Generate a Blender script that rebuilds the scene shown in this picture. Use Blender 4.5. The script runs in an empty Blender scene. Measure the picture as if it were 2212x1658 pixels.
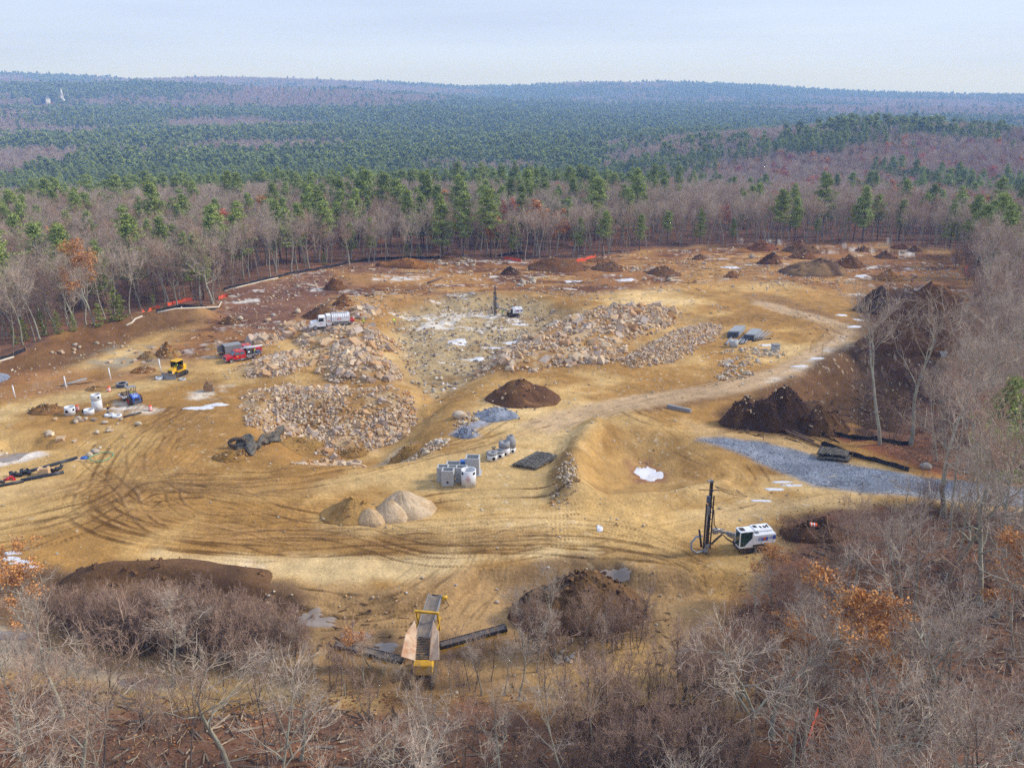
import bpy, bmesh, math, random
import numpy as np
from mathutils import Vector, Matrix, noise as mnoise

random.seed(7)
rng = np.random.default_rng(11)
scene = bpy.context.scene
COL = scene.collection
R = math.radians

# ------------------------------------------------------------------ camera
FPX = 887.0                                   # focal length in pixels of the 1024 px wide frame
CAM_Z = 50.0
PITCH = math.atan((383.5 - 90.0) / FPX)       # horizon lies at row 90
cd = bpy.data.cameras.new('camera')
cam = bpy.data.objects.new('camera', cd)
COL.objects.link(cam)
cam.location = (0, 0, CAM_Z)
cam.rotation_euler = (math.pi / 2 - PITCH, 0, 0)
cd.sensor_width = 36.0
cd.lens = FPX / 1024.0 * 36.0
cd.clip_start = 0.5
cd.clip_end = 40000
scene.camera = cam

# ------------------------------------------------------------------ light
SUN_EL, SUN_AZ = R(34), R(82)                 # azimuth measured from +Y (view direction) towards +X (right)
sv = Vector((math.sin(SUN_AZ) * math.cos(SUN_EL), math.cos(SUN_AZ) * math.cos(SUN_EL), math.sin(SUN_EL)))
sd = bpy.data.lights.new('sun', 'SUN')
sd.energy = 1.5
sd.angle = R(11)
sd.color = (1.0, 0.95, 0.88)
sun = bpy.data.objects.new('sun', sd)
COL.objects.link(sun)
sun.rotation_euler = (-sv).to_track_quat('-Z', 'Y').to_euler()

world = bpy.data.worlds.new('World')
scene.world = world
world.use_nodes = True
wn, wl = world.node_tree.nodes, world.node_tree.links
wn.clear()
wo = wn.new('ShaderNodeOutputWorld')
bg = wn.new('ShaderNodeBackground')
bg.inputs['Strength'].default_value = 0.0625
sky = wn.new('ShaderNodeTexSky')
sky.sky_type = 'NISHITA'
sky.sun_disc = False
sky.sun_elevation = SUN_EL
sky.sun_rotation = SUN_AZ
sky.air_density = 1.0
sky.dust_density = 1.0
tc = wn.new('ShaderNodeTexCoord')
mp = wn.new('ShaderNodeMapping')
mp.inputs['Scale'].default_value = (1.6, 1.6, 11.0)
ns = wn.new('ShaderNodeTexNoise')
ns.inputs['Scale'].default_value = 2.2
ns.inputs['Detail'].default_value = 6
ns.inputs['Roughness'].default_value = 0.55
cr = wn.new('ShaderNodeValToRGB')
cr.color_ramp.elements[0].position = 0.25
cr.color_ramp.elements[0].color = (0.84, 0.84, 0.84, 1)
cr.color_ramp.elements[1].position = 0.70
cr.color_ramp.elements[1].color = (0.97, 0.97, 0.97, 1)
mx = wn.new('ShaderNodeMix')
mx.data_type = 'RGBA'
mx.inputs[7].default_value = (3.95, 4.72, 6.5, 1)    # thin high cloud
wl.new(tc.outputs['Generated'], mp.inputs['Vector'])
wl.new(mp.outputs['Vector'], ns.inputs['Vector'])
wl.new(ns.outputs['Fac'], cr.inputs['Fac'])
wl.new(cr.outputs['Color'], mx.inputs[0])
wl.new(sky.outputs['Color'], mx.inputs[6])
mp2 = wn.new('ShaderNodeMapping')
mp2.inputs['Scale'].default_value = (1.0, 1.0, 16.0)
mp2.inputs['Rotation'].default_value = (0, R(4), 0)
ns2 = wn.new('ShaderNodeTexNoise')
ns2.inputs['Scale'].default_value = 1.3
ns2.inputs['Detail'].default_value = 5
mr2 = wn.new('ShaderNodeMapRange')
mr2.inputs[1].default_value, mr2.inputs[2].default_value, mr2.inputs[3].default_value, mr2.inputs[4].default_value = .35, .65, .90, 1.08
vm = wn.new('ShaderNodeVectorMath')
vm.operation = 'SCALE'
wl.new(tc.outputs['Generated'], mp2.inputs['Vector'])
wl.new(mp2.outputs['Vector'], ns2.inputs['Vector'])
wl.new(ns2.outputs['Fac'], mr2.inputs[0])
wl.new(mx.outputs[2], vm.inputs[0])
wl.new(mr2.outputs[0], vm.inputs['Scale'])
wl.new(vm.outputs[0], bg.inputs['Color'])
wl.new(bg.outputs['Background'], wo.inputs['Surface'])

scene.view_settings.view_transform = 'Standard'
scene.view_settings.look = 'None'
scene.view_settings.gamma = 1.0
scene.view_settings.use_curve_mapping = False
scene.view_settings.exposure = 1.40
scene.cycles.use_denoising = False
scene.cycles.use_adaptive_sampling = False
scene.cycles.max_bounces = 5
scene.cycles.diffuse_bounces = 3
scene.cycles.transparent_max_bounces = 8
scene.cycles.volume_bounces = 1

# ------------------------------------------------------------------ picking points of the place
# positions were read off the photograph in a 2211 px wide view of it ("g" units)
GS = 1024.0 / 2211.0
CP, SP = math.cos(PITCH), math.sin(PITCH)

def ray(gx, gy):
    u = gx * GS - 512.0
    v = gy * GS - 383.5
    return np.array([u, FPX * CP - v * SP, -FPX * SP - v * CP])

def W(gx, gy, z=0.0):
    d = ray(gx, gy)
    t = (z - CAM_Z) / d[2]
    return np.array([d[0] * t, d[1] * t])

def zat(gx, gy, y):
    """height on the sight line at ground distance y"""
    d = ray(gx, gy)
    return CAM_Z + d[2] * y / d[1]

_C = {1: (0, 485.8, .25), 2: (539.8, 485.8, .25), 3: (1079.6, 485.8, .25), 4: (1619.4, 485.8, .2675),
      5: (0, 863.7, .25), 6: (539.8, 863.7, .25), 7: (1079.6, 863.7, .25), 8: (1619.4, 863.7, .2675)}

def K(k, x, y):
    a, b, s = _C[k]
    return (a + x * s, b + y * s)

# ------------------------------------------------------------------ small numerics
def lin(r, g, b, k=0.86):
    o = []
    for c in (r, g, b):
        c /= 255.0
        o.append((c / 12.92 if c <= 0.04045 else ((c + 0.055) / 1.055) ** 2.4) * k)
    return np.array(o)

def sm(a, b, x):
    t = np.clip((x - a) / (b - a), 0, 1)
    return t * t * (3 - 2 * t)

_tabs = {}
def vn(x, y, scale, seed=0):
    """smooth value noise in -1..1"""
    if seed not in _tabs:
        _tabs[seed] = np.random.default_rng(1000 + seed).uniform(-1, 1, (256, 256))
    T = _tabs[seed]
    fx, fy = np.asarray(x) / scale, np.asarray(y) / scale
    ix, iy = np.floor(fx).astype(int), np.floor(fy).astype(int)
    tx, ty = fx - ix, fy - iy
    tx, ty = tx * tx * (3 - 2 * tx), ty * ty * (3 - 2 * ty)
    a, b = T[ix & 255, iy & 255], T[(ix + 1) & 255, iy & 255]
    c, d = T[ix & 255, (iy + 1) & 255], T[(ix + 1) & 255, (iy + 1) & 255]
    return (a * (1 - tx) + b * tx) * (1 - ty) + (c * (1 - tx) + d * tx) * ty

def fbm(x, y, scale, seed=0, oct=4, rough=0.55):
    s, a, t = 0, 1.0, 0
    for i in range(oct):
        s = s + a * vn(x, y, scale / 2 ** i, seed + i)
        t += a
        a *= rough
    return s / t

def polyW(pts, z=0.0):
    return np.array([W(px, py, z) for px, py in pts])

def sdf(poly, X, Y):
    """signed distance to a polygon, negative inside"""
    d = np.full(X.shape, 1e9)
    ins = np.zeros(X.shape, bool)
    n = len(poly)
    for i in range(n):
        ax, ay = poly[i]
        bx, by = poly[(i + 1) % n]
        ex, ey = bx - ax, by - ay
        t = np.clip(((X - ax) * ex + (Y - ay) * ey) / (ex * ex + ey * ey + 1e-9), 0, 1)
        d = np.minimum(d, np.hypot(X - ax - t * ex, Y - ay - t * ey))
        c = ((ay > Y) != (by > Y)) & (X < (bx - ax) * (Y - ay) / (by - ay + 1e-12) + ax)
        ins ^= c
    return np.where(ins, -d, d)

def ldist(pts, X, Y):
    d = np.full(X.shape, 1e9)
    for (ax, ay), (bx, by) in zip(pts[:-1], pts[1:]):
        ex, ey = bx - ax, by - ay
        t = np.clip(((X - ax) * ex + (Y - ay) * ey) / (ex * ex + ey * ey + 1e-9), 0, 1)
        d = np.minimum(d, np.hypot(X - ax - t * ex, Y - ay - t * ey))
    return d

def smooth_path(pts, step=0.25):
    """Catmull-Rom through world points, resampled"""
    p = np.array(pts, float)
    p = np.vstack([2 * p[0] - p[1], p, 2 * p[-1] - p[-2]])
    out = []
    for i in range(1, len(p) - 2):
        n = max(2, int(np.linalg.norm(p[i + 1] - p[i]) / step))
        t = np.linspace(0, 1, n, endpoint=False)[:, None]
        a, b, c, d = p[i - 1], p[i], p[i + 1], p[i + 2]
        out.append(0.5 * (2 * b + (c - a) * t + (2 * a - 5 * b + 4 * c - d) * t ** 2 + (3 * b - a - 3 * c + d) * t ** 3))
    return np.vstack(out + [p[-2:-1]])

# ------------------------------------------------------------------ mesh and object helpers
class MB:
    def __init__(s):
        s.v, s.f, s.m, s.sm = [], [], [], []
    def add(s, vs, fs, mi=0, smooth=False):
        o = len(s.v)
        s.v += [tuple(map(float, q)) for q in vs]
        for f in fs:
            s.f.append(tuple(i + o for i in f)); s.m.append(mi); s.sm.append(smooth)
        return s
    def box(s, c, size, rot=None, mi=0, taper=1.0, bev=0.0):
        hx, hy, hz = size[0] / 2, size[1] / 2, size[2] / 2
        if bev > 0:
            b = min(bev, hx * .9, hy * .9, hz * .9)
            bm = bmesh.new()
            bmesh.ops.create_cube(bm, size=1)
            for q in bm.verts:
                q.co = Vector((q.co.x * 2 * hx, q.co.y * 2 * hy, q.co.z * 2 * hz))
                if q.co.z > 0: q.co.x *= taper; q.co.y *= taper
            bmesh.ops.bevel(bm, geom=bm.edges[:], offset=b, segments=1, affect='EDGES')
            vs = [q.co.copy() for q in bm.verts]
            bm.verts.index_update()
            fs = [[q.index for q in f.verts] for f in bm.faces]
            bm.free()
        else:
            vs = []
            for z, k in ((-hz, 1), (hz, taper)):
                vs += [Vector((-hx * k, -hy * k, z)), Vector((hx * k, -hy * k, z)), Vector((hx * k, hy * k, z)), Vector((-hx * k, hy * k, z))]
            fs = [(3, 2, 1, 0), (4, 5, 6, 7), (0, 1, 5, 4), (1, 2, 6, 5), (2, 3, 7, 6), (3, 0, 4, 7)]
        if rot is not None:
            vs = [rot @ q for q in vs]
        c = Vector(c)
        return s.add([q + c for q in vs], fs, mi)
    def bar(s, a, b, w, h=None, mi=0):
        a, b = Vector(a), Vector(b)
        d = b - a
        q = d.to_track_quat('X', 'Z').to_matrix()
        return s.box((a + b) / 2, (d.length, w, h or w), q, mi)
    def tube(s, pts, r, n=8, mi=0, cap=True, smooth=True):
        pts = [Vector(p) for p in pts]
        if not hasattr(r, '__len__'): r = [r] * len(pts)
        vs = []
        up = None
        for i, p in enumerate(pts):
            d = (pts[min(i + 1, len(pts) - 1)] - pts[max(i - 1, 0)])
            if d.length < 1e-9: d = Vector((0, 0, 1))
            d.normalize()
            if up is None:
                up = Vector((0, 0, 1)) if abs(d.z) < .9 else Vector((1, 0, 0))
            x = d.cross(up)
            if x.length < 1e-6: x = d.cross(Vector((0, 1, 0)))
            x.normalize()
            y = x.cross(d)
            up = y
            for k in range(n):
                a = 2 * math.pi * k / n
                vs.append(p + (x * math.cos(a) + y * math.sin(a)) * r[i])
        fs = []
        for i in range(len(pts) - 1):
            for k in range(n):
                k2 = (k + 1) % n
                fs.append((i * n + k, i * n + k2, (i + 1) * n + k2, (i + 1) * n + k))
        s.add(vs, fs, mi, smooth)
        if cap:
            o = len(s.v) - len(vs)
            s.f.append(tuple(o + k for k in range(n))[::-1]); s.m.append(mi); s.sm.append(False)
            e = o + (len(pts) - 1) * n
            s.f.append(tuple(e + k for k in range(n))); s.m.append(mi); s.sm.append(False)
        return s
    def cyl(s, c, r, h, n=16, axis='Z', mi=0, r2=None):
        c = Vector(c)
        d = {'X': Vector((1, 0, 0)), 'Y': Vector((0, 1, 0)), 'Z': Vector((0, 0, 1))}[axis] * h / 2
        return s.tube([c - d, c + d], [r, r if r2 is None else r2], n, mi)
    def lathe(s, prof, n=24, c=(0, 0, 0), mi=0, smooth=True, axis='Z'):
        vs, fs = [], []
        for k in range(n):
            a = 2 * math.pi * k / n
            for (r, z) in prof:
                if axis == 'Z': vs.append((c[0] + r * math.cos(a), c[1] + r * math.sin(a), c[2] + z))
                elif axis == 'Y': vs.append((c[0] + r * math.cos(a), c[1] + z, c[2] + r * math.sin(a)))
                else: vs.append((c[0] + z, c[1] + r * math.cos(a), c[2] + r * math.sin(a)))
        m = len(prof)
        for k in range(n):
            k2 = (k + 1) % n
            for i in range(m - 1):
                fs.append((k * m + i, k2 * m + i, k2 * m + i + 1, k * m + i + 1))
        return s.add(vs, fs, mi, smooth)
    def prism(s, poly, y0, y1, mi=0):
        """polygon in xz extruded along y"""
        n = len(poly)
        vs = [(p[0], y0, p[1]) for p in poly] + [(p[0], y1, p[1]) for p in poly]
        fs = [tuple(range(n)), tuple(range(2 * n - 1, n - 1, -1))]
        for i in range(n):
            j = (i + 1) % n
            fs.append((i, i + n, j + n, j))
        return s.add(vs, fs, mi)
    def quad(s, a, b, c, d, mi=0):
        return s.add([a, b, c, d], [(0, 1, 2, 3)], mi)
    def mesh(s, name, mats):
        me = bpy.data.meshes.new(name)
        me.from_pydata(s.v, [], s.f)
        for m in (mats if isinstance(mats, (list, tuple)) else [mats]):
            me.materials.append(m)
        me.polygons.foreach_set('material_index', s.m)
        me.polygons.foreach_set('use_smooth', s.sm)
        me.update()
        return me
    def build(s, name, mats, parent=None):
        return put(name, s.mesh(name, mats), parent)

def put(name, me, parent=None, loc=None, rotz=0.0, scale=None):
    o = bpy.data.objects.new(name, me)
    COL.objects.link(o)
    if parent is not None: o.parent = parent
    if loc is not None: o.location = loc
    if rotz: o.rotation_euler = (0, 0, rotz)
    if scale is not None: o.scale = scale if hasattr(scale, '__len__') else (scale,) * 3
    return o

def tag(o, label=None, cat=None, group=None, kind=None):
    if label: o['label'] = label
    if cat: o['category'] = cat
    if group: o['group'] = group
    if kind: o['kind'] = kind
    return o

def thing(name, label, cat, loc=(0, 0, 0), rotz=0.0, group=None, scale=None):
    o = bpy.data.objects.new(name, None)
    o.empty_display_size = 0.5
    COL.objects.link(o)
    o.location = loc
    o.rotation_euler = (0, 0, rotz)
    if scale is not None: o.scale = (scale,) * 3
    return tag(o, label, cat, group)

def np_mesh(name, V, F, mat=None, smooth=False):
    """F is (n,3) or (n,4)"""
    me = bpy.data.meshes.new(name)
    V = np.asarray(V, np.float32); F = np.asarray(F, np.int32)
    k = F.shape[1]
    me.vertices.add(len(V)); me.vertices.foreach_set('co', V.ravel())
    me.loops.add(F.size); me.loops.foreach_set('vertex_index', F.ravel())
    me.polygons.add(len(F)); me.polygons.foreach_set('loop_start', np.arange(len(F), dtype=np.int32) * k)
    me.polygons.foreach_set('use_smooth', np.full(len(F), smooth))
    me.update(calc_edges=True)
    if mat: me.materials.append(mat)
    return me

def vcol(me, name, C):
    a = me.color_attributes.new(name, 'FLOAT_COLOR', 'POINT')
    C = np.asarray(C, np.float32)
    if C.shape[1] == 3: C = np.hstack([C, np.ones((len(C), 1), np.float32)])
    a.data.foreach_set('color', C.ravel())

# ------------------------------------------------------------------ materials
def nodes_of(name):
    m = bpy.data.materials.new(name)
    m.use_nodes = True
    nt = m.node_tree
    return m, nt, nt.nodes, nt.links, nt.nodes['Principled BSDF']

def mat(name, col, rough=0.7, var=0.18, scale=3.0, metal=0.0, bump=0.0, bscale=20.0, rnd=0.0, dirt=None, dirt_amt=0.0, spec=0.3, coords='Object'):
    """plain surface with noise in its colour, optional dirt, optional per-object variation"""
    m, nt, N, L, b = nodes_of(name)
    b.inputs['Roughness'].default_value = rough
    b.inputs['Metallic'].default_value = metal
    b.inputs['Specular IOR Level'].default_value = spec
    tc = N.new('ShaderNodeTexCoord')
    n1 = N.new('ShaderNodeTexNoise'); n1.inputs['Scale'].default_value = scale; n1.inputs['Detail'].default_value = 5
    L.new(tc.outputs[coords], n1.inputs['Vector'])
    mr = N.new('ShaderNodeMapRange')
    mr.inputs[1].default_value = .25; mr.inputs[2].default_value = .75
    mr.inputs[3].default_value = 1 - var; mr.inputs[4].default_value = 1 + var
    L.new(n1.outputs['Fac'], mr.inputs[0])
    mul = N.new('ShaderNodeVectorMath'); mul.operation = 'SCALE'
    mul.inputs[0].default_value = tuple(col)
    L.new(mr.outputs[0], mul.inputs['Scale'])
    out = mul.outputs[0]
    if rnd > 0:
        oi = N.new('ShaderNodeObjectInfo')
        m2 = N.new('ShaderNodeMapRange'); m2.inputs[3].default_value = 1 - rnd; m2.inputs[4].default_value = 1 + rnd
        L.new(oi.outputs['Random'], m2.inputs[0])
        mu2 = N.new('ShaderNodeVectorMath'); mu2.operation = 'SCALE'
        L.new(out, mu2.inputs[0]); L.new(m2.outputs[0], mu2.inputs['Scale'])
        out = mu2.outputs[0]
    if dirt is not None:
        n2 = N.new('ShaderNodeTexNoise'); n2.inputs['Scale'].default_value = scale * .7; n2.inputs['Detail'].default_value = 8
        L.new(tc.outputs[coords], n2.inputs['Vector'])
        m3 = N.new('ShaderNodeMapRange'); m3.inputs[1].default_value = .42; m3.inputs[2].default_value = .68; m3.inputs[4].default_value = dirt_amt
        L.new(n2.outputs['Fac'], m3.inputs[0])
        mi = N.new('ShaderNodeMix'); mi.data_type = 'RGBA'
        mi.inputs[7].default_value = (*dirt, 1)
        L.new(m3.outputs[0], mi.inputs[0]); L.new(out, mi.inputs[6])
        out = mi.outputs[2]
    L.new(out, b.inputs['Base Color'])
    if bump > 0:
        n3 = N.new('ShaderNodeTexNoise'); n3.inputs['Scale'].default_value = bscale; n3.inputs['Detail'].default_value = 6
        L.new(tc.outputs[coords], n3.inputs['Vector'])
        bp = N.new('ShaderNodeBump'); bp.inputs['Strength'].default_value = 1.0; bp.inputs['Distance'].default_value = bump
        L.new(n3.outputs['Fac'], bp.inputs['Height']); L.new(bp.outputs['Normal'], b.inputs['Normal'])
    return m

def mat_attr(name, attr='col', rough=0.95, var=0.22, scale=1.2, fine=7.0, fvar=.2, bump=0.05, spec=.12, coords='Object', rnd=0.0):
    """colour from a vertex attribute (zones of soil or stone), broken up by two octaves of noise"""
    m, nt, N, L, b = nodes_of(name)
    b.inputs['Roughness'].default_value = rough
    b.inputs['Specular IOR Level'].default_value = spec
    at = N.new('ShaderNodeAttribute'); at.attribute_name = attr
    tc = N.new('ShaderNodeTexCoord')
    outs = at.outputs['Color']
    for sc, va, det in ((scale, var, 6), (fine, fvar, 4), (fine * 3.1, fvar * .8, 2)):
        n1 = N.new('ShaderNodeTexNoise'); n1.inputs['Scale'].default_value = sc; n1.inputs['Detail'].default_value = det
        n1.inputs['Roughness'].default_value = .65
        L.new(tc.outputs[coords], n1.inputs['Vector'])
        mr = N.new('ShaderNodeMapRange'); mr.inputs[1].default_value = .28; mr.inputs[2].default_value = .72
        mr.inputs[3].default_value = 1 - va; mr.inputs[4].default_value = 1 + va
        L.new(n1.outputs['Fac'], mr.inputs[0])
        mu = N.new('ShaderNodeVectorMath'); mu.operation = 'SCALE'
        L.new(outs, mu.inputs[0]); L.new(mr.outputs[0], mu.inputs['Scale'])
        outs = mu.outputs[0]
    if rnd > 0:
        oi = N.new('ShaderNodeObjectInfo')
        m2 = N.new('ShaderNodeMapRange'); m2.inputs[3].default_value = 1 - rnd; m2.inputs[4].default_value = 1 + rnd
        L.new(oi.outputs['Random'], m2.inputs[0])
        mu2 = N.new('ShaderNodeVectorMath'); mu2.operation = 'SCALE'
        L.new(outs, mu2.inputs[0]); L.new(m2.outputs[0], mu2.inputs['Scale'])
        outs = mu2.outputs[0]
    L.new(outs, b.inputs['Base Color'])
    if bump:
        n3 = N.new('ShaderNodeTexNoise'); n3.inputs['Scale'].default_value = 2.4; n3.inputs['Detail'].default_value = 8; n3.inputs['Roughness'].default_value = .7
        L.new(tc.outputs[coords], n3.inputs['Vector'])
        bp = N.new('ShaderNodeBump'); bp.inputs['Distance'].default_value = bump * 4; bp.inputs['Strength'].default_value = .8
        L.new(n3.outputs['Fac'], bp.inputs['Height']); L.new(bp.outputs['Normal'], b.inputs['Normal'])
    return m

# ================================================================== TERRAIN
def colG(x, y):
    return 1105.5 + 2017.0 * np.asarray(x) / np.maximum(np.asarray(y), 1.0)

RIDGES = [  # distance, width, columns, canopy rows
    (9300, 1500, [-600, 600, 850, 950, 1080, 1180, 1500, 1900, 2100, 2700], [190, 190, 186, 183, 182.5, 187, 194, 203, 200, 203]),
    (5600, 1100, [-600, 0, 300, 440, 600, 800, 1000, 1130, 1250, 1450, 1650, 1800, 2000, 2300, 2800],
     [160, 163, 172, 167, 169, 176, 188, 186, 177, 178, 187, 197, 203, 206, 206]),
    (3500, 750, [-600, 0, 150, 300, 500, 750, 1000, 1300, 1700, 2300, 2800], [176, 183, 184, 180, 187, 193, 212, 224, 226, 230, 230]),
    (2350, 420, [-600, 0, 300, 600, 900, 1300, 1700, 2300, 2800], [228, 232, 240, 243, 236, 250, 262, 268, 268]),
    (1500, 300, [-600, 0, 300, 700, 1100, 1500, 1900, 2800], [288, 292, 290, 282, 300, 330, 330, 330]),
    (1050, 380, [-600, 1000, 1250, 1400, 1500, 1700, 1850, 2000, 2211, 2700], [420, 400, 350, 318, 300, 279, 262, 261, 272, 276]),
]
def hbase(x, y):
    x, y = np.asarray(x, float), np.asarray(y, float)
    d = np.hypot(x, y)
    c = colG(x, y)
    front = (y > 200)
    z = -40 * sm(300, 850, d) + fbm(x, y, 420, 40, 3) * 7 * sm(500, 1100, d)
    z = np.where(front, z, -8 * sm(300, 850, d))
    z0 = z
    for D, w, cs, ys in RIDGES:
        zt = 50 + D * (194 - np.interp(c, cs, ys)) * 0.000471 - 14 * 1.1 * max(1.0, D / 900.0) ** .3
        zz = z0 + (zt - z0) * np.exp(-((d - D) / w) ** 2)
        z = np.where(front, np.maximum(z, zz), z)
    return z

RX0, RY0, RRES = -240.0, 15.0, 0.5
RNX, RNY = 961, 781
gx1 = RX0 + np.arange(RNX) * RRES
gy1 = RY0 + np.arange(RNY) * RRES
GX, GY = np.meshgrid(gx1, gy1, indexing='ij')

def bil(A, x, y, x0=RX0, y0=RY0, res=RRES):
    fx = np.clip((np.asarray(x, float) - x0) / res, 0, A.shape[0] - 1.001)
    fy = np.clip((np.asarray(y, float) - y0) / res, 0, A.shape[1] - 1.001)
    ix, iy = fx.astype(int), fy.astype(int)
    tx, ty = fx - ix, fy - iy
    if A.ndim == 3:
        tx, ty = tx[..., None], ty[..., None]
    return (A[ix, iy] * (1 - tx) + A[ix + 1, iy] * tx) * (1 - ty) + (A[ix, iy + 1] * (1 - tx) + A[ix + 1, iy + 1] * tx) * ty

CLEAR = [(-90, 812), (60, 778), (130, 740), (240, 694), (330, 666), (470, 658), (482, 623), (560, 604), (700, 581), (850, 566),
         (940, 557), (1100, 560), (1290, 557), (1400, 537), (1600, 527), (1900, 521), (2085, 545), (2094, 600), (2112, 700),
         (2090, 770), (1990, 800), (1950, 860), (1845, 925), (1960, 985), (2090, 1032), (2290, 1060), (2320, 1112), (2000, 1098),
         (1800, 1095), (1700, 1120), (1715, 1180), (1640, 1210), (1580, 1300), (1640, 1420), (1640, 1550), (1350, 1560),
         (1120, 1490), (700, 1480), (400, 1506), (250, 1485), (90, 1452), (-90, 1425)]
clear_w = polyW(CLEAR)
CLR = sdf(clear_w, GX, GY)                    # negative inside the clearing
clr = lambda x, y: bil(CLR, x, y)

DH = np.zeros_like(GX)
wob = fbm(GX, GY, 9, 3, 4) * 1.6
def sdfw(poly, m=32.0):
    """signed distance on the site grid, worked out only near the polygon"""
    lo, hi = poly.min(0) - m, poly.max(0) + m
    i0, i1 = np.clip([int((lo[0] - RX0) / RRES), int((hi[0] - RX0) / RRES) + 1], 0, RNX)
    j0, j1 = np.clip([int((lo[1] - RY0) / RRES), int((hi[1] - RY0) / RRES) + 1], 0, RNY)
    A = np.full(GX.shape, m)
    A[i0:i1, j0:j1] = np.minimum(sdf(poly, GX[i0:i1, j0:j1], GY[i0:i1, j0:j1]), m)
    return A
def zone(pts, z=0.0):
    return sdfw(polyW(pts, z)) + wob

# lower bench in front: a bank about 1.6 m high
bank = zone([(-300, 1225), (120, 1248), (390, 1258), (640, 1294), (860, 1284), (980, 1262), (1030, 1232), (1160, 1226), (1330, 1222),
             (1440, 1245), (1600, 1235), (1900, 1260), (2600, 1300), (2600, 2400), (-300, 2400)])
DH += -1.7 * sm(1.0, -1.6, bank)
# basin
BASIN = [(1270, 958), (1300, 934), (1400, 927), (1500, 947), (1560, 987), (1585, 1028), (1550, 1048), (1440, 1068), (1300, 1078), (1262, 1055), (1245, 1010)]
bs = zone(BASIN)
DH += -2.3 * sm(0.5, -11, bs)
DH += 2.1 * np.exp(-((ldist(polyW([(1290, 930), (1258, 965), (1232, 1015), (1238, 1070)]), GX, GY)) / 2.6) ** 2)
DH += .75 * np.exp(-((ldist(polyW([(1238, 1072), (1310, 1080), (1440, 1070), (1560, 1048)]), GX, GY) + wob * .4) / 1.4) ** 2)
# rubble pit on the left of the centre
pit = zone([(575, 945), (600, 885), (720, 880), (880, 868), (935, 868), (905, 935), (880, 975), (790, 982), (640, 978)])
DH += -4.2 * sm(4.5, -6, pit)
# cut slope right of the pit and the blasted floor
flo = zone([(850, 660), (960, 645), (1110, 640), (1225, 668), (1120, 730), (1040, 790), (960, 850), (900, 860), (880, 800), (860, 745), (840, 700)])
DH += -2.4 * sm(5, -4, flo)
# the dark bank along the left wood
DH += 2.6 * np.exp(-((ldist(polyW([(-80, 800), (60, 770), (160, 735), (300, 700), (420, 682)]), GX, GY) + wob) / 4.5) ** 2)
# wet hollow on the left
wet = zone([(-60, 815), (60, 806), (200, 798), (260, 804), (200, 820), (60, 842), (-60, 855)])
DH += -.9 * sm(1.5, -4, wet)
# small trench on the left
tr = zone([(20, 948), (75, 944), (140, 955), (120, 968), (60, 975), (0, 1003), (-60, 1010), (-60, 965)])
DH += -1.4 * sm(.8, -1.6, tr)
# hollow below the fill bank on the right
hol = zone([(1850, 765), (1990, 775), (2070, 800), (2060, 880), (1960, 900), (1840, 895), (1760, 852), (1690, 855), (1740, 825), (1815, 790)])
DH += -5.2 * sm(3.5, -5, hol)
rightlow = zone([(1850, 900), (1990, 880), (2300, 860), (2300, 1030), (2090, 1025), (1960, 978), (1860, 935)])
DH += -2.2 * sm(2, -6, rightlow)
# rubble swells under the rock piles
RUB = {
    'pit_slope': [(512, 880), (530, 850), (620, 838), (760, 842), (880, 836), (893, 862), (880, 905), (760, 922), (640, 925), (540, 915)],
    'truck_mound': [(636, 745), (660, 715), (720, 700), (800, 706), (852, 730), (868, 752), (800, 764), (700, 764)],
    'lower_mound': [(690, 805), (700, 775), (770, 752), (820, 770), (872, 795), (865, 818), (790, 832), (720, 828)],
    'left_heap': [(515, 800), (560, 775), (620, 760), (690, 762), (690, 790), (620, 812), (540, 815)],
    'long_row': [(1022, 800), (1062, 758), (1120, 728), (1200, 700), (1290, 668), (1400, 660), (1465, 668), (1455, 700), (1370, 730), (1330, 778), (1220, 792), (1100, 808)],
    'short_row': [(1345, 778), (1400, 742), (1470, 715), (1530, 697), (1558, 706), (1530, 735), (1450, 780), (1375, 788)],
}
RUBH = {'pit_slope': 1.2, 'truck_mound': 1.9, 'lower_mound': 2.0, 'left_heap': 1.0, 'long_row': 1.4, 'short_row': 1.5}
RUBS = {}
for k, pts in RUB.items():
    s_ = zone(pts)
    RUBS[k] = s_
    DH += RUBH[k] * sm(1.5, -5, s_) * (1 + .35 * fbm(GX, GY, 6, 60, 3))
# unevenness
inside = sm(1.5, -3, CLR)
DH += fbm(GX, GY, 26, 5, 4) * .55 * inside + fbm(GX, GY, 14, 9, 4) * .8 * (1 - inside) * sm(400, 250, np.hypot(GX, GY))
DH += fbm(GX, GY, 3.2, 320, 4) * .55 * sm(3, -3, flo)
far_rough = sm(150, 215, GY) * inside
DH += fbm(GX, GY, 5, 14, 4) * .45 * far_rough + fbm(GX, GY, 3.5, 18, 3) * .16 * inside

def H(x, y):
    x, y = np.asarray(x, float), np.asarray(y, float)
    m = (x > RX0 + 1) & (x < RX0 + RRES * (RNX - 2)) & (y > RY0 + 1) & (y < RY0 + RRES * (RNY - 2))
    return hbase(x, y) + np.where(m, bil(DH, x, y), 0)

_TT = np.arange(0.02, 3.0, 0.002)
def at(gx, gy, lift=0.0):
    """point where the sight line first meets the ground"""
    d = ray(gx, gy)
    d = d / d[1]
    yy = 22 * np.exp(np.linspace(0, math.log(400 / 22), 1600))
    px, pz = d[0] * yy, CAM_Z + d[2] * yy
    hh = H(px, yy)
    i = int(np.argmax(pz <= hh)) or len(yy) - 1
    a = pz[i - 1] - hh[i - 1]; b = hh[i] - pz[i]
    t = a / (a + b + 1e-9)
    y = yy[i - 1] + (yy[i] - yy[i - 1]) * t
    x = d[0] * y
    return Vector((x, y, float(H(x, y)) + lift))

def gz(x, y):
    return float(H(x, y))

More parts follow.
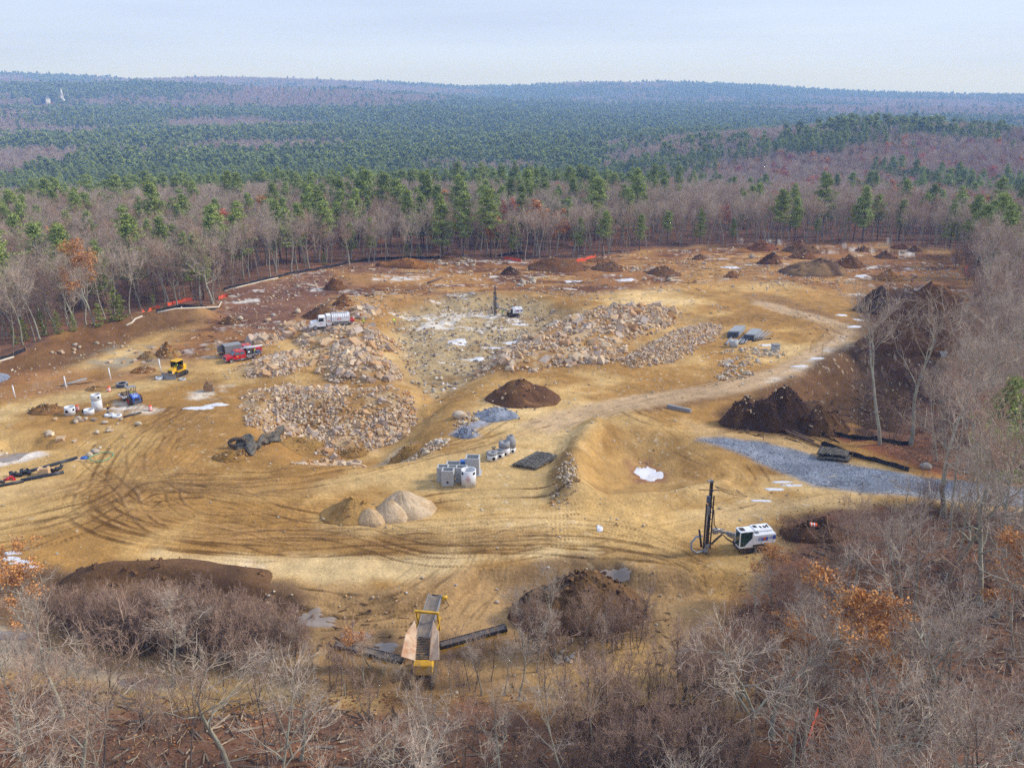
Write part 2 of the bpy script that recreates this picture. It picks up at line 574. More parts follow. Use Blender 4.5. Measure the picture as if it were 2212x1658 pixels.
# ------------------------------------------------------------------ soil colours
def mixc(C, col, m):
    return C + (np.asarray(col) - C) * m[..., None]
n1 = fbm(GX, GY, 34, 21, 4); n2 = fbm(GX, GY, 7, 25, 4); n3 = fbm(GX * .35, GY * 1.4, 5, 29, 4)   # n3: streaks across the view
n4 = fbm(GX, GY, 2.2, 33, 3)
C0 = np.empty(GX.shape + (3,)); C0[:] = lin(128, 92, 70)
C0 = mixc(C0, lin(92, 68, 54), sm(-.1, .5, n2))
C0 = mixc(C0, lin(160, 104, 72), sm(.05, .6, n4) * .7)
SITE = np.empty_like(C0); SITE[:] = lin(200, 160, 98)
SITE = mixc(SITE, lin(166, 122, 62), sm(-.25, .3, n1 + n2 * .7))
SITE = mixc(SITE, lin(220, 186, 130), sm(.1, .55, -n1 + n3 * .6) * .7)
def paint(pts, col, soft=3.0, op=1.0, z=0.0, nz=None, thr=(-.4, .2), amp=2.5):
    global SITE
    s_ = sdfw(polyW(pts, z), 14.0) + n2 * amp
    m = sm(soft, -soft, s_) * op
    if nz is not None: m = m * sm(thr[0], thr[1], nz)
    SITE = mixc(SITE, col, m)
    return m
# far upper field: red brown, streaked
FARF = [(300, 780), (430, 690), (480, 620), (700, 575), (940, 550), (1300, 545), (1600, 518), (2000, 505), (2110, 545), (2110, 650), (1900, 660), (1700, 610),
        (1500, 610), (1300, 632), (1080, 632), (860, 650), (760, 690), (640, 720), (560, 745), (420, 780)]
paint(FARF, lin(150, 103, 58), 6)
paint(FARF, lin(108, 70, 46), 6, .85, nz=n3 + n2 * .5, thr=(.0, .32))
paint(FARF, lin(196, 150, 90), 6, .75, nz=-n3 + n1 * .7, thr=(.12, .5))
paint(FARF, lin(205, 190, 178), 4, .8, nz=n4 * .8 + n3 * .9, thr=(.52, .68))
paint([(480, 625), (700, 585), (930, 560), (860, 590), (740, 625), (660, 690), (560, 720), (470, 700)], lin(124, 86, 68), 5, .8)
paint([(1500, 560), (1680, 575), (1850, 600), (1900, 640), (1780, 670), (1600, 650), (1450, 620)], lin(184, 138, 76), 8, .8, nz=n1 + n3, thr=(-.5, .1))
paint([(690, 575), (760, 590), (1050, 590), (1060, 610), (900, 612), (760, 612), (720, 600)], lin(184, 134, 72), 4, .7)
# left: dark bank, red wet soil, grey gravel slope
paint([(-80, 800), (60, 772), (200, 720), (330, 676), (440, 672), (430, 700), (330, 715), (200, 770), (100, 800), (-80, 830)], lin(106, 72, 44), 2.5, .9)
paint([(-80, 815), (130, 795), (300, 800), (340, 812), (200, 835), (0, 868), (-80, 870)], lin(160, 108, 66), 3, .7)
paint([(170, 775), (240, 748), (340, 742), (370, 762), (330, 790), (230, 800)], lin(150, 140, 122), 3, .8, nz=n2 + n4, thr=(-.5, .1))
paint([(-60, 885), (150, 848), (300, 824), (350, 832), (235, 862), (110, 882), (-60, 912)], lin(208, 172, 112), 2.0, .95)
# blasted floor
BL = [(860, 660), (1000, 632), (1120, 640), (1255, 668), (1240, 692), (1130, 742), (1010, 806), (940, 830), (890, 812), (868, 760), (846, 700)]
paint(BL, lin(176, 152, 112), 4, .9)
paint(BL, lin(146, 112, 66), 4, .8, nz=n2 + n3 * .6, thr=(.05, .4))
WHT = .20 * sm(5, -5, sdfw(polyW(BL), 14)) + .37 * sm(6, -6, sdfw(polyW([(880, 650), (1000, 640), (1100, 655), (1110, 690), (1060, 720), (940, 712), (870, 690)]), 14)) + .16 * sm(5, -5, sdfw(polyW(FARF), 14)) * (n1 > -.2)
WHT = WHT + .25 * sm(3, -3, sdfw(polyW([(400, 845), (480, 830), (556, 838), (540, 850), (470, 862), (400, 868)]), 14)) + .3 * sm(2, -2, sdfw(polyW([(200, 865), (300, 862), (358, 884), (330, 893), (250, 893)]), 14))
paint(BL, lin(120, 118, 118), 2, .6, nz=-n4 - n2 * .6, thr=(.45, .65))
# soil under the rubble
for k, pts in RUB.items():
    paint(pts, lin(158, 118, 68), 2.5, .8)
    paint(pts, lin(198, 170, 132), 2, .7, nz=n4 + n2 * .4, thr=(-.1, .3))
paint([(905, 870), (1010, 808), (1050, 815), (960, 890), (900, 965), (870, 970)], lin(164, 124, 66), 3, .8)
paint([(985, 830), (1050, 850), (1010, 900), (960, 960), (900, 975), (880, 960)], lin(158, 116, 58), 3, .8)
paint([(820, 950), (870, 935), (880, 985), (790, 990)], lin(214, 196, 168), 2, .6)
# pale haul road to the upper right, muddy verges
def band(pts, w, col, op=1.0, amp=1.2, nz=None, thr=(-.4, .2)):
    global SITE
    d = ldist(smooth_path(polyW(pts), 6.0), GX, GY) + n2 * amp
    m = sm(w, w * .45, d) * op
    if nz is not None: m = m * sm(thr[0], thr[1], nz)
    SITE = mixc(SITE, col, m)
band([(1640, 640), (1780, 690), (1830, 722), (1790, 765), (1690, 808), (1550, 842), (1400, 868)], 6.5, lin(132, 98, 66), .6)
band([(1650, 655), (1780, 695), (1822, 722), (1775, 768), (1690, 806), (1550, 838), (1400, 862), (1280, 888), (1170, 925)], 4.6, lin(196, 164, 126), .85, 1.0)
band([(1820, 725), (1770, 773), (1700, 805), (1660, 822)], 1.3, lin(222, 208, 194), .6, .9, n4 + n3, (-.1, .3))
band([(1150, 935), (1000, 985), (860, 1020), (700, 1045)], 3.0, lin(196, 160, 106), .6)
for bp_, bw_ in (([(452, 885), (335, 965), (262, 1060), (300, 1110), (420, 1138), (620, 1158), (900, 1168), (1180, 1165), (1320, 1172), (1500, 1220)], 4.5), ([(-60, 1090), (120, 1060), (260, 1038), (420, 1042), (560, 1048), (720, 1034)], 4.5), ([(1500, 690), (1640, 680), (1760, 705), (1820, 735)], 7)):
    band(bp_, bw_, lin(162, 122, 70), .55, 2.0, n3 + n2 * .6, (-.35, .25))
# front shelf: pale compacted sand
paint([(330, 1190), (700, 1200), (1000, 1190), (1290, 1180), (1250, 1206), (1020, 1222), (980, 1245), (700, 1262), (440, 1240)], lin(214, 182, 130), 1.5, .9, nz=n2 + n3 + .5, thr=(-.4, .3))
paint([(430, 1205), (640, 1210), (560, 1240), (420, 1225)], lin(224, 196, 158), 1.2, .8, nz=n4, thr=(-.2, .3))
paint([(690, 1135), (1020, 1120), (1260, 1080), (1240, 1120), (1100, 1145), (800, 1155)], lin(204, 168, 112), 1.5, .8)
paint([(700, 1040), (1000, 985), (1200, 1000), (1190, 1090), (1000, 1110), (940, 1060), (820, 1040)], lin(200, 164, 106), 2, .8)
paint([(0, 1010), (230, 960), (330, 900), (350, 935), (260, 1010), (120, 1045), (0, 1050)], lin(188, 148, 86), 2, .7)
paint([(130, 910), (330, 890), (310, 940), (180, 975), (60, 960)], lin(176, 132, 70), 2, .8, nz=n2 + .2, thr=(-.4, .2))
paint([(-60, 965), (60, 968), (75, 985), (0, 1003), (-60, 1010)], lin(226, 212, 200), .8, .9)
paint([(200, 865), (300, 862), (358, 884), (330, 893), (250, 893)], lin(220, 204, 186), .8, .8, nz=n4 + .2, thr=(-.2, .3))
paint([(400, 845), (480, 830), (556, 838), (540, 850), (470, 862), (400, 868)], lin(222, 208, 190), 1.2, .8, nz=n4 + n3, thr=(-.2, .3))
# basin
paint(BASIN, lin(182, 140, 80), 1.5, .9)
paint(BASIN, lin(158, 116, 60), 1.5, .7, nz=fbm(GX * 2.2, GY * .35, 5, 80, 4), thr=(-.05, .3))
paint([(1350, 975), (1410, 970), (1440, 1000), (1440, 1020), (1360, 1018)], lin(140, 92, 74), 1, .8, nz=n4 + .3, thr=(-.1, .3))
# outer west slope of the basin, stony; its shaded side is painted darker
paint([(1262, 955), (1232, 1010), (1236, 1075), (1190, 1092), (1196, 1040), (1225, 975)], lin(136, 104, 56), 1, .85)
# road of crushed stone on the right
GRAV = [(1512, 952), (1556, 944), (1650, 952), (1760, 984), (1870, 1010), (2000, 1030), (2320, 1062), (2320, 1104), (1900, 1072), (1760, 1048), (1662, 1012), (1592, 976)]
paint([(1450, 905), (1560, 925), (1680, 935), (1780, 970), (1900, 1005), (1860, 1018), (1650, 960), (1540, 948)], lin(206, 166, 110), 1.5, .9)
gm = paint(GRAV, lin(142, 147, 158), 1.0, .97, amp=.9)
SITE = mixc(SITE, lin(176, 180, 190), gm * sm(.15, .6, n4 + n3 * .4) * .5)
SITE = mixc(SITE, lin(112, 118, 130), gm * sm(.2, .6, -n4 + n2 * .3) * .5)
paint([(1600, 1060), (1800, 1075), (1990, 1088), (1800, 1096), (1690, 1118), (1560, 1125), (1480, 1110)], lin(206, 170, 116), 1.5, .85)
paint([(975, 940), (1000, 918), (1050, 908), (1056, 918), (1020, 930), (1040, 944), (1000, 948)], lin(140, 148, 166), .6, .85, amp=.7)
# dark soil on the right
paint([(1640, 848), (1740, 800), (1830, 750), (1990, 770), (2080, 790), (2060, 890), (1950, 905), (1845, 900), (1800, 945), (1560, 935), (1555, 880)], lin(76, 54, 38), 2, .95)
paint([(1640, 850), (1740, 802), (1826, 760), (1850, 770), (1850, 850), (1760, 856), (1680, 862)], lin(112, 80, 50), 1.5, .9)
paint([(1850, 640), (1960, 620), (2100, 650), (2110, 760), (1990, 795), (1860, 760)], lin(84, 58, 40), 3, .95)
paint([(1780, 935), (1900, 935), (2010, 980), (2200, 1040), (2000, 1028), (1900, 985)], lin(148, 84, 54), 1.5, .9, nz=n4 + n2, thr=(-.4, .1))
paint([(1650, 1130), (1720, 1110), (1810, 1120), (1830, 1170), (1740, 1190), (1680, 1175)], lin(74, 56, 42), 1.2, .9)
paint([(1660, 1100), (1780, 1098), (1800, 1120), (1690, 1130), (1600, 1150)], lin(176, 134, 72), 1, .7)
# lower bench
LOW = [(-90, 1250), (120, 1256), (390, 1268), (640, 1300), (880, 1292), (1030, 1245), (1340, 1235), (1470, 1255), (1560, 1300), (1640, 1420), (1660, 1580), (1330, 1580), (1100, 1500), (700, 1490), (-90, 1420)]
paint(LOW, lin(172, 136, 90), 1.0, .9, z=-1.7)
paint(LOW, lin(136, 104, 70), 1.0, .8, z=-1.7, nz=n3 + n2 * .5, thr=(.05, .4))
paint([(1180, 1440), (1360, 1380), (1480, 1400), (1600, 1500), (1600, 1560), (1330, 1560), (1200, 1500)], lin(182, 144, 88), 2, .85, z=-1.7, nz=n2 + n1 + .6, thr=(-.3, .3))
paint([(1100, 1240), (1340, 1235), (1420, 1300), (1400, 1370), (1150, 1390), (1080, 1300)], lin(104, 80, 56), 1.0, .6, z=-1.7)
paint([(-90, 1260), (130, 1250), (400, 1262), (660, 1310), (640, 1400), (300, 1420), (-90, 1330)], lin(112, 84, 58), 1.5, .95, z=-1.7)
paint([(-60, 1330), (30, 1348), (110, 1398), (230, 1442), (380, 1478), (400, 1502), (250, 1482), (110, 1448), (-60, 1412)], lin(212, 186, 152), .8, .95, z=-1.7, amp=1.0)
CM = sm(1.2, -1.2, CLR + n2 * 2.0 + n4 * 1.2)
COLR = C0 + (SITE - C0) * CM[..., None]

g_ = COLR @ np.array([.3, .5, .2])
COLR = COLR + (g_[..., None] * np.array([1.04, 1.0, .93]) - COLR) * .04
COLR = np.clip(COLR * np.array([1.06, 1.085, 1.09]), 0, .9)
# ------------------------------------------------------------------ wheel and track marks
TX0, TY0, TRES = -150.0, 55.0, 0.15
TNX, TNY = 2001, 1735
TRK = np.zeros((TNX, TNY), np.float32)        # churned, darker soil
RUT = np.zeros((TNX, TNY), np.float32)        # depth of ruts and their ridges
PAL = np.zeros((TNX, TNY), np.float32)        # polished, paler soil

def stamp(A, pts, w, amt, mode='max'):
    """stamp a soft disc of half width w along a path"""
    k = int(math.ceil(w / TRES)) + 1
    ii, jj = np.meshgrid(np.arange(-k, k + 1), np.arange(-k, k + 1), indexing='ij')
    ix = np.round((pts[:, 0] - TX0) / TRES).astype(int)
    iy = np.round((pts[:, 1] - TY0) / TRES).astype(int)
    am = amt if hasattr(amt, '__len__') else np.full(len(pts), amt)
    for a, b in zip(ii.ravel(), jj.ravel()):
        x, y = ix + a, iy + b
        ok = (x >= 0) & (x < TNX) & (y >= 0) & (y < TNY)
        dx = (TX0 + x * TRES) - pts[:, 0]; dy = (TY0 + y * TRES) - pts[:, 1]
        v = am * np.clip(1.3 - 1.3 * np.hypot(dx, dy) / w, 0, 1)
        np.maximum.at(A, (x[ok], y[ok]), v[ok].astype(np.float32))

def tracks(pts, passes=4, spread=2.0, gauge=2.1, w=.34, amt=.95, rut=.16, seed=0, z=0.0):
    r_ = np.random.default_rng(seed + 500)
    base = smooth_path(polyW(pts, z), 0.35)
    s_ = np.arange(len(base))
    d = np.gradient(base, axis=0)
    nrm = np.stack([-d[:, 1], d[:, 0]], 1)
    nrm /= np.linalg.norm(nrm, axis=1)[:, None] + 1e-9
    L = len(base)
    for p in range(passes):
        off = r_.normal(0, spread * .5)
        wand = vn(s_, s_ * 0 + p * 17.3, 45, 90) * spread * .7 + vn(s_, s_ * 0 + p * 7.1, 130, 91) * spread * .8
        a0 = int(r_.uniform(0, .25) * L) if r_.random() < .5 else 0
        a1 = int(r_.uniform(.7, 1) * L) if r_.random() < .5 else L
        str_ = amt * r_.uniform(.45, 1)
        fade = str_ * np.clip(.75 + .6 * vn(s_ + p * 31.7, s_ * 0 + p * 3.3, 14, 92), .15, 1)
        cle = 1 + .2 * vn(s_ + p * 13.1, s_ * 0 + p * 5.7, 2.2, 93)
        gauge_, wk = gauge * r_.uniform(.8, 1.25), r_.choice([.55, .8, 1.0, 1.5])
        for g in (-.5, .5):
            q = base + nrm * (off + wand + g * gauge_)[:, None]
            stamp(TRK, q[a0:a1], w * wk, (fade * cle)[a0:a1])
            stamp(RUT, q[a0:a1], w * .7, (fade * rut)[a0:a1])
            if r_.random() < .55:
                stamp(PAL, (q + nrm * w * 1.3)[a0:a1], .22, (fade * .8)[a0:a1])

tracks([(452, 885), (400, 920), (335, 965), (275, 1030), (258, 1075), (300, 1110), (420, 1138), (620, 1158), (900, 1165), (1180, 1162), (1320, 1170), (1420, 1192), (1500, 1220)], 19, 6.60, seed=1)
tracks([(230, 1060), (220, 1095), (280, 1140), (400, 1165), (600, 1178), (900, 1180), (1200, 1172), (1350, 1180), (1480, 1215)], 11, 3.12, seed=2, amt=.9)
tracks([(-60, 1075), (120, 1050), (260, 1035), (420, 1040), (560, 1048), (720, 1034), (900, 992), (1050, 960), (1180, 918)], 13, 4.80, seed=3)
tracks([(-60, 1120), (100, 1095), (220, 1065), (300, 1010), (380, 935), (440, 880)], 11, 5.40, seed=4)
tracks([(-60, 1160), (120, 1130), (240, 1085), (330, 1050), (480, 1045)], 10, 4.20, seed=5)
tracks([(560, 1048), (640, 1062), (668, 1100), (630, 1138), (520, 1130), (440, 1095), (470, 1060), (560, 1048)], 7, 3.36, seed=6, amt=.6)
tracks([(300, 1090), (420, 1110), (600, 1125), (700, 1142), (900, 1140), (1100, 1130)], 7, 3.60, seed=7, amt=.55)
tracks([(1180, 1165), (1350, 1130), (1500, 1098), (1600, 1065), (1640, 1030), (1610, 1000), (1545, 968), (1450, 915), (1390, 885)], 7, 3.00, seed=8, amt=.6)
tracks([(1260, 1165), (1420, 1130), (1560, 1105), (1700, 1085), (1850, 1082)], 7, 3.12, seed=9, amt=.6)
tracks([(1640, 1000), (1660, 1040), (1620, 1075), (1500, 1110), (1380, 1150), (1320, 1180)], 6, 2.88, seed=10, amt=.7)
tracks([(1180, 920), (1300, 885), (1420, 862), (1560, 838), (1690, 805), (1780, 765), (1822, 722), (1780, 695), (1660, 665)], 11, 4.08, seed=11, amt=.75)
tracks([(1390, 880), (1440, 905), (1520, 920), (1620, 915)], 9, 3.60, seed=12, amt=.7)
tracks([(1150, 935), (1210, 940), (1235, 960), (1210, 1010), (1180, 1060), (1100, 1100)], 6, 3.12, seed=13, amt=.35)
tracks([(1060, 1080), (1130, 1060), (1190, 1030), (1200, 980)], 5, 2.88, seed=14, amt=.3)
tracks([(1320, 800), (1200, 820), (1180, 870), (1100, 930), (1000, 985)], 6, 3.12, seed=15, amt=.5)
tracks([(1320, 830), (1450, 810), (1560, 790), (1640, 800)], 9, 4.08, seed=16, amt=.5)
tracks([(1500, 690), (1640, 680), (1760, 705), (1820, 735)], 13, 6.00, seed=17, amt=.7)
tracks([(1280, 640), (1450, 632), (1640, 645), (1780, 685)], 7, 3.60, seed=18, amt=.5)
tracks([(-60, 905), (120, 868), (300, 832), (420, 810), (520, 790), (620, 745)], 7, 3.60, seed=19, amt=.35)
tracks([(440, 880), (420, 850), (440, 825), (520, 795)], 7, 3.60, seed=20, amt=.6)
tracks([(640, 985), (720, 992), (850, 985), (960, 965), (1040, 948)], 7, 2.40, seed=21, amt=.6)
tracks([(440, 985), (520, 1000), (600, 1008), (760, 1010), (880, 1000)], 7, 2.88, seed=22, amt=.55)
tracks([(1020, 1195), (1000, 1240), (930, 1290), (850, 1320), (700, 1325)], 9, 2.64, seed=23, amt=.7, z=-1.2)
tracks([(1120, 1190), (1080, 1260), (1010, 1320)], 7, 2.64, seed=24, amt=.6, z=-1.2)
tracks([(650, 1300), (760, 1312), (880, 1310), (1000, 1290)], 7, 1.92, seed=25, amt=.8, z=-1.7)
tracks([(1490, 1215), (1560, 1240), (1480, 1260), (1380, 1255)], 7, 2.64, seed=26, amt=.8, z=-.5)
tracks([(1430, 1280), (1360, 1370), (1250, 1440), (1150, 1470)], 7, 3.12, seed=27, amt=.7, z=-1.7)
tracks([(1480, 1300), (1500, 1420), (1560, 1540)], 6, 3.60, seed=28, amt=.5, z=-1.7)
tracks([(700, 640), (850, 600), (1000, 600), (1100, 615), (1300, 630)], 7, 4.80, seed=29, amt=.5)
tracks([(1450, 560), (1600, 590), (1750, 620), (1820, 660)], 7, 6.00, seed=30, amt=.5)

# ------------------------------------------------------------------ ground sheet
ypx = np.concatenate([np.arange(775, 600, -.9), np.arange(600, 380, -.62), np.arange(380, 243, -.8)])
dep = PITCH + np.arctan((ypx - 383.5) / FPX)
rr = 50.0 / np.tan(dep)
rr = np.concatenate([[4, 14, 24, 32, 38, 43, 47, 50, 52.5], rr, rr[-1] * np.exp(np.linspace(0, math.log(10350 / rr[-1]), 121))[1:]])
th = np.concatenate([np.linspace(-36.8, 36.8, 1000), np.linspace(36.8, 323.2, 40)[1:-1]]) * math.pi / 180
nr, nt = len(rr), len(th)
RR_, TH_ = np.meshgrid(rr, th, indexing='ij')
VX, VY = RR_ * np.sin(TH_), RR_ * np.cos(TH_)
VZ = H(VX, VY)
msite = sm(2, -3, bil(CLR, VX, VY)) * ((VX > -230) & (VX < 230) & (VY < 395) & (VY > 20))
trk = bil(TRK, VX, VY, TX0, TY0, TRES); rut = bil(RUT, VX, VY, TX0, TY0, TRES); pal = bil(PAL, VX, VY, TX0, TY0, TRES)
inT = (VX > TX0 + 1) & (VX < -TX0 - 1) & (VY > TY0 + 1) & (VY < TY0 + TRES * (TNY - 3))
trk, rut, pal = trk * inT * msite, rut * inT * msite, pal * inT * msite
UX, UY = VX * .79 + VY * .61, VY * .79 - VX * .61      # turned, so that the noise lattice does not line up with the view
fine = fbm(UX, UY, 1.1, 50, 3)
VZ = VZ + msite * (fine * .05) - rut * 1.4 + pal * .07
CV = bil(COLR, VX, VY)
ing = (VX > -238) & (VX < 238) & (VY > 17) & (VY < 403)
wood = fbm(VX, VY, 60, 70, 3)[..., None]
CV = np.where(ing[..., None], CV, lin(112, 84, 68) * (1 + .25 * wood))
t3 = (sm(.16, .80, trk) * (.7 + .5 * np.clip(fine + .5, 0, 1)))[..., None]
CV = CV + (CV * np.array([.42, .38, .32]) - CV) * np.clip(t3, 0, 1) * 1.0
CV = CV + (CV * 1.25 + .03 - CV) * np.clip(sm(.15, .7, pal), 0, 1)[..., None]
md_ = 1 + msite * (.26 * fbm(VX * .6, VY, 9, 330, 4, .6) + .16 * fbm(UX, UY, 2.4, 340, 3))
CV = CV * md_[..., None]
sp = vn(UX, UY, .55, 77)                      # small stones pressed into the soil
spm = sm(.72, .85, sp) * msite * sm(-.2, .5, fbm(VX, VY, 12, 78, 2)) * (1 - np.clip(trk * 1.5, 0, 1))
CV = CV + (lin(222, 205, 176) - CV) * (spm * .55)[..., None]
wn_ = fbm(VX * .55, VY, 2.6, 300, 4, .7) * .55 + .5 * bil(n3, VX, VY)
wm = sm(.46, .60, wn_ + bil(WHT, VX, VY)) * (bil(WHT, VX, VY) > .02) * ing
CV = CV + (lin(226, 218, 208) * (1 + .12 * fine[..., None]) - CV) * (wm * .85)[..., None]
dk = sm(.30, .5, fbm(VX * .6, VY, 3.1, 310, 4, .7) - .10 + .12 * bil(WHT, VX, VY)) * msite * sm(150, 200, VY)
CV = CV * (1 - .42 * dk[..., None])
V = np.stack([VX, VY, VZ], -1).reshape(-1, 3)
ii = np.arange(nr - 1)[:, None]; jj = np.arange(nt)[None, :]
j2 = (jj + 1) % nt
F = np.stack([ii * nt + jj + 0 * j2, ii * nt + j2, (ii + 1) * nt + j2, (ii + 1) * nt + jj], -1).reshape(-1, 4)[:, ::-1]
M_ground = mat_attr('ground_soil', 'soil', rough=.95, var=.2, scale=.55, fine=3.0, fvar=.22, bump=.05)
me = np_mesh('ground', V, F, M_ground, smooth=True)
vcol(me, 'soil', CV.reshape(-1, 3))
ground = tag(put('ground', me), kind='structure')

# ================================================================== TREES
M_bark = mat('bark_pale', lin(152, 144, 128), .9, .35, 1.6, dirt=lin(188, 192, 168), dirt_amt=.7, rnd=.15, bump=.02, bscale=9)
M_barkd = mat('bark_dark', lin(104, 92, 84), .9, .3, 1.2, dirt=lin(150, 146, 134), dirt_amt=.5, rnd=.22)
M_twig = mat('twigs_grey', lin(192, 174, 154), .9, .15, .35, rnd=.16)
M_twigr = mat('twigs_red', lin(178, 148, 126), .9, .2, .35, rnd=.18)
M_leafo = mat('oak_leaves', lin(210, 148, 84), .75, .4, 1.1, rnd=.12)
M_leafr = mat('russet_leaves', lin(196, 112, 88), .8, .3, .6, rnd=.2)
M_pine = mat('pine_needles', lin(156, 170, 90), .75, .28, .55, rnd=.2)
M_piney = mat('young_pine_needles', lin(150, 160, 78), .75, .3, .9, rnd=.2)
M_pbark = mat('pine_bark', lin(92, 80, 74), .9, .25, 1.5, rnd=.15)

def _perp(d):
    a = np.array([0, 0, 1.0]) if abs(d[2]) < .9 else np.array([1.0, 0, 0])
    x = np.cross(d, a); x /= np.linalg.norm(x)
    return x, np.cross(x, d)

class Acc:
    """collects tubes and slivers as numpy pieces, triangles and quads split to triangles"""
    def __init__(s): s.V, s.F, s.n = [], [], 0
    def addv(s, V, F):
        s.V.append(V); s.F.append(F + s.n); s.n += len(V)
    def tube(s, P, r, k):
        P = np.asarray(P); n = len(P)
        D = np.gradient(P, axis=0)
        D /= np.linalg.norm(D, axis=1)[:, None] + 1e-9
        x, y = _perp(D[0])
        a = np.arange(k) * 2 * np.pi / k
        ring = np.cos(a)[:, None] * x + np.sin(a)[:, None] * y
        V = (P[:, None, :] + ring[None] * np.asarray(r)[:, None, None]).reshape(-1, 3)
        i = np.arange(n - 1)[:, None] * k; j = np.arange(k)[None]; j2 = (j + 1) % k
        q = np.stack([i + j, i + j2, i + k + j2, i + k + j], -1).reshape(-1, 4)
        s.addv(V, np.vstack([q[:, [0, 1, 2]], q[:, [0, 2, 3]]]))
    def slivers(s, P, D, L, w, rg):
        """thin triangles standing on P along D"""
        n = len(P)
        side = np.cross(D, rg.normal(size=(n, 3)))
        side /= np.linalg.norm(side, axis=1)[:, None] + 1e-9
        V = np.stack([P - side * w / 2, P + side * w / 2, P + D * L[:, None]], 1).reshape(-1, 3)
        s.addv(V, np.arange(3 * n).reshape(n, 3))
    def mesh(s, name, m, smooth=False):
        return np_mesh(name, np.vstack(s.V), np.vstack(s.F), m, smooth)

def _path(p, d, L, n, wob, up, rg):
    P = [p]; d = d / np.linalg.norm(d)
    for i in range(n):
        d = d + rg.normal(size=3) * wob + np.array([0, 0, up])
        d /= np.linalg.norm(d)
        P.append(P[-1] + d * L / n)
    return np.array(P)

def bare_tree(seed, Ht, r0, fork=.45, spread=.6, nl=8, nb=6, ntw=7, nsl=7, lean=.06, tw_w=.022, multi=1, leaf=None, gnarl=.12, crown_up=.10, ngk=6):
    rg = np.random.default_rng(seed)
    wood, twig, leaves = Acc(), Acc(), Acc()
    ends, endd = [], []
    for st in range(multi):
        d0 = np.array([rg.normal() * lean, rg.normal() * lean, 1.0])
        p0 = np.array([0, 0, -.4])
        if multi > 1:
            a = st * 2 * np.pi / multi + rg.uniform(0, 1)
            d0 = np.array([math.cos(a) * .22, math.sin(a) * .22, 1]); p0 = np.array([math.cos(a) * .15, math.sin(a) * .15, -.4])
        hh = Ht * rg.uniform(.82, 1.0)
        P = _path(p0, d0, hh, 9, gnarl * .55, .03, rg)
        rad = r0 * (1 - np.linspace(0, 1, 10) ** .9 * .9); rad[0] *= 1.35
        wood.tube(P, rad, ngk)
        limbs = []
        for i in range(nl):
            t = fork + (0.97 - fork) * (i + rg.uniform(0, .8)) / nl
            k = t * 9; ki = min(int(k), 8)
            p = P[ki] + (P[ki + 1] - P[ki]) * (k - ki)
            a = i * 2.4 + rg.uniform(-.5, .5)
            el = rg.uniform(.35, .95)
            d = np.array([math.cos(a) * spread, math.sin(a) * spread, el])
            L = hh * (.42 - .25 * (t - fork) / (1 - fork)) * rg.uniform(.75, 1.15)
            Q = _path(p, d, L, 6, gnarl, crown_up, rg)
            r_ = max(.02, r0 * (1 - t * .85) * .55)
            wood.tube(Q, r_ * (1 - np.linspace(0, .8, 7)), 5)
            limbs.append((Q, r_))
        limbs.append((P[6:], r0 * .3))
        for Q, r_ in limbs:
            for b in range(nb):
                t = rg.uniform(.25, 1) * (len(Q) - 1.01); ki = int(t)
                p = Q[ki] + (Q[ki + 1] - Q[ki]) * (t - ki)
                d = (Q[ki + 1] - Q[ki]); d /= np.linalg.norm(d)
                d = d * .8 + rg.normal(size=3) * .55 + np.array([0, 0, .15])
                L = Ht * rg.uniform(.09, .17)
                B = _path(p, d, L, 4, gnarl * 1.1, crown_up, rg)
                twig.tube(B, r_ * .38 * (1 - np.linspace(0, .75, 5)) + .006, 3)
                t = rg.uniform(.15, 1, ntw) * 3.99; ki = t.astype(int)
                tp = B[ki] + (B[ki + 1] - B[ki]) * (t - ki)[:, None]
                td = (B[ki + 1] - B[ki]); td /= np.linalg.norm(td, axis=1)[:, None]
                td = td * .7 + rg.normal(size=(ntw, 3)) * .5 + np.array([0, 0, .22])
                td /= np.linalg.norm(td, axis=1)[:, None]
                tl = Ht * rg.uniform(.045, .10, ntw)
                twig.slivers(tp, td, tl, tw_w * 1.5, rg)
                k2 = np.repeat(np.arange(ntw), nsl)
                f = rg.uniform(.15, .95, len(k2))
                sp_ = tp[k2] + td[k2] * (tl[k2] * f)[:, None]
                sdn = td[k2] * .75 + rg.normal(size=(len(k2), 3)) * .5 + np.array([0, 0, .18])
                sdn /= np.linalg.norm(sdn, axis=1)[:, None]
                sl = Ht * rg.uniform(.02, .055, len(k2))
                twig.slivers(sp_, sdn, sl, tw_w, rg)
                ends.append(sp_ + sdn * sl[:, None]); endd.append(sdn)
    out = [wood, twig]
    if leaf:
        E = np.vstack(ends)
        # leaves hang on in patches
        c = E[rg.integers(0, len(E), 26)]
        dmin = np.min(np.linalg.norm(E[:, None, :] - c[None], axis=2), axis=1)
        keep = (dmin < Ht * leaf[0]) & (E[:, 2] > Ht * .45)
        E = np.repeat(E[keep], leaf[1], axis=0)
        if len(E) > 7000: E = E[rg.permutation(len(E))[:7000]]
        n = len(E)
        E = E + rg.normal(size=(n, 3)) * .14
        d1 = rg.normal(size=(n, 3)); d1 /= np.linalg.norm(d1, axis=1)[:, None]
        d2 = np.cross(d1, rg.normal(size=(n, 3))); d2 /= np.linalg.norm(d2, axis=1)[:, None]
        s_ = rg.uniform(.09, .17, n)[:, None] * leaf[2]
        Vv = np.stack([E - d1 * s_, E + d2 * s_ * .6, E + d1 * s_, E - d2 * s_ * .6], 1).reshape(-1, 3)
        q = np.arange(4 * n).reshape(n, 4)
        leaves.addv(Vv, np.vstack([q[:, [0, 1, 2]], q[:, [0, 2, 3]]]))
        out.append(leaves)
    return out

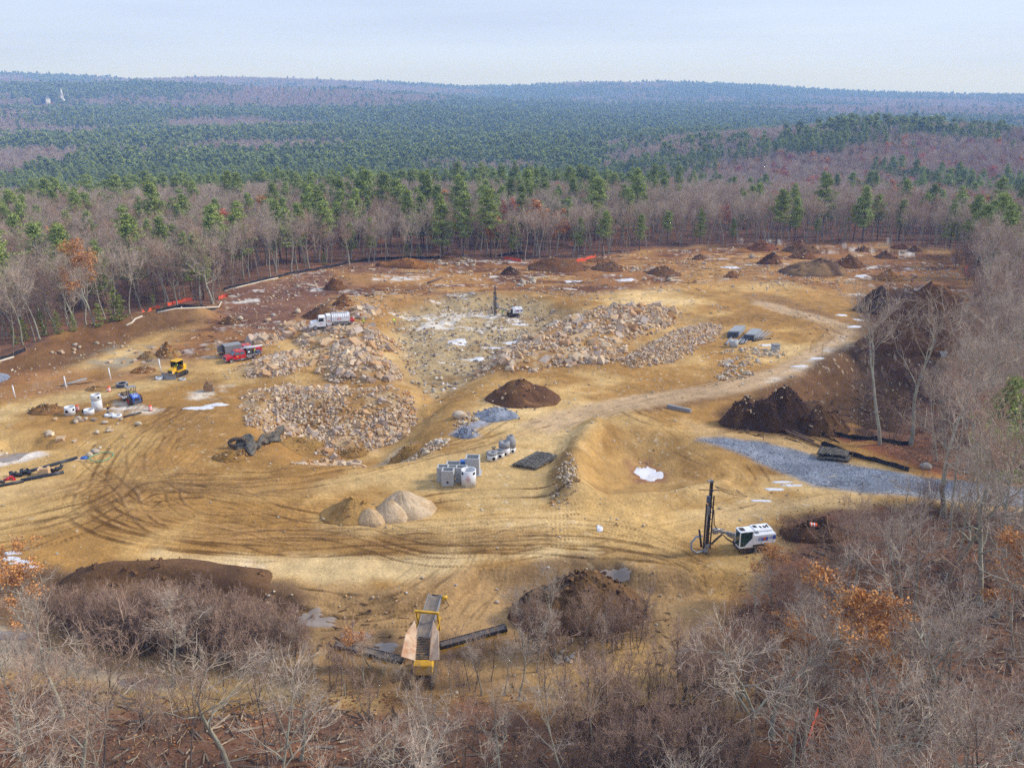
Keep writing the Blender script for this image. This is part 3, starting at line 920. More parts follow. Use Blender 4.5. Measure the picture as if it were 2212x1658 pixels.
def pine_tree(seed, Ht, r0=.24, base=.3, width=.2, whorls=14, per=5, clumps=8, cards=13, size=.32, flat=.35, irr=.35):
    rg = np.random.default_rng(seed)
    wood, ned = Acc(), Acc()
    P = _path(np.array([0, 0, -.4]), np.array([rg.normal() * .02, rg.normal() * .02, 1.0]), Ht, 9, .02, .02, rg)
    wood.tube(P, r0 * (1 - np.linspace(0, .92, 10)), 6)
    cs, sz = [], []
    for w in range(whorls):
        t = base + (1 - base) * (w + rg.uniform(0, .6)) / whorls
        k = min(t, .995) * 9; ki = min(int(k), 8)
        p = P[ki] + (P[ki + 1] - P[ki]) * (k - ki)
        u = (t - base) / (1 - base)
        prof = min(1, .45 + 2.2 * u) * (1 - u) ** .75 + .06
        for b in range(per):
            a = rg.uniform(0, 2 * np.pi)
            L = Ht * width * prof * 1.35 * rg.uniform(1 - irr, 1 + irr * .7)
            d = np.array([math.cos(a), math.sin(a), .10 + .5 * u])
            B = _path(p, d, L, 4, .06, .07, rg)
            wood.tube(B, .05 * (1 - np.linspace(0, .7, 5)), 3)
            t2 = rg.uniform(.25, 1.02, clumps)
            q = B[0] + (B[-1] - B[0]) * t2[:, None]
            q[:, 2] += (np.interp(t2 * 4, np.arange(5), B[:, 2]) - q[:, 2])
            q += rg.normal(size=(clumps, 3)) * np.array([.22, .22, .08]) * Ht / 16
            cs.append(q); sz.append(np.full(clumps, Ht / 18 * rg.uniform(.7, 1.2)))
    C = np.vstack(cs); S_ = np.concatenate(sz)
    top = P[-1] + rg.normal(size=(6, 3)) * np.array([.15, .15, .4])
    C = np.vstack([C, top]); S_ = np.concatenate([S_, np.full(6, Ht / 22)])
    n = len(C)
    k = np.repeat(np.arange(n), cards)
    c = C[k] + rg.normal(size=(len(k), 3)) * np.array([.38, .38, .16]) * S_[k][:, None]
    d1 = rg.normal(size=(len(k), 3)) * np.array([1, 1, flat]) + np.array([0, 0, .25])
    d1 /= np.linalg.norm(d1, axis=1)[:, None]
    d2 = np.cross(d1, rg.normal(size=(len(k), 3))); d2 /= np.linalg.norm(d2, axis=1)[:, None]
    s_ = (size * S_[k] * rg.uniform(.6, 1.3, len(k)))[:, None]
    Vv = np.stack([c - d2 * s_ * .38, c + d2 * s_ * .38, c + d1 * s_ * 1.25], 1).reshape(-1, 3)
    ned.addv(Vv, np.arange(len(Vv)).reshape(-1, 3))
    return [wood, ned]

def tree_meshes(name, parts, mats_):
    return [a.mesh('%s_%d' % (name, i), m, smooth=(i == 0)) for i, (a, m) in enumerate(zip(parts, mats_))]

# prototypes shared by all copies
BT = []      # forest hardwoods, 14 m tall
for i in range(6):
    BT.append(tree_meshes('bare_tree', bare_tree(100 + i, 14.0, .20, fork=(.5, .42, .55, .38, .48, .6)[i], spread=(.55, .7, .5, .8, .6, .45)[i], nl=(8, 9, 7, 9, 8, 7)[i],
                                                  nb=6, ntw=6, nsl=6, gnarl=(.12, .18, .10, .2, .14, .1)[i]), (M_bark, M_twig if i % 3 else M_twigr)))
FT = []      # broad near oaks with many crooked limbs
for i in range(3):
    FT.append(tree_meshes('broad_tree', bare_tree(140 + i, 14.0, .26, fork=.3, spread=.95, nl=10, nb=8, ntw=5, nsl=4, gnarl=.26, crown_up=.06, tw_w=.02), (M_bark, M_twig)))
NT = []      # open, tall trees of the near wood
for i in range(5):
    NT.append(tree_meshes('near_tree', bare_tree(240 + i, 14.0, (.19, .15, .22, .13, .17)[i], fork=(.4, .5, .34, .55, .45)[i], spread=(.7, .5, .85, .45, .6)[i], nl=(9, 8, 9, 7, 8)[i], nb=6, ntw=5, nsl=4,
                                                   gnarl=(.2, .12, .24, .1, .16)[i], tw_w=.02, crown_up=.09), (M_bark if i != 3 else M_barkd, (M_twig, M_twigr)[i % 2])))
OT = []      # oaks that kept their leaves
for i in range(3):
    OT.append(tree_meshes('leafy_oak', bare_tree(170 + i, 12.0, .17, fork=.3, spread=.95, nl=10, nb=7, ntw=6, nsl=6, gnarl=.2, leaf=(.085, 2, 1.0), tw_w=.02), (M_bark, M_twig, M_leafo)))
ST = []      # saplings
for i in range(3):
    ST.append(tree_meshes('sapling', bare_tree(190 + i, 7.0, .055, fork=.2, spread=.42, nl=8, nb=3, ntw=5, nsl=5, gnarl=.1, crown_up=.16, tw_w=.017, multi=(1, 2, 3)[i]), (M_barkd, M_twigr)))
PT = [tree_meshes('pine', pine_tree(200 + i, 18.0, base=(.22, .35, .45, .3)[i], width=(.2, .17, .19, .15)[i], irr=(.3, .45, .5, .3)[i]), (M_pbark, M_pine)) for i in range(4)]
YP = [tree_meshes('young_pine', pine_tree(220 + i, 5.0, r0=.06, base=.08, width=.24, whorls=9, per=5, clumps=5, cards=8, size=.55), (M_pbark, M_piney)) for i in range(2)]

PARTN = ('trunk', 'crown', 'leaves')
def plant(name, meshes, label, cat, x, y, ht, base_h, rot, group=None, z=None, lean=None):
    s_ = ht / base_h
    o = thing(name, label, cat, (x, y, gz(x, y) if z is None else z), rot, group, scale=s_)
    if lean: o.rotation_euler = (lean[0], lean[1], rot)
    for nme, m in zip(PARTN, meshes):
        put(nme, m, o)
    return o

def visible(x, y, mg=.03):
    """inside the frame, with a margin, looking at tree height"""
    dep_ = y * CP + (CAM_Z - 8) * SP
    return np.abs(x) * FPX / dep_ < 512 * (1 + mg) + 12

# how high the near woods reach in the photograph, column by column (rows of the 2211 px view)
LIM_X = [-100, 0, 120, 200, 420, 650, 700, 900, 1090, 1100, 1300, 1400, 1470, 1560, 1640, 1690, 1790, 1830, 1900, 2000, 2050, 2120, 2300]
LIM_Y = [1150, 1190, 1240, 1243, 1245, 1295, 1390, 1450, 1450, 1385, 1400, 1440, 1330, 1290, 1215, 1205, 1190, 1085, 1065, 990, 760, 540, 440]
def fit_height(x, y, ht, rnd_):
    d = axis_depth0(y)
    g = (x * FPX / d + 512) / GS
    lim = np.interp(g, LIM_X, LIM_Y) + rnd_ * 70
    v = lim * GS - 383.5
    zt = CAM_Z + (-FPX * SP - v * CP) * y / (FPX * CP - v * SP)
    return np.minimum(ht, zt - H(x, y))
def axis_depth0(y):
    return y * CP + (CAM_Z - 5) * SP

# ---- candidate places in the woods round the clearing
def jitter(x0, x1, y0, y1, s, seed):
    r_ = np.random.default_rng(seed)
    X, Y = np.meshgrid(np.arange(x0, x1, s), np.arange(y0, y1, s), indexing='ij')
    X = X.ravel() + r_.uniform(-.48, .48, X.size) * s; Y = Y.ravel() + r_.uniform(-.48, .48, Y.size) * s
    return X, Y, r_
X, Y, r_ = jitter(-235, 235, 30, 396, 4.4, 1)
c_ = clr(X, Y)
ok = (c_ > 1.2) & visible(X, Y, .06)
X, Y, c_ = X[ok], Y[ok], c_[ok]
dist = np.hypot(X, Y)
near = (Y < 112)
thin = r_.random(len(X))
keep = np.where(near, thin < .66, thin < .9)
X, Y, c_, dist, near = X[keep], Y[keep], c_[keep], dist[keep], near[keep]
app = np.where(near, 1e4 - dist, np.where(c_ < 7.5, 5e3 - dist - c_ * 8, np.where((X > 60) & (dist < 190), 4.4e3 - dist * 2, -dist - c_)))
order = np.argsort(-app)
IND = order[:258]
rest = order[258:]
ZN = {'near': ('bare grey hardwood tree in the near wood along the bottom of the view', 'bare trees of the near wood'),
      'right': ('bare hardwood tree in the wood along the right side of the clearing', 'bare trees of the right-hand wood'),
      'left': ('bare pale-trunked hardwood tree at the wood edge left of the clearing', 'bare trees of the left wood edge'),
      'back': ('bare pale-trunked hardwood tree in the wood edge behind the far clearing', 'bare trees of the far wood edge')}
def place_word(zn, g, y):
    if zn == 'near':
        w = ['at the far left', 'below the loam stockpile', 'below the left conveyor arm', 'below the screening plant', 'below the root-filled mound', 'below the open tan ground', 'below the near drill rig', 'at the lower right'][min(7, max(0, int(g / 276)))]
        r_ = 'front' if y < 58 else 'middle' if y < 72 else 'back'
        return 'bare tree in the %s rows of the near wood %s' % (r_, w), 'bare trees of the near wood'
    if zn == 'right':
        r_ = 'left of the orange oaks' if y < 75 and g < 1800 else 'at the lower corner' if y < 75 else 'part below the near drill rig' if y < 95 else 'part beside the gravel road' if y < 130 else 'part beside the dark hollow' if y < 175 else 'part beside the huge loam mound'
        return 'bare tree of the right-hand wood, %s' % r_, 'bare trees of the right-hand wood'
    if zn == 'left':
        r_ = 'left of the standpipes' if g < 120 else 'behind the dark left bank' if g < 240 else 'by the curving straw wattle' if g < 340 else 'behind the short silt fence' if g < 430 else 'just left of the fence corner' if g < 500 else 'just right of the fence corner'
        return 'bare pale-trunked tree of the left wood edge %s' % r_, 'bare trees of the left wood edge'
    r_ = ('at the left end of the long silt fence', 'at the middle of the long silt fence', 'at the right end of the long silt fence', 'left of the widest far mound', 'behind the widest far mound', 'right of the widest far mound',
          'behind the reddish back-edge mound', 'behind the tall dark back-edge mound', 'behind the far right corner')[int(np.searchsorted([600, 780, 960, 1130, 1260, 1420, 1620, 1800], g))]
    return 'pale bare tree of the far wood edge %s' % r_.replace('at the ', '').replace('of the long', 'of long'), 'bare trees of the far wood edge'
for i in IND:
    x, y, d = X[i], Y[i], dist[i]
    g = colG(x, y)
    zn = 'near' if (y < 112 and x < 40) else 'right' if (x > 30 and y < 235) else 'left' if (x < -58 and y < 262) else 'back'
    rg = random.Random(int(i) * 7 + 3)
    ZN[zn] = place_word(zn, (x * FPX / axis_depth0(y) + 512) / GS, y)
    if y < 112:
        kind = rg.random()
        gg = (x * FPX / axis_depth0(y) + 512) / GS
        ht = float(fit_height(x, y, rg.uniform(15, 21) if gg > 2040 else rg.uniform(10, 16.5), rg.random()))
        if ht < 3.2 or (x < -24 and y > 58 and rg.random() < .72): continue
        if kind < .3: plant('bare_tree', FT[rg.randrange(3)], ZN[zn][0], 'tree', x, y, ht, 14, rg.uniform(0, 6.28), ZN[zn][1], lean=(rg.uniform(-.1, .1), rg.uniform(-.1, .1)))
        else: plant('bare_tree', NT[rg.randrange(5)], ZN[zn][0], 'tree', x, y, ht, 14, rg.uniform(0, 6.28), ZN[zn][1], lean=(rg.uniform(-.06, .06), rg.uniform(-.06, .06)))
    else:
        ht = rg.uniform(16, 22) if zn == 'right' else rg.uniform(12.5, 17.5) if zn == 'left' else rg.uniform(11, 15.5)
        if zn == 'right' and y < 200:
            ht = float(fit_height(x, y, ht, rg.random()))
            if ht < 4: continue
        plant('bare_tree', BT[rg.randrange(6)], ZN[zn][0], 'tree', x, y, ht, 14, rg.uniform(0, 6.28), ZN[zn][1], lean=(rg.uniform(-.05, .05), rg.uniform(-.05, .05)))

# ---- trees one can single out, placed where the photograph has them
def pick(gx, gyb, gyt, label, name='bare_tree', ms=None, base_h=14.0, rot=0.0, cat='tree', group=None, zb=None, lean=None):
    p = at(gx, gyb) if zb is None else Vector((*W(gx, gyb, zb), zb))
    top = zat(gx, gyt, p.y)
    return plant(name, ms, label, cat, p.x, p.y, max(2, top - p.z), base_h, rot, group, z=p.z, lean=lean)

pick(1592, 1640, 1270, 'tall forked oak with lichen-grey limbs in front of the lower tan ground', ms=FT[0], rot=.4)
pick(1880, 1660, 1310, 'broad oak full of orange leaves at the lower right', 'leafy_oak', OT[0], 12, .3)
pick(1700, 1520, 1330, 'oak with sparse orange leaves left of the broad orange oak', 'leafy_oak', OT[1], 12, 1.3)
pick(1665, 1300, 1175, 'low oak with orange leaves just below the near drill rig', 'leafy_oak', OT[2], 12, 2.0)
pick(1745, 1310, 1190, 'orange-leaved oak to the right below the near drill rig', 'leafy_oak', OT[0], 12, 4.0)
pick(60, 1400, 1190, 'young oak with rusty leaves at the left edge by the dark stockpile', 'leafy_oak', OT[1], 12, 5.0)
pick(2190, 1420, 1160, 'oak with rusty leaves at the right edge of the view', 'leafy_oak', OT[2], 12, .8)
pick(205, 700, 520, 'oak topped with orange leaves in the left wood edge', 'leafy_oak', OT[2], 12, 2.2)
pick(800, 1440, 1330, 'small oak with russet leaves left of the conveyor plant', 'leafy_oak', OT[0], 12, 2.6)
pick(1900, 985, 655, 'tall pale tree with a bushy crown standing left of its twin by the silt fence', ms=BT[2], rot=1.0, zb=-2)
pick(1965, 960, 640, 'tall pale tree with a crooked trunk standing right of its twin by the silt fence', ms=BT[1], rot=2.0, zb=-2)
pick(1855, 935, 770, 'slim bare tree standing in the dark hollow left of the tall pale twins', ms=ST[0], base_h=7, rot=.2, zb=-2)
pick(460, 655, 478, 'big pale spreading tree at the fence corner of the left clearing edge', ms=FT[1], rot=.9)
pick(2150, 1330, 850, 'tall lichen-covered tree at the lower end of the right-hand wood', ms=BT[0], rot=.5)
pick(1805, 1290, 1060, 'pale bare tree beside the fallen traffic drum', ms=BT[3], rot=1.5)
pick(375, 1480, 1270, 'lichen-limbed bare oak beside the muddy track at lower left', ms=FT[2], rot=2.5)
pick(650, 1640, 1420, 'forked lichen-grey oak at the bottom left of the conveyor plant', ms=FT[1], rot=3.5)

ext = [(150, 1360, 1290), (210, 1385, 1275), (265, 1400, 1290), (320, 1400, 1260), (430, 1420, 1300), (480, 1400, 1310), (540, 1420, 1310), (590, 1430, 1330), (640, 1440, 1340), (300, 1440, 1320),
       (180, 1420, 1310), (520, 1465, 1350), (410, 1470, 1330), (610, 1480, 1380), (100, 1400, 1300), (680, 1470, 1370), (1130, 1400, 1260), (1200, 1420, 1250), (1260, 1400, 1265), (1160, 1450, 1300), (1300, 1430, 1330),
       (1220, 1560, 1370), (1310, 1580, 1380), (1440, 1580, 1380), (1500, 1560, 1360), (1560, 1500, 1330), (720, 1490, 1390), (745, 1500, 1400), (790, 1495, 1385), (815, 1505, 1410), (975, 1500, 1400), (1040, 1500, 1370), (1090, 1500, 1380), (1180, 1520, 1390), (1270, 1530, 1400), (1350, 1545, 1390), (1400, 1550, 1410), (1470, 1540, 1380), (1530, 1545, 1370), (1600, 1530, 1330), (1120, 1510, 1360),
       (880, 1500, 1438), (905, 1520, 1432), (930, 1505, 1440), (860, 1490, 1425), (1060, 1470, 1340), (1020, 1490, 1350), (990, 1480, 1430), (760, 1470, 1340)]
for k, (gx, gyb, gyt) in enumerate(ext):
    pick(gx, gyb, gyt, 'slim bare tree standing ' + ('in front of the loam stockpile' if gx < 400 else 'left of the left conveyor arm' if gx < 720 else 'beside the screening plant' if gx < 1100 else 'in front of the root-filled mound' if gx < 1330 else 'on the open tan ground of the lower yard'), ms=(ST + BT + ST)[k % 12], base_h=7 if (k % 12 < 3 or k % 12 > 8) else 14, rot=k * 1.9, group='slim bare trees below the yard')
for k, (gx, gyb, gyt, lab) in enumerate((
        (955, 556, 420, 'leftmost of the three tall pines behind the middle of the clearing'),
        (1000, 556, 414, 'middle one of the three tall pines behind the clearing'),
        (1060, 557, 406, 'rightmost and tallest of the three tall pines behind the clearing'),
        (2135, 600, 415, 'dark spreading pine at the right edge behind the clearing'),
        (295, 640, 446, 'broad full pine standing alone above the left wood'),
        (15, 690, 462, 'large dark pine at the left edge of the view'),
        (1675, 530, 408, 'slender pine rising behind the far mounds on the right'),
        (1862, 524, 400, 'thin-crowned pine behind the far right field'))):
    pick(gx, gyb, gyt, lab, 'pine_tree', PT[k % 4], 18.0, k * 1.1, 'pine')
PG = 'pines scattered along the wood edge'
for k, (gx, gyb, gyt) in enumerate(((95, 640, 478), (140, 640, 482), (362, 620, 466), (470, 600, 440), (430, 640, 500), (520, 590, 436), (648, 570, 436), (700, 566, 432), 
                                     (620, 575, 450), (1110, 556, 470), (1250, 556, 468), (1300, 555, 455), (1380, 545, 462), (1510, 530, 450), (1580, 528, 470), (1760, 522, 470),
                                     (1940, 522, 430), (2050, 540, 430), (2090, 560, 420), (2110, 580, 440), (440, 650, 520), (2160, 640, 440), (800, 562, 470), (1440, 533, 455))):
    pick(gx, gyb - 4, gyt, 'green pine rising among the bare trees ' + ('of the left wood' if gx < 400 else 'above the upper left silt fence' if gx < 800 else 'behind the widest far mound' if gx < 1320 else 'behind the far mounds on the right' if gx < 1900 else 'at the far right corner of the clearing'), 'pine_tree', PT[(k * 3 + 1) % 4], 18.0, k * 1.7, 'pine', PG)
YG = 'young yellow-green pines in the left wood edge'
for k, (gx, gyb, h) in enumerate(((55, 735, 5), (95, 725, 6), (128, 720, 5), (215, 705, 5.5), (248, 692, 7.5), (265, 690, 6), (35, 742, 4), (160, 715, 4), (330, 668, 4), (700, 572, 4), (880, 556, 5), (905, 556, 4))):
    p = at(gx, gyb)
    plant('young_pine', YP[k % 2], 'young yellow-green pine under the bare trees at the wood edge', 'pine', p.x, p.y, h, 5.0, k * 1.3, YG)
pick(2135, 1090, 815, 'light green pine in the right-hand wood above the gravel road', 'pine_tree', PT[0], 18.0, .4, 'pine')
pick(2195, 1040, 840, 'second green pine in the right-hand wood, nearer the picture edge', 'pine_tree', PT[1], 18.0, 1.4, 'pine')

# ---- woods seen as a mass
def instancer(name, protos, P, idx, scl, rot, tilt=None):
    """one object whose points carry copies of the prototype meshes"""
    coll = bpy.data.collections.new(name + '_kinds')
    for i, ms in enumerate(protos):
        if len(ms) == 1:
            me = ms[0]
        else:
            bm = bmesh.new()
            me = bpy.data.meshes.new('%s_%02d' % (name, i))
            for j, q in enumerate(ms):
                n0 = len(bm.faces)
                bm.from_mesh(q)
                bm.faces.ensure_lookup_table()
                for f in bm.faces[n0:]: f.material_index = j
                me.materials.append(q.materials[0])
            bm.to_mesh(me); bm.free()
        o = bpy.data.objects.new('%s_%02d' % (name, i), me)
        coll.objects.link(o)
    me = bpy.data.meshes.new(name)
    me.vertices.add(len(P)); me.vertices.foreach_set('co', np.asarray(P, np.float32).ravel())
    for nm, ty, val in (('tidx', 'INT', idx), ('tscl', 'FLOAT', scl), ('trot', 'FLOAT', rot)):
        a = me.attributes.new(nm, ty, 'POINT')
        a.data.foreach_set('value', np.asarray(val, np.int32 if ty == 'INT' else np.float32))
    ob = put(name, me)
    ng = bpy.data.node_groups.new(name + '_nodes', 'GeometryNodeTree')
    ng.interface.new_socket('Geometry', in_out='INPUT', socket_type='NodeSocketGeometry')
    ng.interface.new_socket('Geometry', in_out='OUTPUT', socket_type='NodeSocketGeometry')
    N, L = ng.nodes, ng.links
    gi, go = N.new('NodeGroupInput'), N.new('NodeGroupOutput')
    ip = N.new('GeometryNodeInstanceOnPoints')
    ci = N.new('GeometryNodeCollectionInfo'); ci.inputs['Collection'].default_value = coll
    ci.inputs['Separate Children'].default_value = True; ci.inputs['Reset Children'].default_value = True
    def na(nm, ty):
        q = N.new('GeometryNodeInputNamedAttribute'); q.data_type = ty; q.inputs['Name'].default_value = nm
        return q.outputs['Attribute']
    cx = N.new('ShaderNodeCombineXYZ'); L.new(na('trot', 'FLOAT'), cx.inputs['Z'])
    cs = N.new('ShaderNodeCombineXYZ'); s_ = na('tscl', 'FLOAT')
    for ax in 'XYZ': L.new(s_, cs.inputs[ax])
    L.new(gi.outputs[0], ip.inputs['Points']); L.new(ci.outputs[0], ip.inputs['Instance'])
    ip.inputs['Pick Instance'].default_value = True
    L.new(na('tidx', 'INT'), ip.inputs['Instance Index'])
    L.new(cx.outputs[0], ip.inputs['Rotation']); L.new(cs.outputs[0], ip.inputs['Scale'])
    L.new(ip.outputs[0], go.inputs[0])
    md = ob.modifiers.new('copies', 'NODES'); md.node_group = ng
    return tag(ob, kind='stuff')

# light prototypes for the far woods
LB = [tree_meshes('far_bare', bare_tree(300 + i, 14.0, .16, fork=.45, spread=.7, nl=7, nb=6, ntw=5, nsl=4, tw_w=.13, ngk=4), (M_bark, M_twig)) for i in range(4)]
LR = [tree_meshes('far_russet', bare_tree(320, 13.0, .16, fork=.4, spread=.8, nl=6, nb=5, ntw=4, nsl=3, tw_w=.08, ngk=4, leaf=(.2, 3, 2.4)), (M_bark, M_twigr, M_leafr)),
      tree_meshes('far_orange', bare_tree(321, 13.0, .16, fork=.4, spread=.8, nl=6, nb=5, ntw=4, nsl=3, tw_w=.08, ngk=4, leaf=(.16, 3, 2.4)), (M_bark, M_twigr, M_leafo))]
LP = [tree_meshes('far_pine', pine_tree(340 + i, 18.0, base=.12, width=(.2, .18, .22, .17)[i], whorls=9, per=6, clumps=4, cards=5, size=1.25, irr=.45), (M_pbark, M_pine)) for i in range(4)]

def pine_share(x, y):
    d = np.hypot(x, y); c = colG(x, y)
    nz = fbm(x, y, 620, 110, 4); nz2 = fbm(x, y, 70, 114, 3)
    left = sm(1500, 1150, c)
    e = .035 + .02 * left
    m1 = .05 + .13 * left + nz2 * .3
    m2 = np.where(c < 1300, .93 - .9 * sm(.14, .32, nz), .30 + nz2 * 1.3 + nz * .5)
    m3 = .97 - .95 * sm(.24, .4, nz)
    m4 = .28 + .9 * sm(-.02, .28, nz + nz2 * .4)
    p = e
    p = np.where(d > 300, m1, p)
    p = np.where(d > 470, m2, p)
    p = np.where((d > 1350), m3, p)
    return np.where(d > 2700, m4 * .8, p)

# (a) the wood round the clearing that is not built tree by tree
fx, fy = X[rest], Y[rest]
X2, Y2, r2 = jitter(-470, 470, 250, 900, 6.0, 2)
inr = ~((np.abs(X2) < 235) & (Y2 < 396))
o2 = inr & visible(X2, Y2, .06)
fx = np.concatenate([fx, X2[o2]]); fy = np.concatenate([fy, Y2[o2]])
# (b) far woods out to the horizon
rs, rows = 900.0, []
r3 = np.random.default_rng(5)
while rs < 7600:
    s_ = 6.6 * (rs / 900) ** .5
    n = int(1.2 * rs / s_)
    t = (np.arange(n) + r3.uniform(-.5, .5, n)) / n * 1.2 - .6
    q = rs + r3.uniform(-.5, .5, n) * s_
    rows.append(np.stack([q * np.sin(t), q * np.cos(t), np.full(n, 1.1 * (s_ / 6.6) ** .6)], 1))
    rs += s_
FARP = np.vstack(rows)
keepf = FARP[:, 1] > 905
FARP = FARP[keepf]
def settle(gx_, row, h, y0, y1):
    """distance at which something h metres tall, standing on the far ground, tops out on the given picture row"""
    yy = np.linspace(y0, y1, 400)
    xx = (gx_ - 1105.5) / 2017 * yy
    v = row * GS - 383.5
    zz = CAM_Z + (-FPX * SP - v * CP) * yy / (FPX * CP - v * SP)
    i = int(np.argmin(np.abs(H(xx, yy) + h - zz)))
    return float(yy[i]), float(xx[i])
CH_Y, CH_X = settle(133, 191, 46, 2500, 3450)
HO_Y, HO_X = settle(100, 207, 25, 2500, 3450)
def woods(px, py, sz, protoB, protoP, tagname, rseed):
    r4 = np.random.default_rng(rseed)
    for xc, yc in ((CH_X, CH_Y), (HO_X, HO_Y)):          # open ground round the far church and house
        kp_ = ~((np.abs(px - xc) < 22) & (py > yc - 170) & (py < yc + 25))
        px, py, sz = px[kp_], py[kp_], sz[kp_]
    n = len(px)
    pz = H(px, py)
    u = r4.random(n)
    dd = np.hypot(px, py)
    u = np.where(dd > 470, .5 + (u - .5) * .6, u)
    isp = u < pine_share(px, py)
    c = colG(px, py); d = np.hypot(px, py)
    red = (~isp) & (r4.random(n) < np.where((c > 1700) & (d > 300) & (d < 900), .06, .012) * (1 + 3 * sm(.2, .5, fbm(px, py, 60, 130, 2))))
    hs = sz * r4.uniform(.75, 1.15, n)
    rot = r4.uniform(0, 6.28, n)
    P = np.stack([px, py, pz - .2], 1)
    b = ~isp & ~red
    instancer('bare_wood_' + tagname, protoB, P[b], r4.integers(0, len(protoB), n)[b], hs[b], rot[b])
    instancer('pine_wood_' + tagname, protoP, P[isp], r4.integers(0, len(protoP), n)[isp], (hs * r4.uniform(.6, 1.2, n))[isp], rot[isp])
    instancer('russet_wood_' + tagname, LR, P[red], r4.integers(0, 2, n)[red], hs[red], rot[red])
okf = ~((fx > 30) & (fy < 200)) | (fit_height(fx, fy, 14.0, .3) > 11)
fx, fy = fx[okf], fy[okf]
woods(fx, fy, np.ones(len(fx)), BT, PT, 'around', 31)
woods(FARP[:, 0], FARP[:, 1], FARP[:, 2], LB, LP, 'distant', 32)

# (c) brush and saplings
def brush(name, polys, n, z0, seed, s0=.5, s1=1.0, protos=ST, lim=False):
    r5 = np.random.default_rng(seed)
    pts = []
    for poly, cnt in zip(polys, n):
        w = polyW(poly, z0); lo, hi = w.min(0), w.max(0)
        got = 0
        while got < cnt:
            q = r5.uniform(lo, hi, (cnt * 2, 2))
            q = q[sdf(w, q[:, 0], q[:, 1]) < 0][:cnt - got]
            pts.append(q); got += len(q)
    q = np.vstack(pts)
    sc = r5.uniform(s0, s1, len(q))
    if lim: sc = np.minimum(sc, fit_height(q[:, 0], q[:, 1], 99, r5.random(len(q))) / 7.0)
    q, sc = q[sc > .2], sc[sc > .2]
    return instancer(name, protos, np.stack([q[:, 0], q[:, 1], H(q[:, 0], q[:, 1])], 1), r5.integers(0, len(protos), len(q)), sc, r5.uniform(0, 6.28, len(q)))
brush('near_brush', [[(-60, 1400), (250, 1470), (700, 1480), (1120, 1500), (1350, 1560), (1640, 1560), (1640, 1720), (-60, 1720)],
                     [(1640, 1200), (1800, 1120), (2230, 1130), (2230, 1720), (1640, 1720), (1660, 1420)],
                     [(100, 1332), (400, 1345), (640, 1375), (700, 1445), (430, 1440), (250, 1415), (130, 1370)],
                     [(1120, 1280), (1260, 1270), (1320, 1340), (1250, 1400), (1120, 1380)],
                     [(700, 1420), (1150, 1440), (1180, 1500), (700, 1490)],
                     [(1200, 1460), (1640, 1440), (1640, 1560), (1200, 1560)], [(1210, 1630), (1610, 1630), (1610, 1720), (1210, 1720)]], [60, 110, 270, 0, 50, 46, 70], -1.7, 41, .4, 1.05, lim=True)
brush('mound_brush', [[(1105, 1378), (1400, 1372), (1385, 1425), (1130, 1425)]], [34], -1.7, 44, .5, .9)
brush('right_brush', [[(1850, 780), (2060, 790), (2230, 700), (2230, 1040), (2000, 1000), (1900, 960)], [(2050, 560), (2230, 560), (2230, 760), (2100, 760)]], [45, 70], -2, 42, .5, 1.1)
brush('left_brush', [[(-40, 760), (240, 690), (330, 660), (470, 650), (560, 600), (560, 570), (300, 600), (-40, 690)]], [130], 0, 43, .5, 1.0)

# leaf litter and fallen branches on the floor of the near woods
M_litter = mat_attr('leaf_litter', 'col', rough=.85, var=.15, scale=1.0, fine=5.0, fvar=.1, bump=0)
r7 = np.random.default_rng(70)
q = np.stack([r7.uniform(-75, 130, 260000), r7.uniform(38, 175, 260000)], 1)
q = q[(clr(q[:, 0], q[:, 1]) > -1.5) & visible(q[:, 0], q[:, 1])]
q = q[r7.random(len(q)) < (.35 + .65 * sm(-.2, .3, fbm(q[:, 0], q[:, 1], 6, 350, 3))) * np.clip(75 / np.hypot(q[:, 0], q[:, 1]), 0, 1)][:42000]
n = len(q)
c = np.stack([q[:, 0], q[:, 1], H(q[:, 0], q[:, 1]) + r7.uniform(.02, .12, n)], 1)
d1 = r7.normal(size=(n, 3)) * np.array([1, 1, .45]); d1 /= np.linalg.norm(d1, axis=1)[:, None]
d2 = np.cross(d1, r7.normal(size=(n, 3)) * np.array([.5, .5, 1])); d2 /= np.linalg.norm(d2, axis=1)[:, None]
s_ = r7.uniform(.06, .17, n)[:, None]
V = np.stack([c - d1 * s_, c + d2 * s_ * .7, c + d1 * s_, c - d2 * s_ * .7], 1).reshape(-1, 3)
F = np.arange(4 * n).reshape(n, 4)
me = np_mesh('leaf_litter', V, F, M_litter)
lc = np.array([lin(186, 132, 84), lin(160, 104, 66), lin(200, 160, 116), lin(126, 82, 56), lin(150, 116, 88), lin(110, 80, 60)])
vcol(me, 'col', np.repeat(lc[r7.integers(0, 6, n)] * r7.uniform(.8, 1.2, (n, 1)), 4, axis=0))
tag(put('leaf_litter', me), kind='stuff')

# ================================================================== SOIL PILES
M_pile = mat_attr('pile_soil', 'col', rough=.96, var=.25, scale=.7, fine=4.0, fvar=.2, bump=.06)
def axis_depth(y, z=0.0):
    return y * CP + (CAM_Z - z) * SP

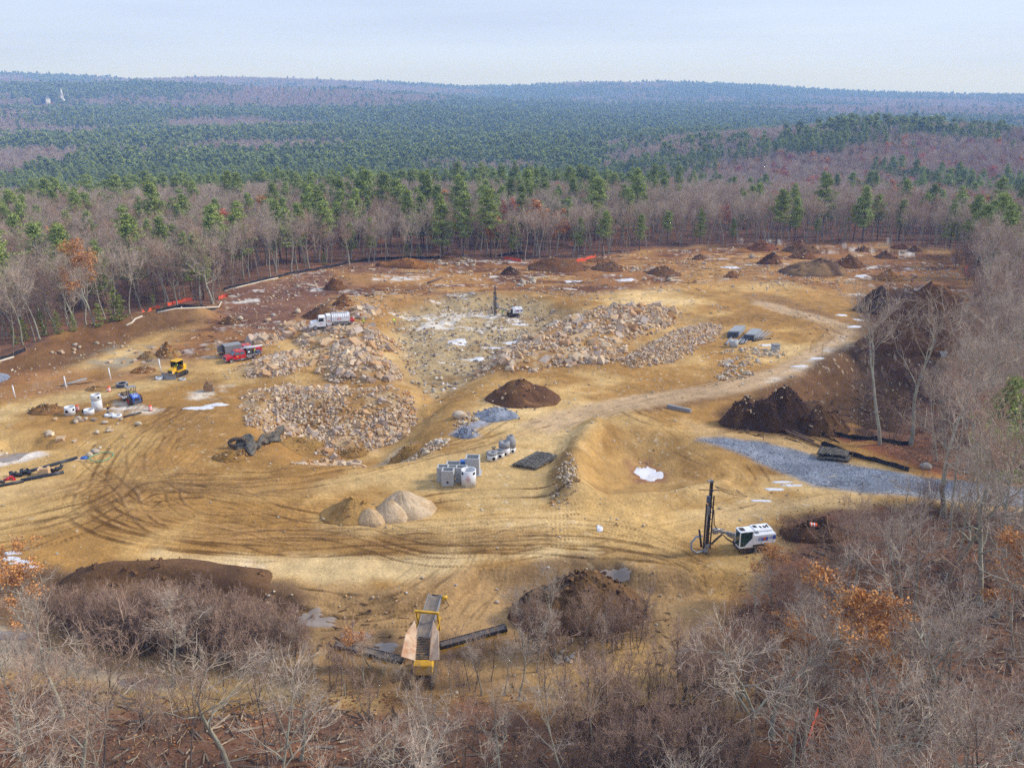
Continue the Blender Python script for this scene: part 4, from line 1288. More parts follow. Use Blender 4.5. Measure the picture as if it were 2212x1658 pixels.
def pile(name, label, apex, x0, x1, yf, col, col2=None, depth=.85, prof=1.0, lump=.25, cat='pile', group=None, seed=0, na=56, nr=22, flat=0.0, clods=160, mat_=None):
    mid = (x0 + x1) / 2
    fp = at(mid, yf)
    cy = fp.y + 3
    for _ in range(5):
        a = (x1 - x0) / 2 * GS * axis_depth(cy) / FPX
        b = a * depth
        cy = fp.y + b
    cx = (mid * GS - 512) * axis_depth(cy) / FPX
    zc = gz(cx, cy)
    ax = (apex[0] * GS - 512) * axis_depth(cy) / FPX
    h = max(.4, zat(apex[0], apex[1], cy) - zc)
    rho = np.linspace(0, 1, nr) ** .85
    phi = np.arange(na) * 2 * np.pi / na
    Rm, Pm = np.meshgrid(rho, phi, indexing='ij')
    edge = 1 + .13 * fbm(np.cos(Pm) * 3 + seed * 9.1, np.sin(Pm) * 3, 1.6, 150, 3)
    px = np.cos(Pm) * Rm * edge; py = np.sin(Pm) * Rm * edge
    wx = cx + px * a + (ax - cx) * (1 - Rm); wy = cy + py * b
    q = np.clip((1 - Rm - 0) / (1 - flat), 0, 1) ** prof
    q = np.where(q > .8, .8 + (q - .8) * (1 - (q - .8) * 1.6), q)
    n = fbm(wx, wy, a * .55, 160 + seed % 7, 4)
    gul = fbm(Pm * 5 + seed, Rm * .6, .6, 170, 2) * .07
    wz = H(wx, wy) + h * np.clip(q + lump * n * Rm * (1 - Rm) * 2.2 + gul * np.sin(Rm * 3.14), 0, 1.2) + (fbm(wx, wy, 1.6, 180, 3) * .16 + fbm(wx, wy, .7, 185, 2) * .07) * h ** .5 * np.sin(Rm * 3.0)
    wz[-1] = H(wx[-1], wy[-1]) - .35
    V = np.stack([wx - cx, wy - cy, wz - zc], -1).reshape(-1, 3)
    i = np.arange(nr - 1)[:, None] * na; j = np.arange(na)[None]; j2 = (j + 1) % na
    F = np.stack([i + j + 0 * j2, i + na + j, i + na + j2, i + j2], -1).reshape(-1, 4)
    me = np_mesh(name, V, F, mat_ or M_pile, smooth=True)
    c = np.empty(V.shape); c[:] = col
    if col2 is not None:
        m = sm(-.1, .35, fbm(wx, wy, a * .4, 190 + seed % 5, 4)).ravel()[:, None]
        c = c + (np.asarray(col2) - c) * m
    vcol(me, 'col', c)
    o = put(name, me, loc=(cx, cy, zc))
    tag(o, label, cat, group)
    if clods:
        rg_ = np.random.default_rng(seed + 900)
        k_ = rg_.integers(0, len(V), clods)
        PENDING.append((o, V[k_] + rg_.normal(size=(clods, 3)) * np.array([.2, .2, .0]), .10 + .35 * rg_.random(clods) ** 3 * min(1.6, h ** .5), [np.asarray(col) * .85, np.asarray(col2 if col2 is not None else col) * 1.1, np.asarray(col) * 1.3] + ([lin(190, 170, 140)] if seed < 60 else []), seed))
    return o, (cx, cy, a, b, h)
PENDING = []

LOAM, LOAM2 = lin(78, 56, 40), lin(108, 80, 54)
BRN, BRN2 = lin(116, 78, 46), lin(152, 108, 60)
SND, SND2 = lin(206, 182, 150), lin(190, 162, 126)
pile('sand_pile', 'tallest pale grey sand pile of the group in the sandy yard', (868, 1055), 812, 943, 1124, SND, SND2, .8, .95, .12, seed=1, clods=0)
pile('sand_pile', 'rounded pale sand lobe at the front of the sand piles', (838, 1078), 800, 892, 1130, SND, SND2, .7, .75, .1, seed=2, clods=0)
pile('sand_pile', 'small smooth pale sand heap at the front left of the sand piles', (798, 1094), 768, 840, 1136, lin(208, 178, 138), SND2, .8, .7, .05, seed=3, clods=0)
pile('sand_pile', 'brown sharp-crested sand pile left of the pale sand piles', (768, 1067), 686, 826, 1134, lin(176, 138, 82), lin(160, 122, 68), .75, 1.1, .15, seed=4, clods=20)
pile('stump_pile', 'brown pile of soil and roots above the grey stone heap', (1128, 815), 1045, 1214, 882, lin(104, 74, 50), lin(142, 104, 64), .8, 1.0, .45, seed=5)
pile('gravel_pile', 'blue-grey crushed stone pile in the middle of the site', (1070, 877), 1022, 1120, 910, lin(150, 156, 168), lin(122, 128, 142), .7, .8, .15, seed=6)
pile('gravel_pile', 'low blue-grey crushed stone heap beside the bigger stone pile', (1004, 922), 980, 1032, 946, lin(142, 150, 166), lin(120, 126, 142), .8, .8, .2, seed=7)
pile('gravel_pile', 'blue-grey stone heap at the left edge by the brown puddle', (-10, 811), -40, 20, 829, lin(146, 152, 164), lin(124, 130, 144), .8, .9, .1, seed=8)
pile('loam_pile', 'dark ragged loam pile by the logs on the right', (1690, 828), 1580, 1790, 936, LOAM, lin(74, 54, 40), .55, 1.0, .45, seed=9)
pile('loam_pile', 'smaller dark loam shoulder left of the ragged loam pile', (1608, 850), 1550, 1665, 925, lin(82, 60, 44), LOAM2, .6, 1.0, .45, seed=10)
pile('loam_pile', 'brown stony loam tail right of the ragged loam pile', (1762, 868), 1715, 1836, 942, LOAM2, LOAM, .6, 1.0, .4, seed=11)
pile('loam_pile', 'huge dark brown loam mound on the far right of the clearing', (1988, 598), 1845, 2125, 772, lin(112, 80, 54), LOAM, .55, .85, .55, seed=12, na=90, nr=34)
pile('loam_pile', 'black peaty ridge at the left foot of the huge loam mound', (1898, 612), 1842, 1930, 678, lin(78, 60, 46), lin(104, 78, 52), .8, 1.0, .4, seed=13)
for k, (ax_, ay_, a0, a1, f, c1_, c2_, lab) in enumerate((
        (1200, 553, 1137, 1275, 588, BRN, LOAM2, 'widest brown soil mound in the middle of the far field'),
        (1102, 573, 1080, 1126, 594, LOAM, BRN, 'small dark soil mound left of the widest far mound'),
        (1320, 563, 1273, 1352, 587, BRN, LOAM2, 'brown mound right of the widest far mound'),
        (1430, 573, 1394, 1474, 597, LOAM2, BRN, 'low dark mound in the centre right of the far field'),
        (1510, 548, 1492, 1526, 561, BRN, LOAM2, 'little brown mound by the grey slabs in the far field'),
        (1300, 555, 1264, 1322, 567, BRN, BRN2, 'low brown mound in front of the orange fence at the back'),
        (1580, 584, 1562, 1599, 600, BRN2, BRN, 'small tan mound alone in the far field'),
        (1644, 518, 1612, 1684, 542, lin(124, 78, 50), BRN, 'reddish mound at the back edge of the far field'),
        (1727, 518, 1688, 1776, 546, LOAM2, BRN, 'tall dark mound at the back edge of the far field'),
        (1740, 537, 1701, 1766, 560, BRN, LOAM2, 'brown mound in front of the tall dark far mound'),
        (1668, 542, 1634, 1692, 571, BRN, LOAM, 'pointed brown mound left of the stony mound'),
        (1831, 547, 1800, 1871, 580, BRN, LOAM2, 'conical brown mound right of the stony mound'),
        (1911, 541, 1887, 1934, 559, LOAM2, BRN, 'dark pointed mound at the far right'),
        (1863, 530, 1846, 1878, 544, BRN, LOAM2, 'tiny dark mound near the back right slabs'),
        (1948, 525, 1918, 1963, 538, lin(118, 74, 50), BRN, 'reddish mound by the back right wood'),
        (1973, 529, 1959, 1989, 543, BRN, LOAM2, 'last small mound by the back right wood'),
        (1916, 579, 1886, 1950, 607, BRN2, lin(176, 134, 76), 'tan pyramid mound left of the huge loam mound'),
        (697, 656, 652, 734, 690, LOAM2, BRN, 'steep dark brown mound behind the white tank truck'),
        (741, 634, 714, 770, 662, BRN, BRN2, 'brown ridge behind the steep dark mound'),
        (722, 598, 696, 752, 628, BRN, LOAM2, 'dark brown ridge end in the upper left field'),
        (497, 682, 473, 524, 702, LOAM2, BRN, 'small dark mound above the red trucks'),
        (362, 736, 334, 392, 774, BRN2, lin(150, 122, 80), 'tan mound behind the bulldozer'),
        (321, 757, 296, 348, 776, lin(150, 122, 80), BRN2, 'low grey-tan mound left behind the bulldozer'),
        (310, 790, 282, 338, 807, BRN2, BRN, 'small brown heap left of the bulldozer'),
        (207, 832, 184, 234, 845, lin(150, 116, 70), BRN2, 'low brown heap on the left sand road'),
        (100, 870, 58, 144, 897, lin(120, 88, 50), BRN2, 'olive-brown soil heap left of the concrete manholes'),
        (522, 970, 456, 534, 998, lin(152, 114, 58), lin(130, 100, 56), 'brown soil heap in front of the crumpled mats'),
        (656, 950, 598, 708, 985, lin(150, 116, 62), lin(168, 130, 76), 'olive-brown soil heap at the mouth of the rubble pit'),
        (874, 964, 835, 912, 992, lin(146, 112, 60), lin(170, 130, 72), 'soil heap with stones right of the pit mouth'),
        (760, 970, 728, 792, 990, lin(152, 116, 62), lin(128, 96, 54), 'small soil heap in the middle of the pit mouth'))):
    pile('soil_mound', lab, (ax_, ay_), a0, a1, f, c1_, c2_, .8, 1.0, .35, 'mound', 'mounds of dumped soil', seed=20 + k, na=40, nr=14)
pile('soil_ridge', 'long low tan ridge pushed up at the back left of the field', (880, 556), 812, 950, 580, lin(160, 110, 58), BRN, .25, .6, .4, 'mound', seed=61)
pile('stony_mound', 'broad mound of stones and dark soil in the far right field', (1770, 554), 1676, 1826, 597, lin(138, 110, 78), lin(96, 74, 56), .6, .7, .4, 'mound', seed=62)
pile('loam_pile', 'dark root-filled mound in front of the lower yard', (1245, 1236), 1100, 1412, 1372, lin(84, 62, 44), lin(116, 88, 58), .5, .75, .6, 'pile', seed=63, flat=.15, na=90, nr=30, clods=420)
pile('loam_stockpile', 'long dark loam stockpile behind the brush at lower left', (260, 1250), 90, 600, 1352, lin(116, 86, 58), lin(92, 68, 48), .42, .8, .15, 'pile', seed=64, flat=.25)
pile('soil_mound', 'dark heap of bark and soil below the lower yard', (1420, 1522), 1220, 1610, 1640, lin(84, 62, 46), lin(120, 82, 56), .35, .8, .5, 'mound', seed=66, flat=.3)
pile('soil_mound', 'dark mud heap beside the near drill rig', (1768, 1118), 1686, 1836, 1174, lin(80, 60, 44), lin(104, 74, 50), .6, .7, .4, 'mound', seed=65)

# ================================================================== ROCKS
def rock_mesh(seed, kind):
    rg = np.random.default_rng(seed)
    bm = bmesh.new()
    if kind == 'angular':
        n = 15
        p = rg.uniform(-1, 1, (n, 3)) * np.array([.62, .5, .38])
        p[:8] = np.array([[a, b, c] for a in (-1, 1) for b in (-1, 1) for c in (-1, 1)]) * np.array([.5, .38, .28]) * rg.uniform(.55, 1.1, (8, 3))
    else:
        n = 26
        p = rg.normal(size=(n, 3)); p /= np.linalg.norm(p, axis=1)[:, None]
        p *= np.array([.52, .44, .36]) * rg.uniform(.85, 1.08, (n, 1))
    for q in p: bm.verts.new(q)
    r_ = bmesh.ops.convex_hull(bm, input=bm.verts[:])
    bmesh.ops.delete(bm, geom=[g for g in bm.verts if not g.link_faces], context='VERTS')
    bmesh.ops.triangulate(bm, faces=bm.faces[:])
    me = bpy.data.meshes.new('rock')
    bm.to_mesh(me); bm.free()
    if kind != 'angular':
        me.polygons.foreach_set('use_smooth', [True] * len(me.polygons))
    return me

def rock_mat(name, stops, attr=None):
    m, nt, N, L, b = nodes_of(name)
    b.inputs['Roughness'].default_value = .9; b.inputs['Specular IOR Level'].default_value = .15
    tc = N.new('ShaderNodeTexCoord')
    if attr:
        a = N.new('ShaderNodeAttribute'); a.attribute_name = attr; base = a.outputs['Color']
    else:
        oi = N.new('ShaderNodeObjectInfo')
        cr_ = N.new('ShaderNodeValToRGB')
        cr_.color_ramp.elements[0].color = (*stops[0], 1); cr_.color_ramp.elements[1].color = (*stops[-1], 1)
        for i, c in enumerate(stops[1:-1]):
            e = cr_.color_ramp.elements.new((i + 1) / (len(stops) - 1)); e.color = (*c, 1)
        L.new(oi.outputs['Random'], cr_.inputs['Fac']); base = cr_.outputs['Color']
    n = N.new('ShaderNodeTexNoise'); n.inputs['Scale'].default_value = 1.6; n.inputs['Detail'].default_value = 6
    L.new(tc.outputs['Object'], n.inputs['Vector'])
    mr = N.new('ShaderNodeMapRange'); mr.inputs[1].default_value = .3; mr.inputs[2].default_value = .7; mr.inputs[3].default_value = .72; mr.inputs[4].default_value = 1.2
    L.new(n.outputs['Fac'], mr.inputs[0])
    mu = N.new('ShaderNodeVectorMath'); mu.operation = 'SCALE'
    L.new(base, mu.inputs[0]); L.new(mr.outputs[0], mu.inputs['Scale'])
    mi = N.new('ShaderNodeMix'); mi.data_type = 'RGBA'; mi.inputs[7].default_value = (*lin(170, 116, 62), 1)
    n2_ = N.new('ShaderNodeTexNoise'); n2_.inputs['Scale'].default_value = 2.3; n2_.inputs['Detail'].default_value = 3
    L.new(tc.outputs['Object'], n2_.inputs['Vector'])
    m3 = N.new('ShaderNodeMapRange'); m3.inputs[1].default_value = .55; m3.inputs[2].default_value = .7; m3.inputs[4].default_value = .5
    L.new(n2_.outputs['Fac'], m3.inputs[0]); L.new(m3.outputs[0], mi.inputs[0]); L.new(mu.outputs[0], mi.inputs[6])
    L.new(mi.outputs[2], b.inputs['Base Color'])
    return m

STOPS = [lin(226, 208, 182), lin(196, 166, 126), lin(218, 190, 156), lin(184, 138, 88), lin(206, 190, 176), lin(168, 150, 136), lin(224, 200, 168)]
STOPS = [c * .94 + lin(190, 150, 104) * .06 for c in STOPS]
STOPB = [lin(214, 200, 174), lin(192, 174, 144), lin(204, 188, 166), lin(170, 150, 122), lin(196, 192, 188)]
M_rock, M_rubb, M_bould = rock_mat('quarried_rock', STOPS), rock_mat('rubble_stone', STOPS, 'col'), rock_mat('boulder_stone', STOPB)
RK = [rock_mesh(400 + i, 'angular') for i in range(12)]
RB = [rock_mesh(440 + i, 'round') for i in range(6)]
for m_ in RK: m_.materials.append(M_rock)
for m_ in RB: m_.materials.append(M_bould)
_rk = []
for m_ in RK[:6] + RB[:3]:
    v = np.empty(len(m_.vertices) * 3); m_.vertices.foreach_get('co', v)
    _rk.append((v.reshape(-1, 3), np.array([p.vertices[:] for p in m_.polygons])))

def rotm(rg, n, tilt=.6):
    a = rg.uniform(0, 6.28, n); b = rg.normal(0, tilt, n); c = rg.normal(0, tilt, n)
    ca, sa, cb, sb, cc, sc = np.cos(a), np.sin(a), np.cos(b), np.sin(b), np.cos(c), np.sin(c)
    return np.stack([np.stack([ca * cb, ca * sb * sc - sa * cc, ca * sb * cc + sa * sc], -1),
                     np.stack([sa * cb, sa * sb * sc + ca * cc, sa * sb * cc - ca * sc], -1),
                     np.stack([-sb, cb * sc, cb * cc], -1)], 1)

def stones(name, P, size, rg, parent=None, tilt=.6, stops=STOPS, kinds=range(6), origin=(0, 0, 0)):
    """many small stones as one mesh"""
    Vs, Fs, Cs, o = [], [], [], 0
    pick_ = rg.integers(0, len(list(kinds)), len(P)); ks = list(kinds)
    Rm = rotm(rg, len(P), tilt)
    st = np.array(stops)
    for i, k in enumerate(ks):
        s_ = np.where(pick_ == i)[0]
        if not len(s_): continue
        v, f = _rk[k]
        q = np.einsum('nij,kj->nki', Rm[s_], v) * size[s_][:, None, None] + P[s_][:, None, :]
        Vs.append(q.reshape(-1, 3))
        Fs.append((f[None] + (np.arange(len(s_)) * len(v))[:, None, None] + o).reshape(-1, 3))
        Cs.append(np.repeat(st[rg.integers(0, len(st), len(s_))] * rg.uniform(.8, 1.12, (len(s_), 1)), len(v), axis=0))
        o += len(s_) * len(v)
    me = np_mesh(name, np.vstack(Vs) - np.array(origin), np.vstack(Fs), M_rubb)
    vcol(me, 'col', np.vstack(Cs))
    ob = put(name, me, parent)
    return tag(ob, kind='stuff')

def in_zone(S_, n, rg, lim=.5):
    ii, jj = np.where(S_ < lim)
    k = rg.integers(0, len(ii), n * 4)
    g_ = fbm(gx1[ii[k]], gy1[jj[k]], 6.5, 230, 3)
    k = k[rg.random(n * 4) < .12 + .88 * sm(-.32, .12, g_)]
    k = np.resize(k, n)
    return gx1[ii[k]] + rg.uniform(-.25, .25, n), gy1[jj[k]] + rg.uniform(-.25, .25, n)

def rubble_pile(name, label, S_, nbig, big, nsmall, small, seed, meshes=None, lim=.6, group=None):
    rg = np.random.default_rng(seed)
    meshes = meshes or RK
    x, y = in_zone(S_, nbig, rg, lim - .6)
    c = (x.mean(), y.mean()); zc = gz(*c)
    root = thing(name, label, 'rock pile', (c[0], c[1], zc), 0, group)
    s_ = big[0] + (big[1] - big[0]) * rg.random(nbig) ** 2.6
    z = H(x, y)
    Rm = rotm(rg, nbig, .5)
    for i in range(nbig):
        o = bpy.data.objects.new('rock', meshes[int(rg.integers(0, len(meshes)))])
        COL.objects.link(o)
        o.parent = root
        k = s_[i]
        M = Matrix([list(Rm[i][0] * k), list(Rm[i][1] * k), list(Rm[i][2] * k)]).to_4x4()
        M.translation = Vector((x[i] - c[0], y[i] - c[1], z[i] - zc + k * .07))
        o.matrix_local = M
    x, y = in_zone(S_, nsmall, rg, lim)
    ss = small[0] + (small[1] - small[0]) * rg.random(nsmall) ** 2
    stones('rubble', np.stack([x, y, H(x, y) + ss * .05 + rg.uniform(0, .12, nsmall)], 1), ss, rg, root, origin=(c[0], c[1], zc))
    return root

rubble_pile('rubble_pile', 'large slope of broken tan rock above the pit left of the centre', RUBS['pit_slope'], 300, (.5, 1.6), 5200, (.16, .6), 1)
rubble_pile('rubble_pile', 'mound of big broken boulders in front of the white tank truck', RUBS['truck_mound'], 190, (.6, 2.6), 1500, (.2, .8), 2)
rubble_pile('rubble_pile', 'mound of soil and broken rock below the boulder mound', RUBS['lower_mound'], 150, (.5, 2.0), 1600, (.2, .7), 3)
rubble_pile('rubble_pile', 'heap of rocks on the left beside the sand ramp', RUBS['left_heap'], 130, (.5, 1.8), 1100, (.2, .7), 4)
rubble_pile('rubble_pile', 'long wide row of boulders right of the blasted floor', RUBS['long_row'], 300, (.8, 2.5), 3400, (.22, .85), 5)
rubble_pile('rubble_pile', 'narrow straight row of smaller rocks beside the pipe stacks', RUBS['short_row'], 220, (.5, 1.3), 2200, (.18, .6), 6)
def extra(pts, *a, **k):
    return rubble_pile('rubble_pile', a[0], sdfw(polyW(pts), 8.0), *a[1:], **k)
extra([(1556, 788), (1575, 774), (1605, 768), (1640, 776), (1630, 790), (1590, 793)], 'low heap of cobbles below the concrete pipe section', 45, (.6, 1.3), 90, (.25, .6), 11, meshes=RB)
extra([(1546, 812), (1570, 798), (1612, 796), (1622, 806), (1600, 816), (1560, 818)], 'lowest heap of cobbles beside the haul road', 40, (.5, 1.2), 80, (.25, .6), 12, meshes=RB)
extra([(1556, 764), (1580, 752), (1640, 752), (1690, 760), (1690, 770), (1620, 768)], 'row of rounded stones in front of the pipe stacks', 40, (.6, 1.6), 70, (.25, .6), 13, meshes=RB)
extra([(1106, 614), (1120, 604), (1150, 602), (1168, 612), (1160, 618), (1110, 618)], 'tidy line of pale boulders in the far field', 20, (1.0, 2.0), 20, (.3, .7), 14, meshes=RB)
extra([(974, 574), (985, 560), (1000, 553), (1025, 562), (1028, 574)], 'small heap of tan boulders at the back left', 32, (.7, 1.8), 40, (.3, .7), 15, meshes=RB)
extra([(738, 688), (760, 668), (795, 660), (818, 672), (800, 690)], 'cluster of large boulders behind the white tank truck', 34, (.9, 3.0), 60, (.3, .8), 16)
extra([(540, 738), (570, 722), (640, 692), (665, 696), (650, 720), (600, 738), (560, 752)], 'belt of boulders behind the red trucks', 90, (.8, 2.8), 260, (.3, .8), 17)
extra([(1330, 582), (1350, 576), (1385, 576), (1388, 586), (1350, 588)], 'few pale boulders beside a far mound', 11, (.9, 1.8), 10, (.3, .6), 18, meshes=RB)
extra([(1195, 1090), (1202, 1040), (1222, 1000), (1235, 1030), (1240, 1075), (1215, 1095)], 'stones along the left foot of the basin bank', 46, (.35, .95), 160, (.15, .4), 19, meshes=RB)
extra([(885, 975), (940, 950), (975, 955), (950, 972), (900, 985)], 'pale stones along the bank right of the pit', 34, (.5, 1.2), 70, (.2, .5), 20, meshes=RB)
extra([(985, 925), (985, 905), (1010, 900), (1030, 905), (1000, 930)], 'pale stones beside the crushed stone heaps', 20, (.5, 1.1), 50, (.2, .5), 21, meshes=RB)
extra([(640, 985), (660, 945), (720, 930), (770, 960), (775, 985)], 'broken rocks at the mouth of the pit', 70, (.5, 2.0), 260, (.2, .6), 22)
extra([(1685, 592), (1720, 570), (1770, 560), (1820, 582), (1800, 594)], 'stones strewn over the broad far mound', 60, (.5, 1.2), 260, (.25, .6), 23, meshes=RB)
extra([(1185, 1290), (1330, 1260), (1400, 1310), (1340, 1350), (1230, 1360)], 'stones on the flank of the dark root-filled mound', 30, (.3, .8), 90, (.12, .35), 24, meshes=RB)
extra([(1190, 1395), (1205, 1375), (1245, 1370), (1250, 1395)], 'little group of boulders in front of the dark root-filled mound', 10, (.6, 1.3), 10, (.2, .4), 25, meshes=RB)

for o_, P_, s_, st_, sd_ in PENDING:
    stones('clods', P_, s_, np.random.default_rng(sd_), o_, stops=st_, kinds=range(9))

# boulders that lie on their own
BG = 'boulders scattered over the cleared ground'
def boulder(gx, gy, wpx, label, m=None, k=0, group=BG, name='boulder'):
    p = at(gx, gy)
    s_ = wpx * GS * axis_depth(p.y, p.z) / FPX
    o = put(name, m or RB[k % 6], loc=(p.x, p.y, p.z + s_ * .18), rotz=k * 1.37, scale=s_)
    return tag(o, label, 'boulder', group)
for k, (gx, gy, w_, lab) in enumerate((
        (992, 902, 34, 'big rust-stained boulder beside the crushed stone pile'), (952, 818, 12, 'white boulder on the bank above the pit'),
        (1998, 1010, 26, 'grey boulder in the leaves beside the gravel road'), (162, 745, 12, 'pale block on the dark left bank'),
        (113, 762, 10, 'upright pale stone on the dark left bank'), (160, 762, 8, 'triangular stone on the dark left bank'),
        (519, 690, 17, 'tan boulder beside the small dark mound above the red trucks'), (1624, 556, 15, 'grey boulder at the left foot of the pointed far mound'),
        (1948, 546, 11, 'white boulder in the far right field'), (169, 905, 16, 'longer tan boulder below the concrete rings'),
        (186, 905, 13, 'middle tan boulder below the concrete rings'), (164, 912, 12, 'front tan boulder below the concrete rings'), (262, 906, 10, 'small tan boulder right of the flat concrete rings'),
        (194, 984, 19, 'tan boulder at the end of the long pipe bundle'), (206, 977, 20, 'pale boulder behind the end of the long pipe bundle'), (216, 968, 13, 'dark-stained boulder behind the green hose'),
        (1088, 759, 21, 'round tan boulder at the left end of the boulder row'), (964, 571, 10, 'white block at the back left of the field'),
        (949, 565, 10, 'tan block near the silt fence at the back'), (643, 674, 16, 'long tan boulder left of the steep dark mound'), (590, 682, 14, 'grey boulder in the upper left field'),
        (612, 704, 17, 'flat tan boulder below the upper left field'), (805, 1290, 9, 'pale stone at the foot of the front bank'), (1073, 1300, 11, 'white stone at the foot of the front bank'),
        (1390, 1135, 8, 'small white block on the road by the near drill rig'), (630, 1284, 7, 'small pale stone on the front bank left of centre'), (580, 1286, 9, 'tan stone on the front bank left of centre'),
        (912, 1247, 8, 'stone on the crest of the front bank'), (1392, 604, 12, 'brown boulder left of the grey slabs in the far field'), (1446, 605, 13, 'tan boulder beside the grey slabs in the far field'))):
    boulder(gx, gy, w_, lab, k=k, group=None)
r6 = np.random.default_rng(77)
zones_b = [([(480, 640), (700, 590), (930, 570), (1080, 590), (1000, 620), (760, 640), (600, 700), (500, 720)], 34, 'loose boulder lying in the upper left part of the cleared field'),
           ([(1080, 600), (1300, 600), (1500, 560), (1700, 600), (1600, 640), (1250, 640)], 26, 'loose boulder lying in the far middle of the cleared field'),
           ([(60, 780), (200, 740), (330, 700), (420, 700), (340, 790), (200, 800)], 22, 'loose stone lying on the left bank and grey slope'),
           ([(1850, 560), (2050, 560), (2080, 610), (1950, 620)], 10, 'loose stone lying in the far right corner of the field'),
           ([(100, 905), (320, 895), (300, 940), (150, 975), (90, 950)], 16, 'loose stone on the ochre ground below the concrete rings')]
for poly, n, lab in zones_b:
    w = polyW(poly); lo, hi = w.min(0), w.max(0); got = 0
    while got < n:
        q = r6.uniform(lo, hi)
        if sdf(w, np.array([q[0]]), np.array([q[1]]))[0] > 0: continue
        s_ = r6.uniform(.5, 1.5)
        o = put('boulder', (RB + RK)[int(r6.integers(0, 12))], loc=(q[0], q[1], gz(*q) + s_ * .15), rotz=r6.uniform(0, 6), scale=s_ * np.array([1, r6.uniform(.6, 1), r6.uniform(.6, 1)]))
        tag(o, lab, 'boulder', lab.replace('loose boulder lying', 'boulders').replace('loose stone lying', 'stones').replace('loose stone', 'stones')); got += 1
# broken sticks and roots
def sticks(name, poly, n, seed, cols, l0=.6, l1=2.6):
    rg = np.random.default_rng(seed)
    w = polyW(poly); lo, hi = w.min(0), w.max(0)
    q = rg.uniform(lo, hi, (n * 3, 2)); q = q[sdf(w, q[:, 0], q[:, 1]) < 0][:n]
    q = q[sm(-.3, .3, fbm(q[:, 0], q[:, 1], 12, 240, 3)) > rg.random(len(q)) * .9]
    m = len(q); a = rg.uniform(0, 3.14, m); L = rg.uniform(l0, l1, m) ** 1.0; r = rg.uniform(.03, .11, m)
    d = np.stack([np.cos(a), np.sin(a), rg.normal(0, .12, m)], 1)
    P0 = np.stack([q[:, 0], q[:, 1], H(q[:, 0], q[:, 1]) + r], 1)
    sd_ = np.stack([-np.sin(a), np.cos(a), 0 * a], 1) * r[:, None]; up = np.array([0, 0, 1.0]) * r[:, None]
    A, B = P0 - d * L[:, None] / 2, P0 + d * L[:, None] / 2
    V = np.stack([A - sd_ - up * .5, A + sd_ - up * .5, A + up, B - sd_ * .6 - up * .5, B + sd_ * .6 - up * .5, B + up * .6], 1).reshape(-1, 3)
    f = np.array([[0, 1, 4], [0, 4, 3], [1, 2, 5], [1, 5, 4], [2, 0, 3], [2, 3, 5], [0, 2, 1], [3, 4, 5]])
    F = (f[None] + (np.arange(m) * 6)[:, None, None]).reshape(-1, 3)
    me = np_mesh(name, V, F, M_rubb)
    vcol(me, 'col', np.repeat(np.array(cols)[rg.integers(0, len(cols), m)] * rg.uniform(.8, 1.2, (m, 1)), 6, axis=0))
    return tag(put(name, me), kind='stuff')
sticks('field_debris', FARF, 2600, 91, [lin(90, 66, 50), lin(120, 90, 68), lin(196, 180, 160), lin(74, 54, 42), lin(210, 196, 180)])
sticks('hollow_debris', [(1560, 880), (1840, 790), (2080, 700), (2080, 880), (1850, 960), (1600, 940)], 700, 92, [lin(84, 62, 48), lin(150, 120, 92), lin(60, 46, 38)])
sticks('fallen_branches', [(-60, 1430), (700, 1490), (1350, 1570), (1640, 1560), (1660, 1300), (1800, 1110), (2230, 1110), (2230, 1720), (-60, 1720)], 2600, 94, [lin(150, 132, 112), lin(112, 92, 76), lin(176, 160, 140)], .5, 2.6)
sticks('yard_debris', [(600, 1290), (1050, 1260), (1420, 1250), (1640, 1540), (1100, 1480), (700, 1470)], 500, 93, [lin(130, 100, 72), lin(170, 136, 98), lin(104, 80, 58)], .3, 1.1)
# pebbles everywhere on the site
n = 6500
ii, jj = np.where((CLR < -1))
k = r6.integers(0, len(ii), n * 3)
px, py = gx1[ii[k]] + r6.uniform(-.25, .25, n * 3), gy1[jj[k]] + r6.uniform(-.25, .25, n * 3)
dens = sm(-.1, .5, fbm(px, py, 10, 210, 3)) * (1 - np.clip(bil(TRK, px, py, TX0, TY0, TRES) * 1.4, 0, 1)) + .03
bankm = np.abs(bil(bank, px, py)) < 1.6
dens = dens * (bil(gm, px, py) < .2)
kp = (r6.random(n * 3) < np.maximum(dens, bankm * .9)) & visible(px, py)
px, py = px[kp][:n], py[kp][:n]
ss = .08 + .34 * r6.random(len(px)) ** 3 + np.clip((py - 120) / 400, 0, .3)
stones('pebbles', np.stack([px, py, H(px, py) + ss * .08], 1), ss, r6, stops=STOPB + [lin(196, 160, 110)], kinds=range(9))

# crushed stone on the road and broken ledge on the blasted floor
ii, jj = np.where(gm > .5)
k = r6.integers(0, len(ii), 5200)
px, py = gx1[ii[k]] + r6.uniform(-.25, .25, len(k)), gy1[jj[k]] + r6.uniform(-.25, .25, len(k))
ss = r6.uniform(.06, .14, len(k))
stones('road_stone', np.stack([px, py, H(px, py) + .02], 1), ss, r6, stops=[lin(140, 146, 160), lin(172, 178, 188), lin(110, 116, 130), lin(186, 188, 194), lin(150, 146, 142)])
S_ = sdfw(polyW(BL), 10.0)
px, py = in_zone(S_, 2600, r6, 0)
ss = .15 + .7 * r6.random(len(px)) ** 4
stones('ledge_rubble', np.stack([px, py, H(px, py) + .02], 1), ss, r6, stops=[lin(190, 180, 166), lin(214, 206, 196), lin(150, 132, 106), lin(168, 138, 96), lin(130, 122, 116)])

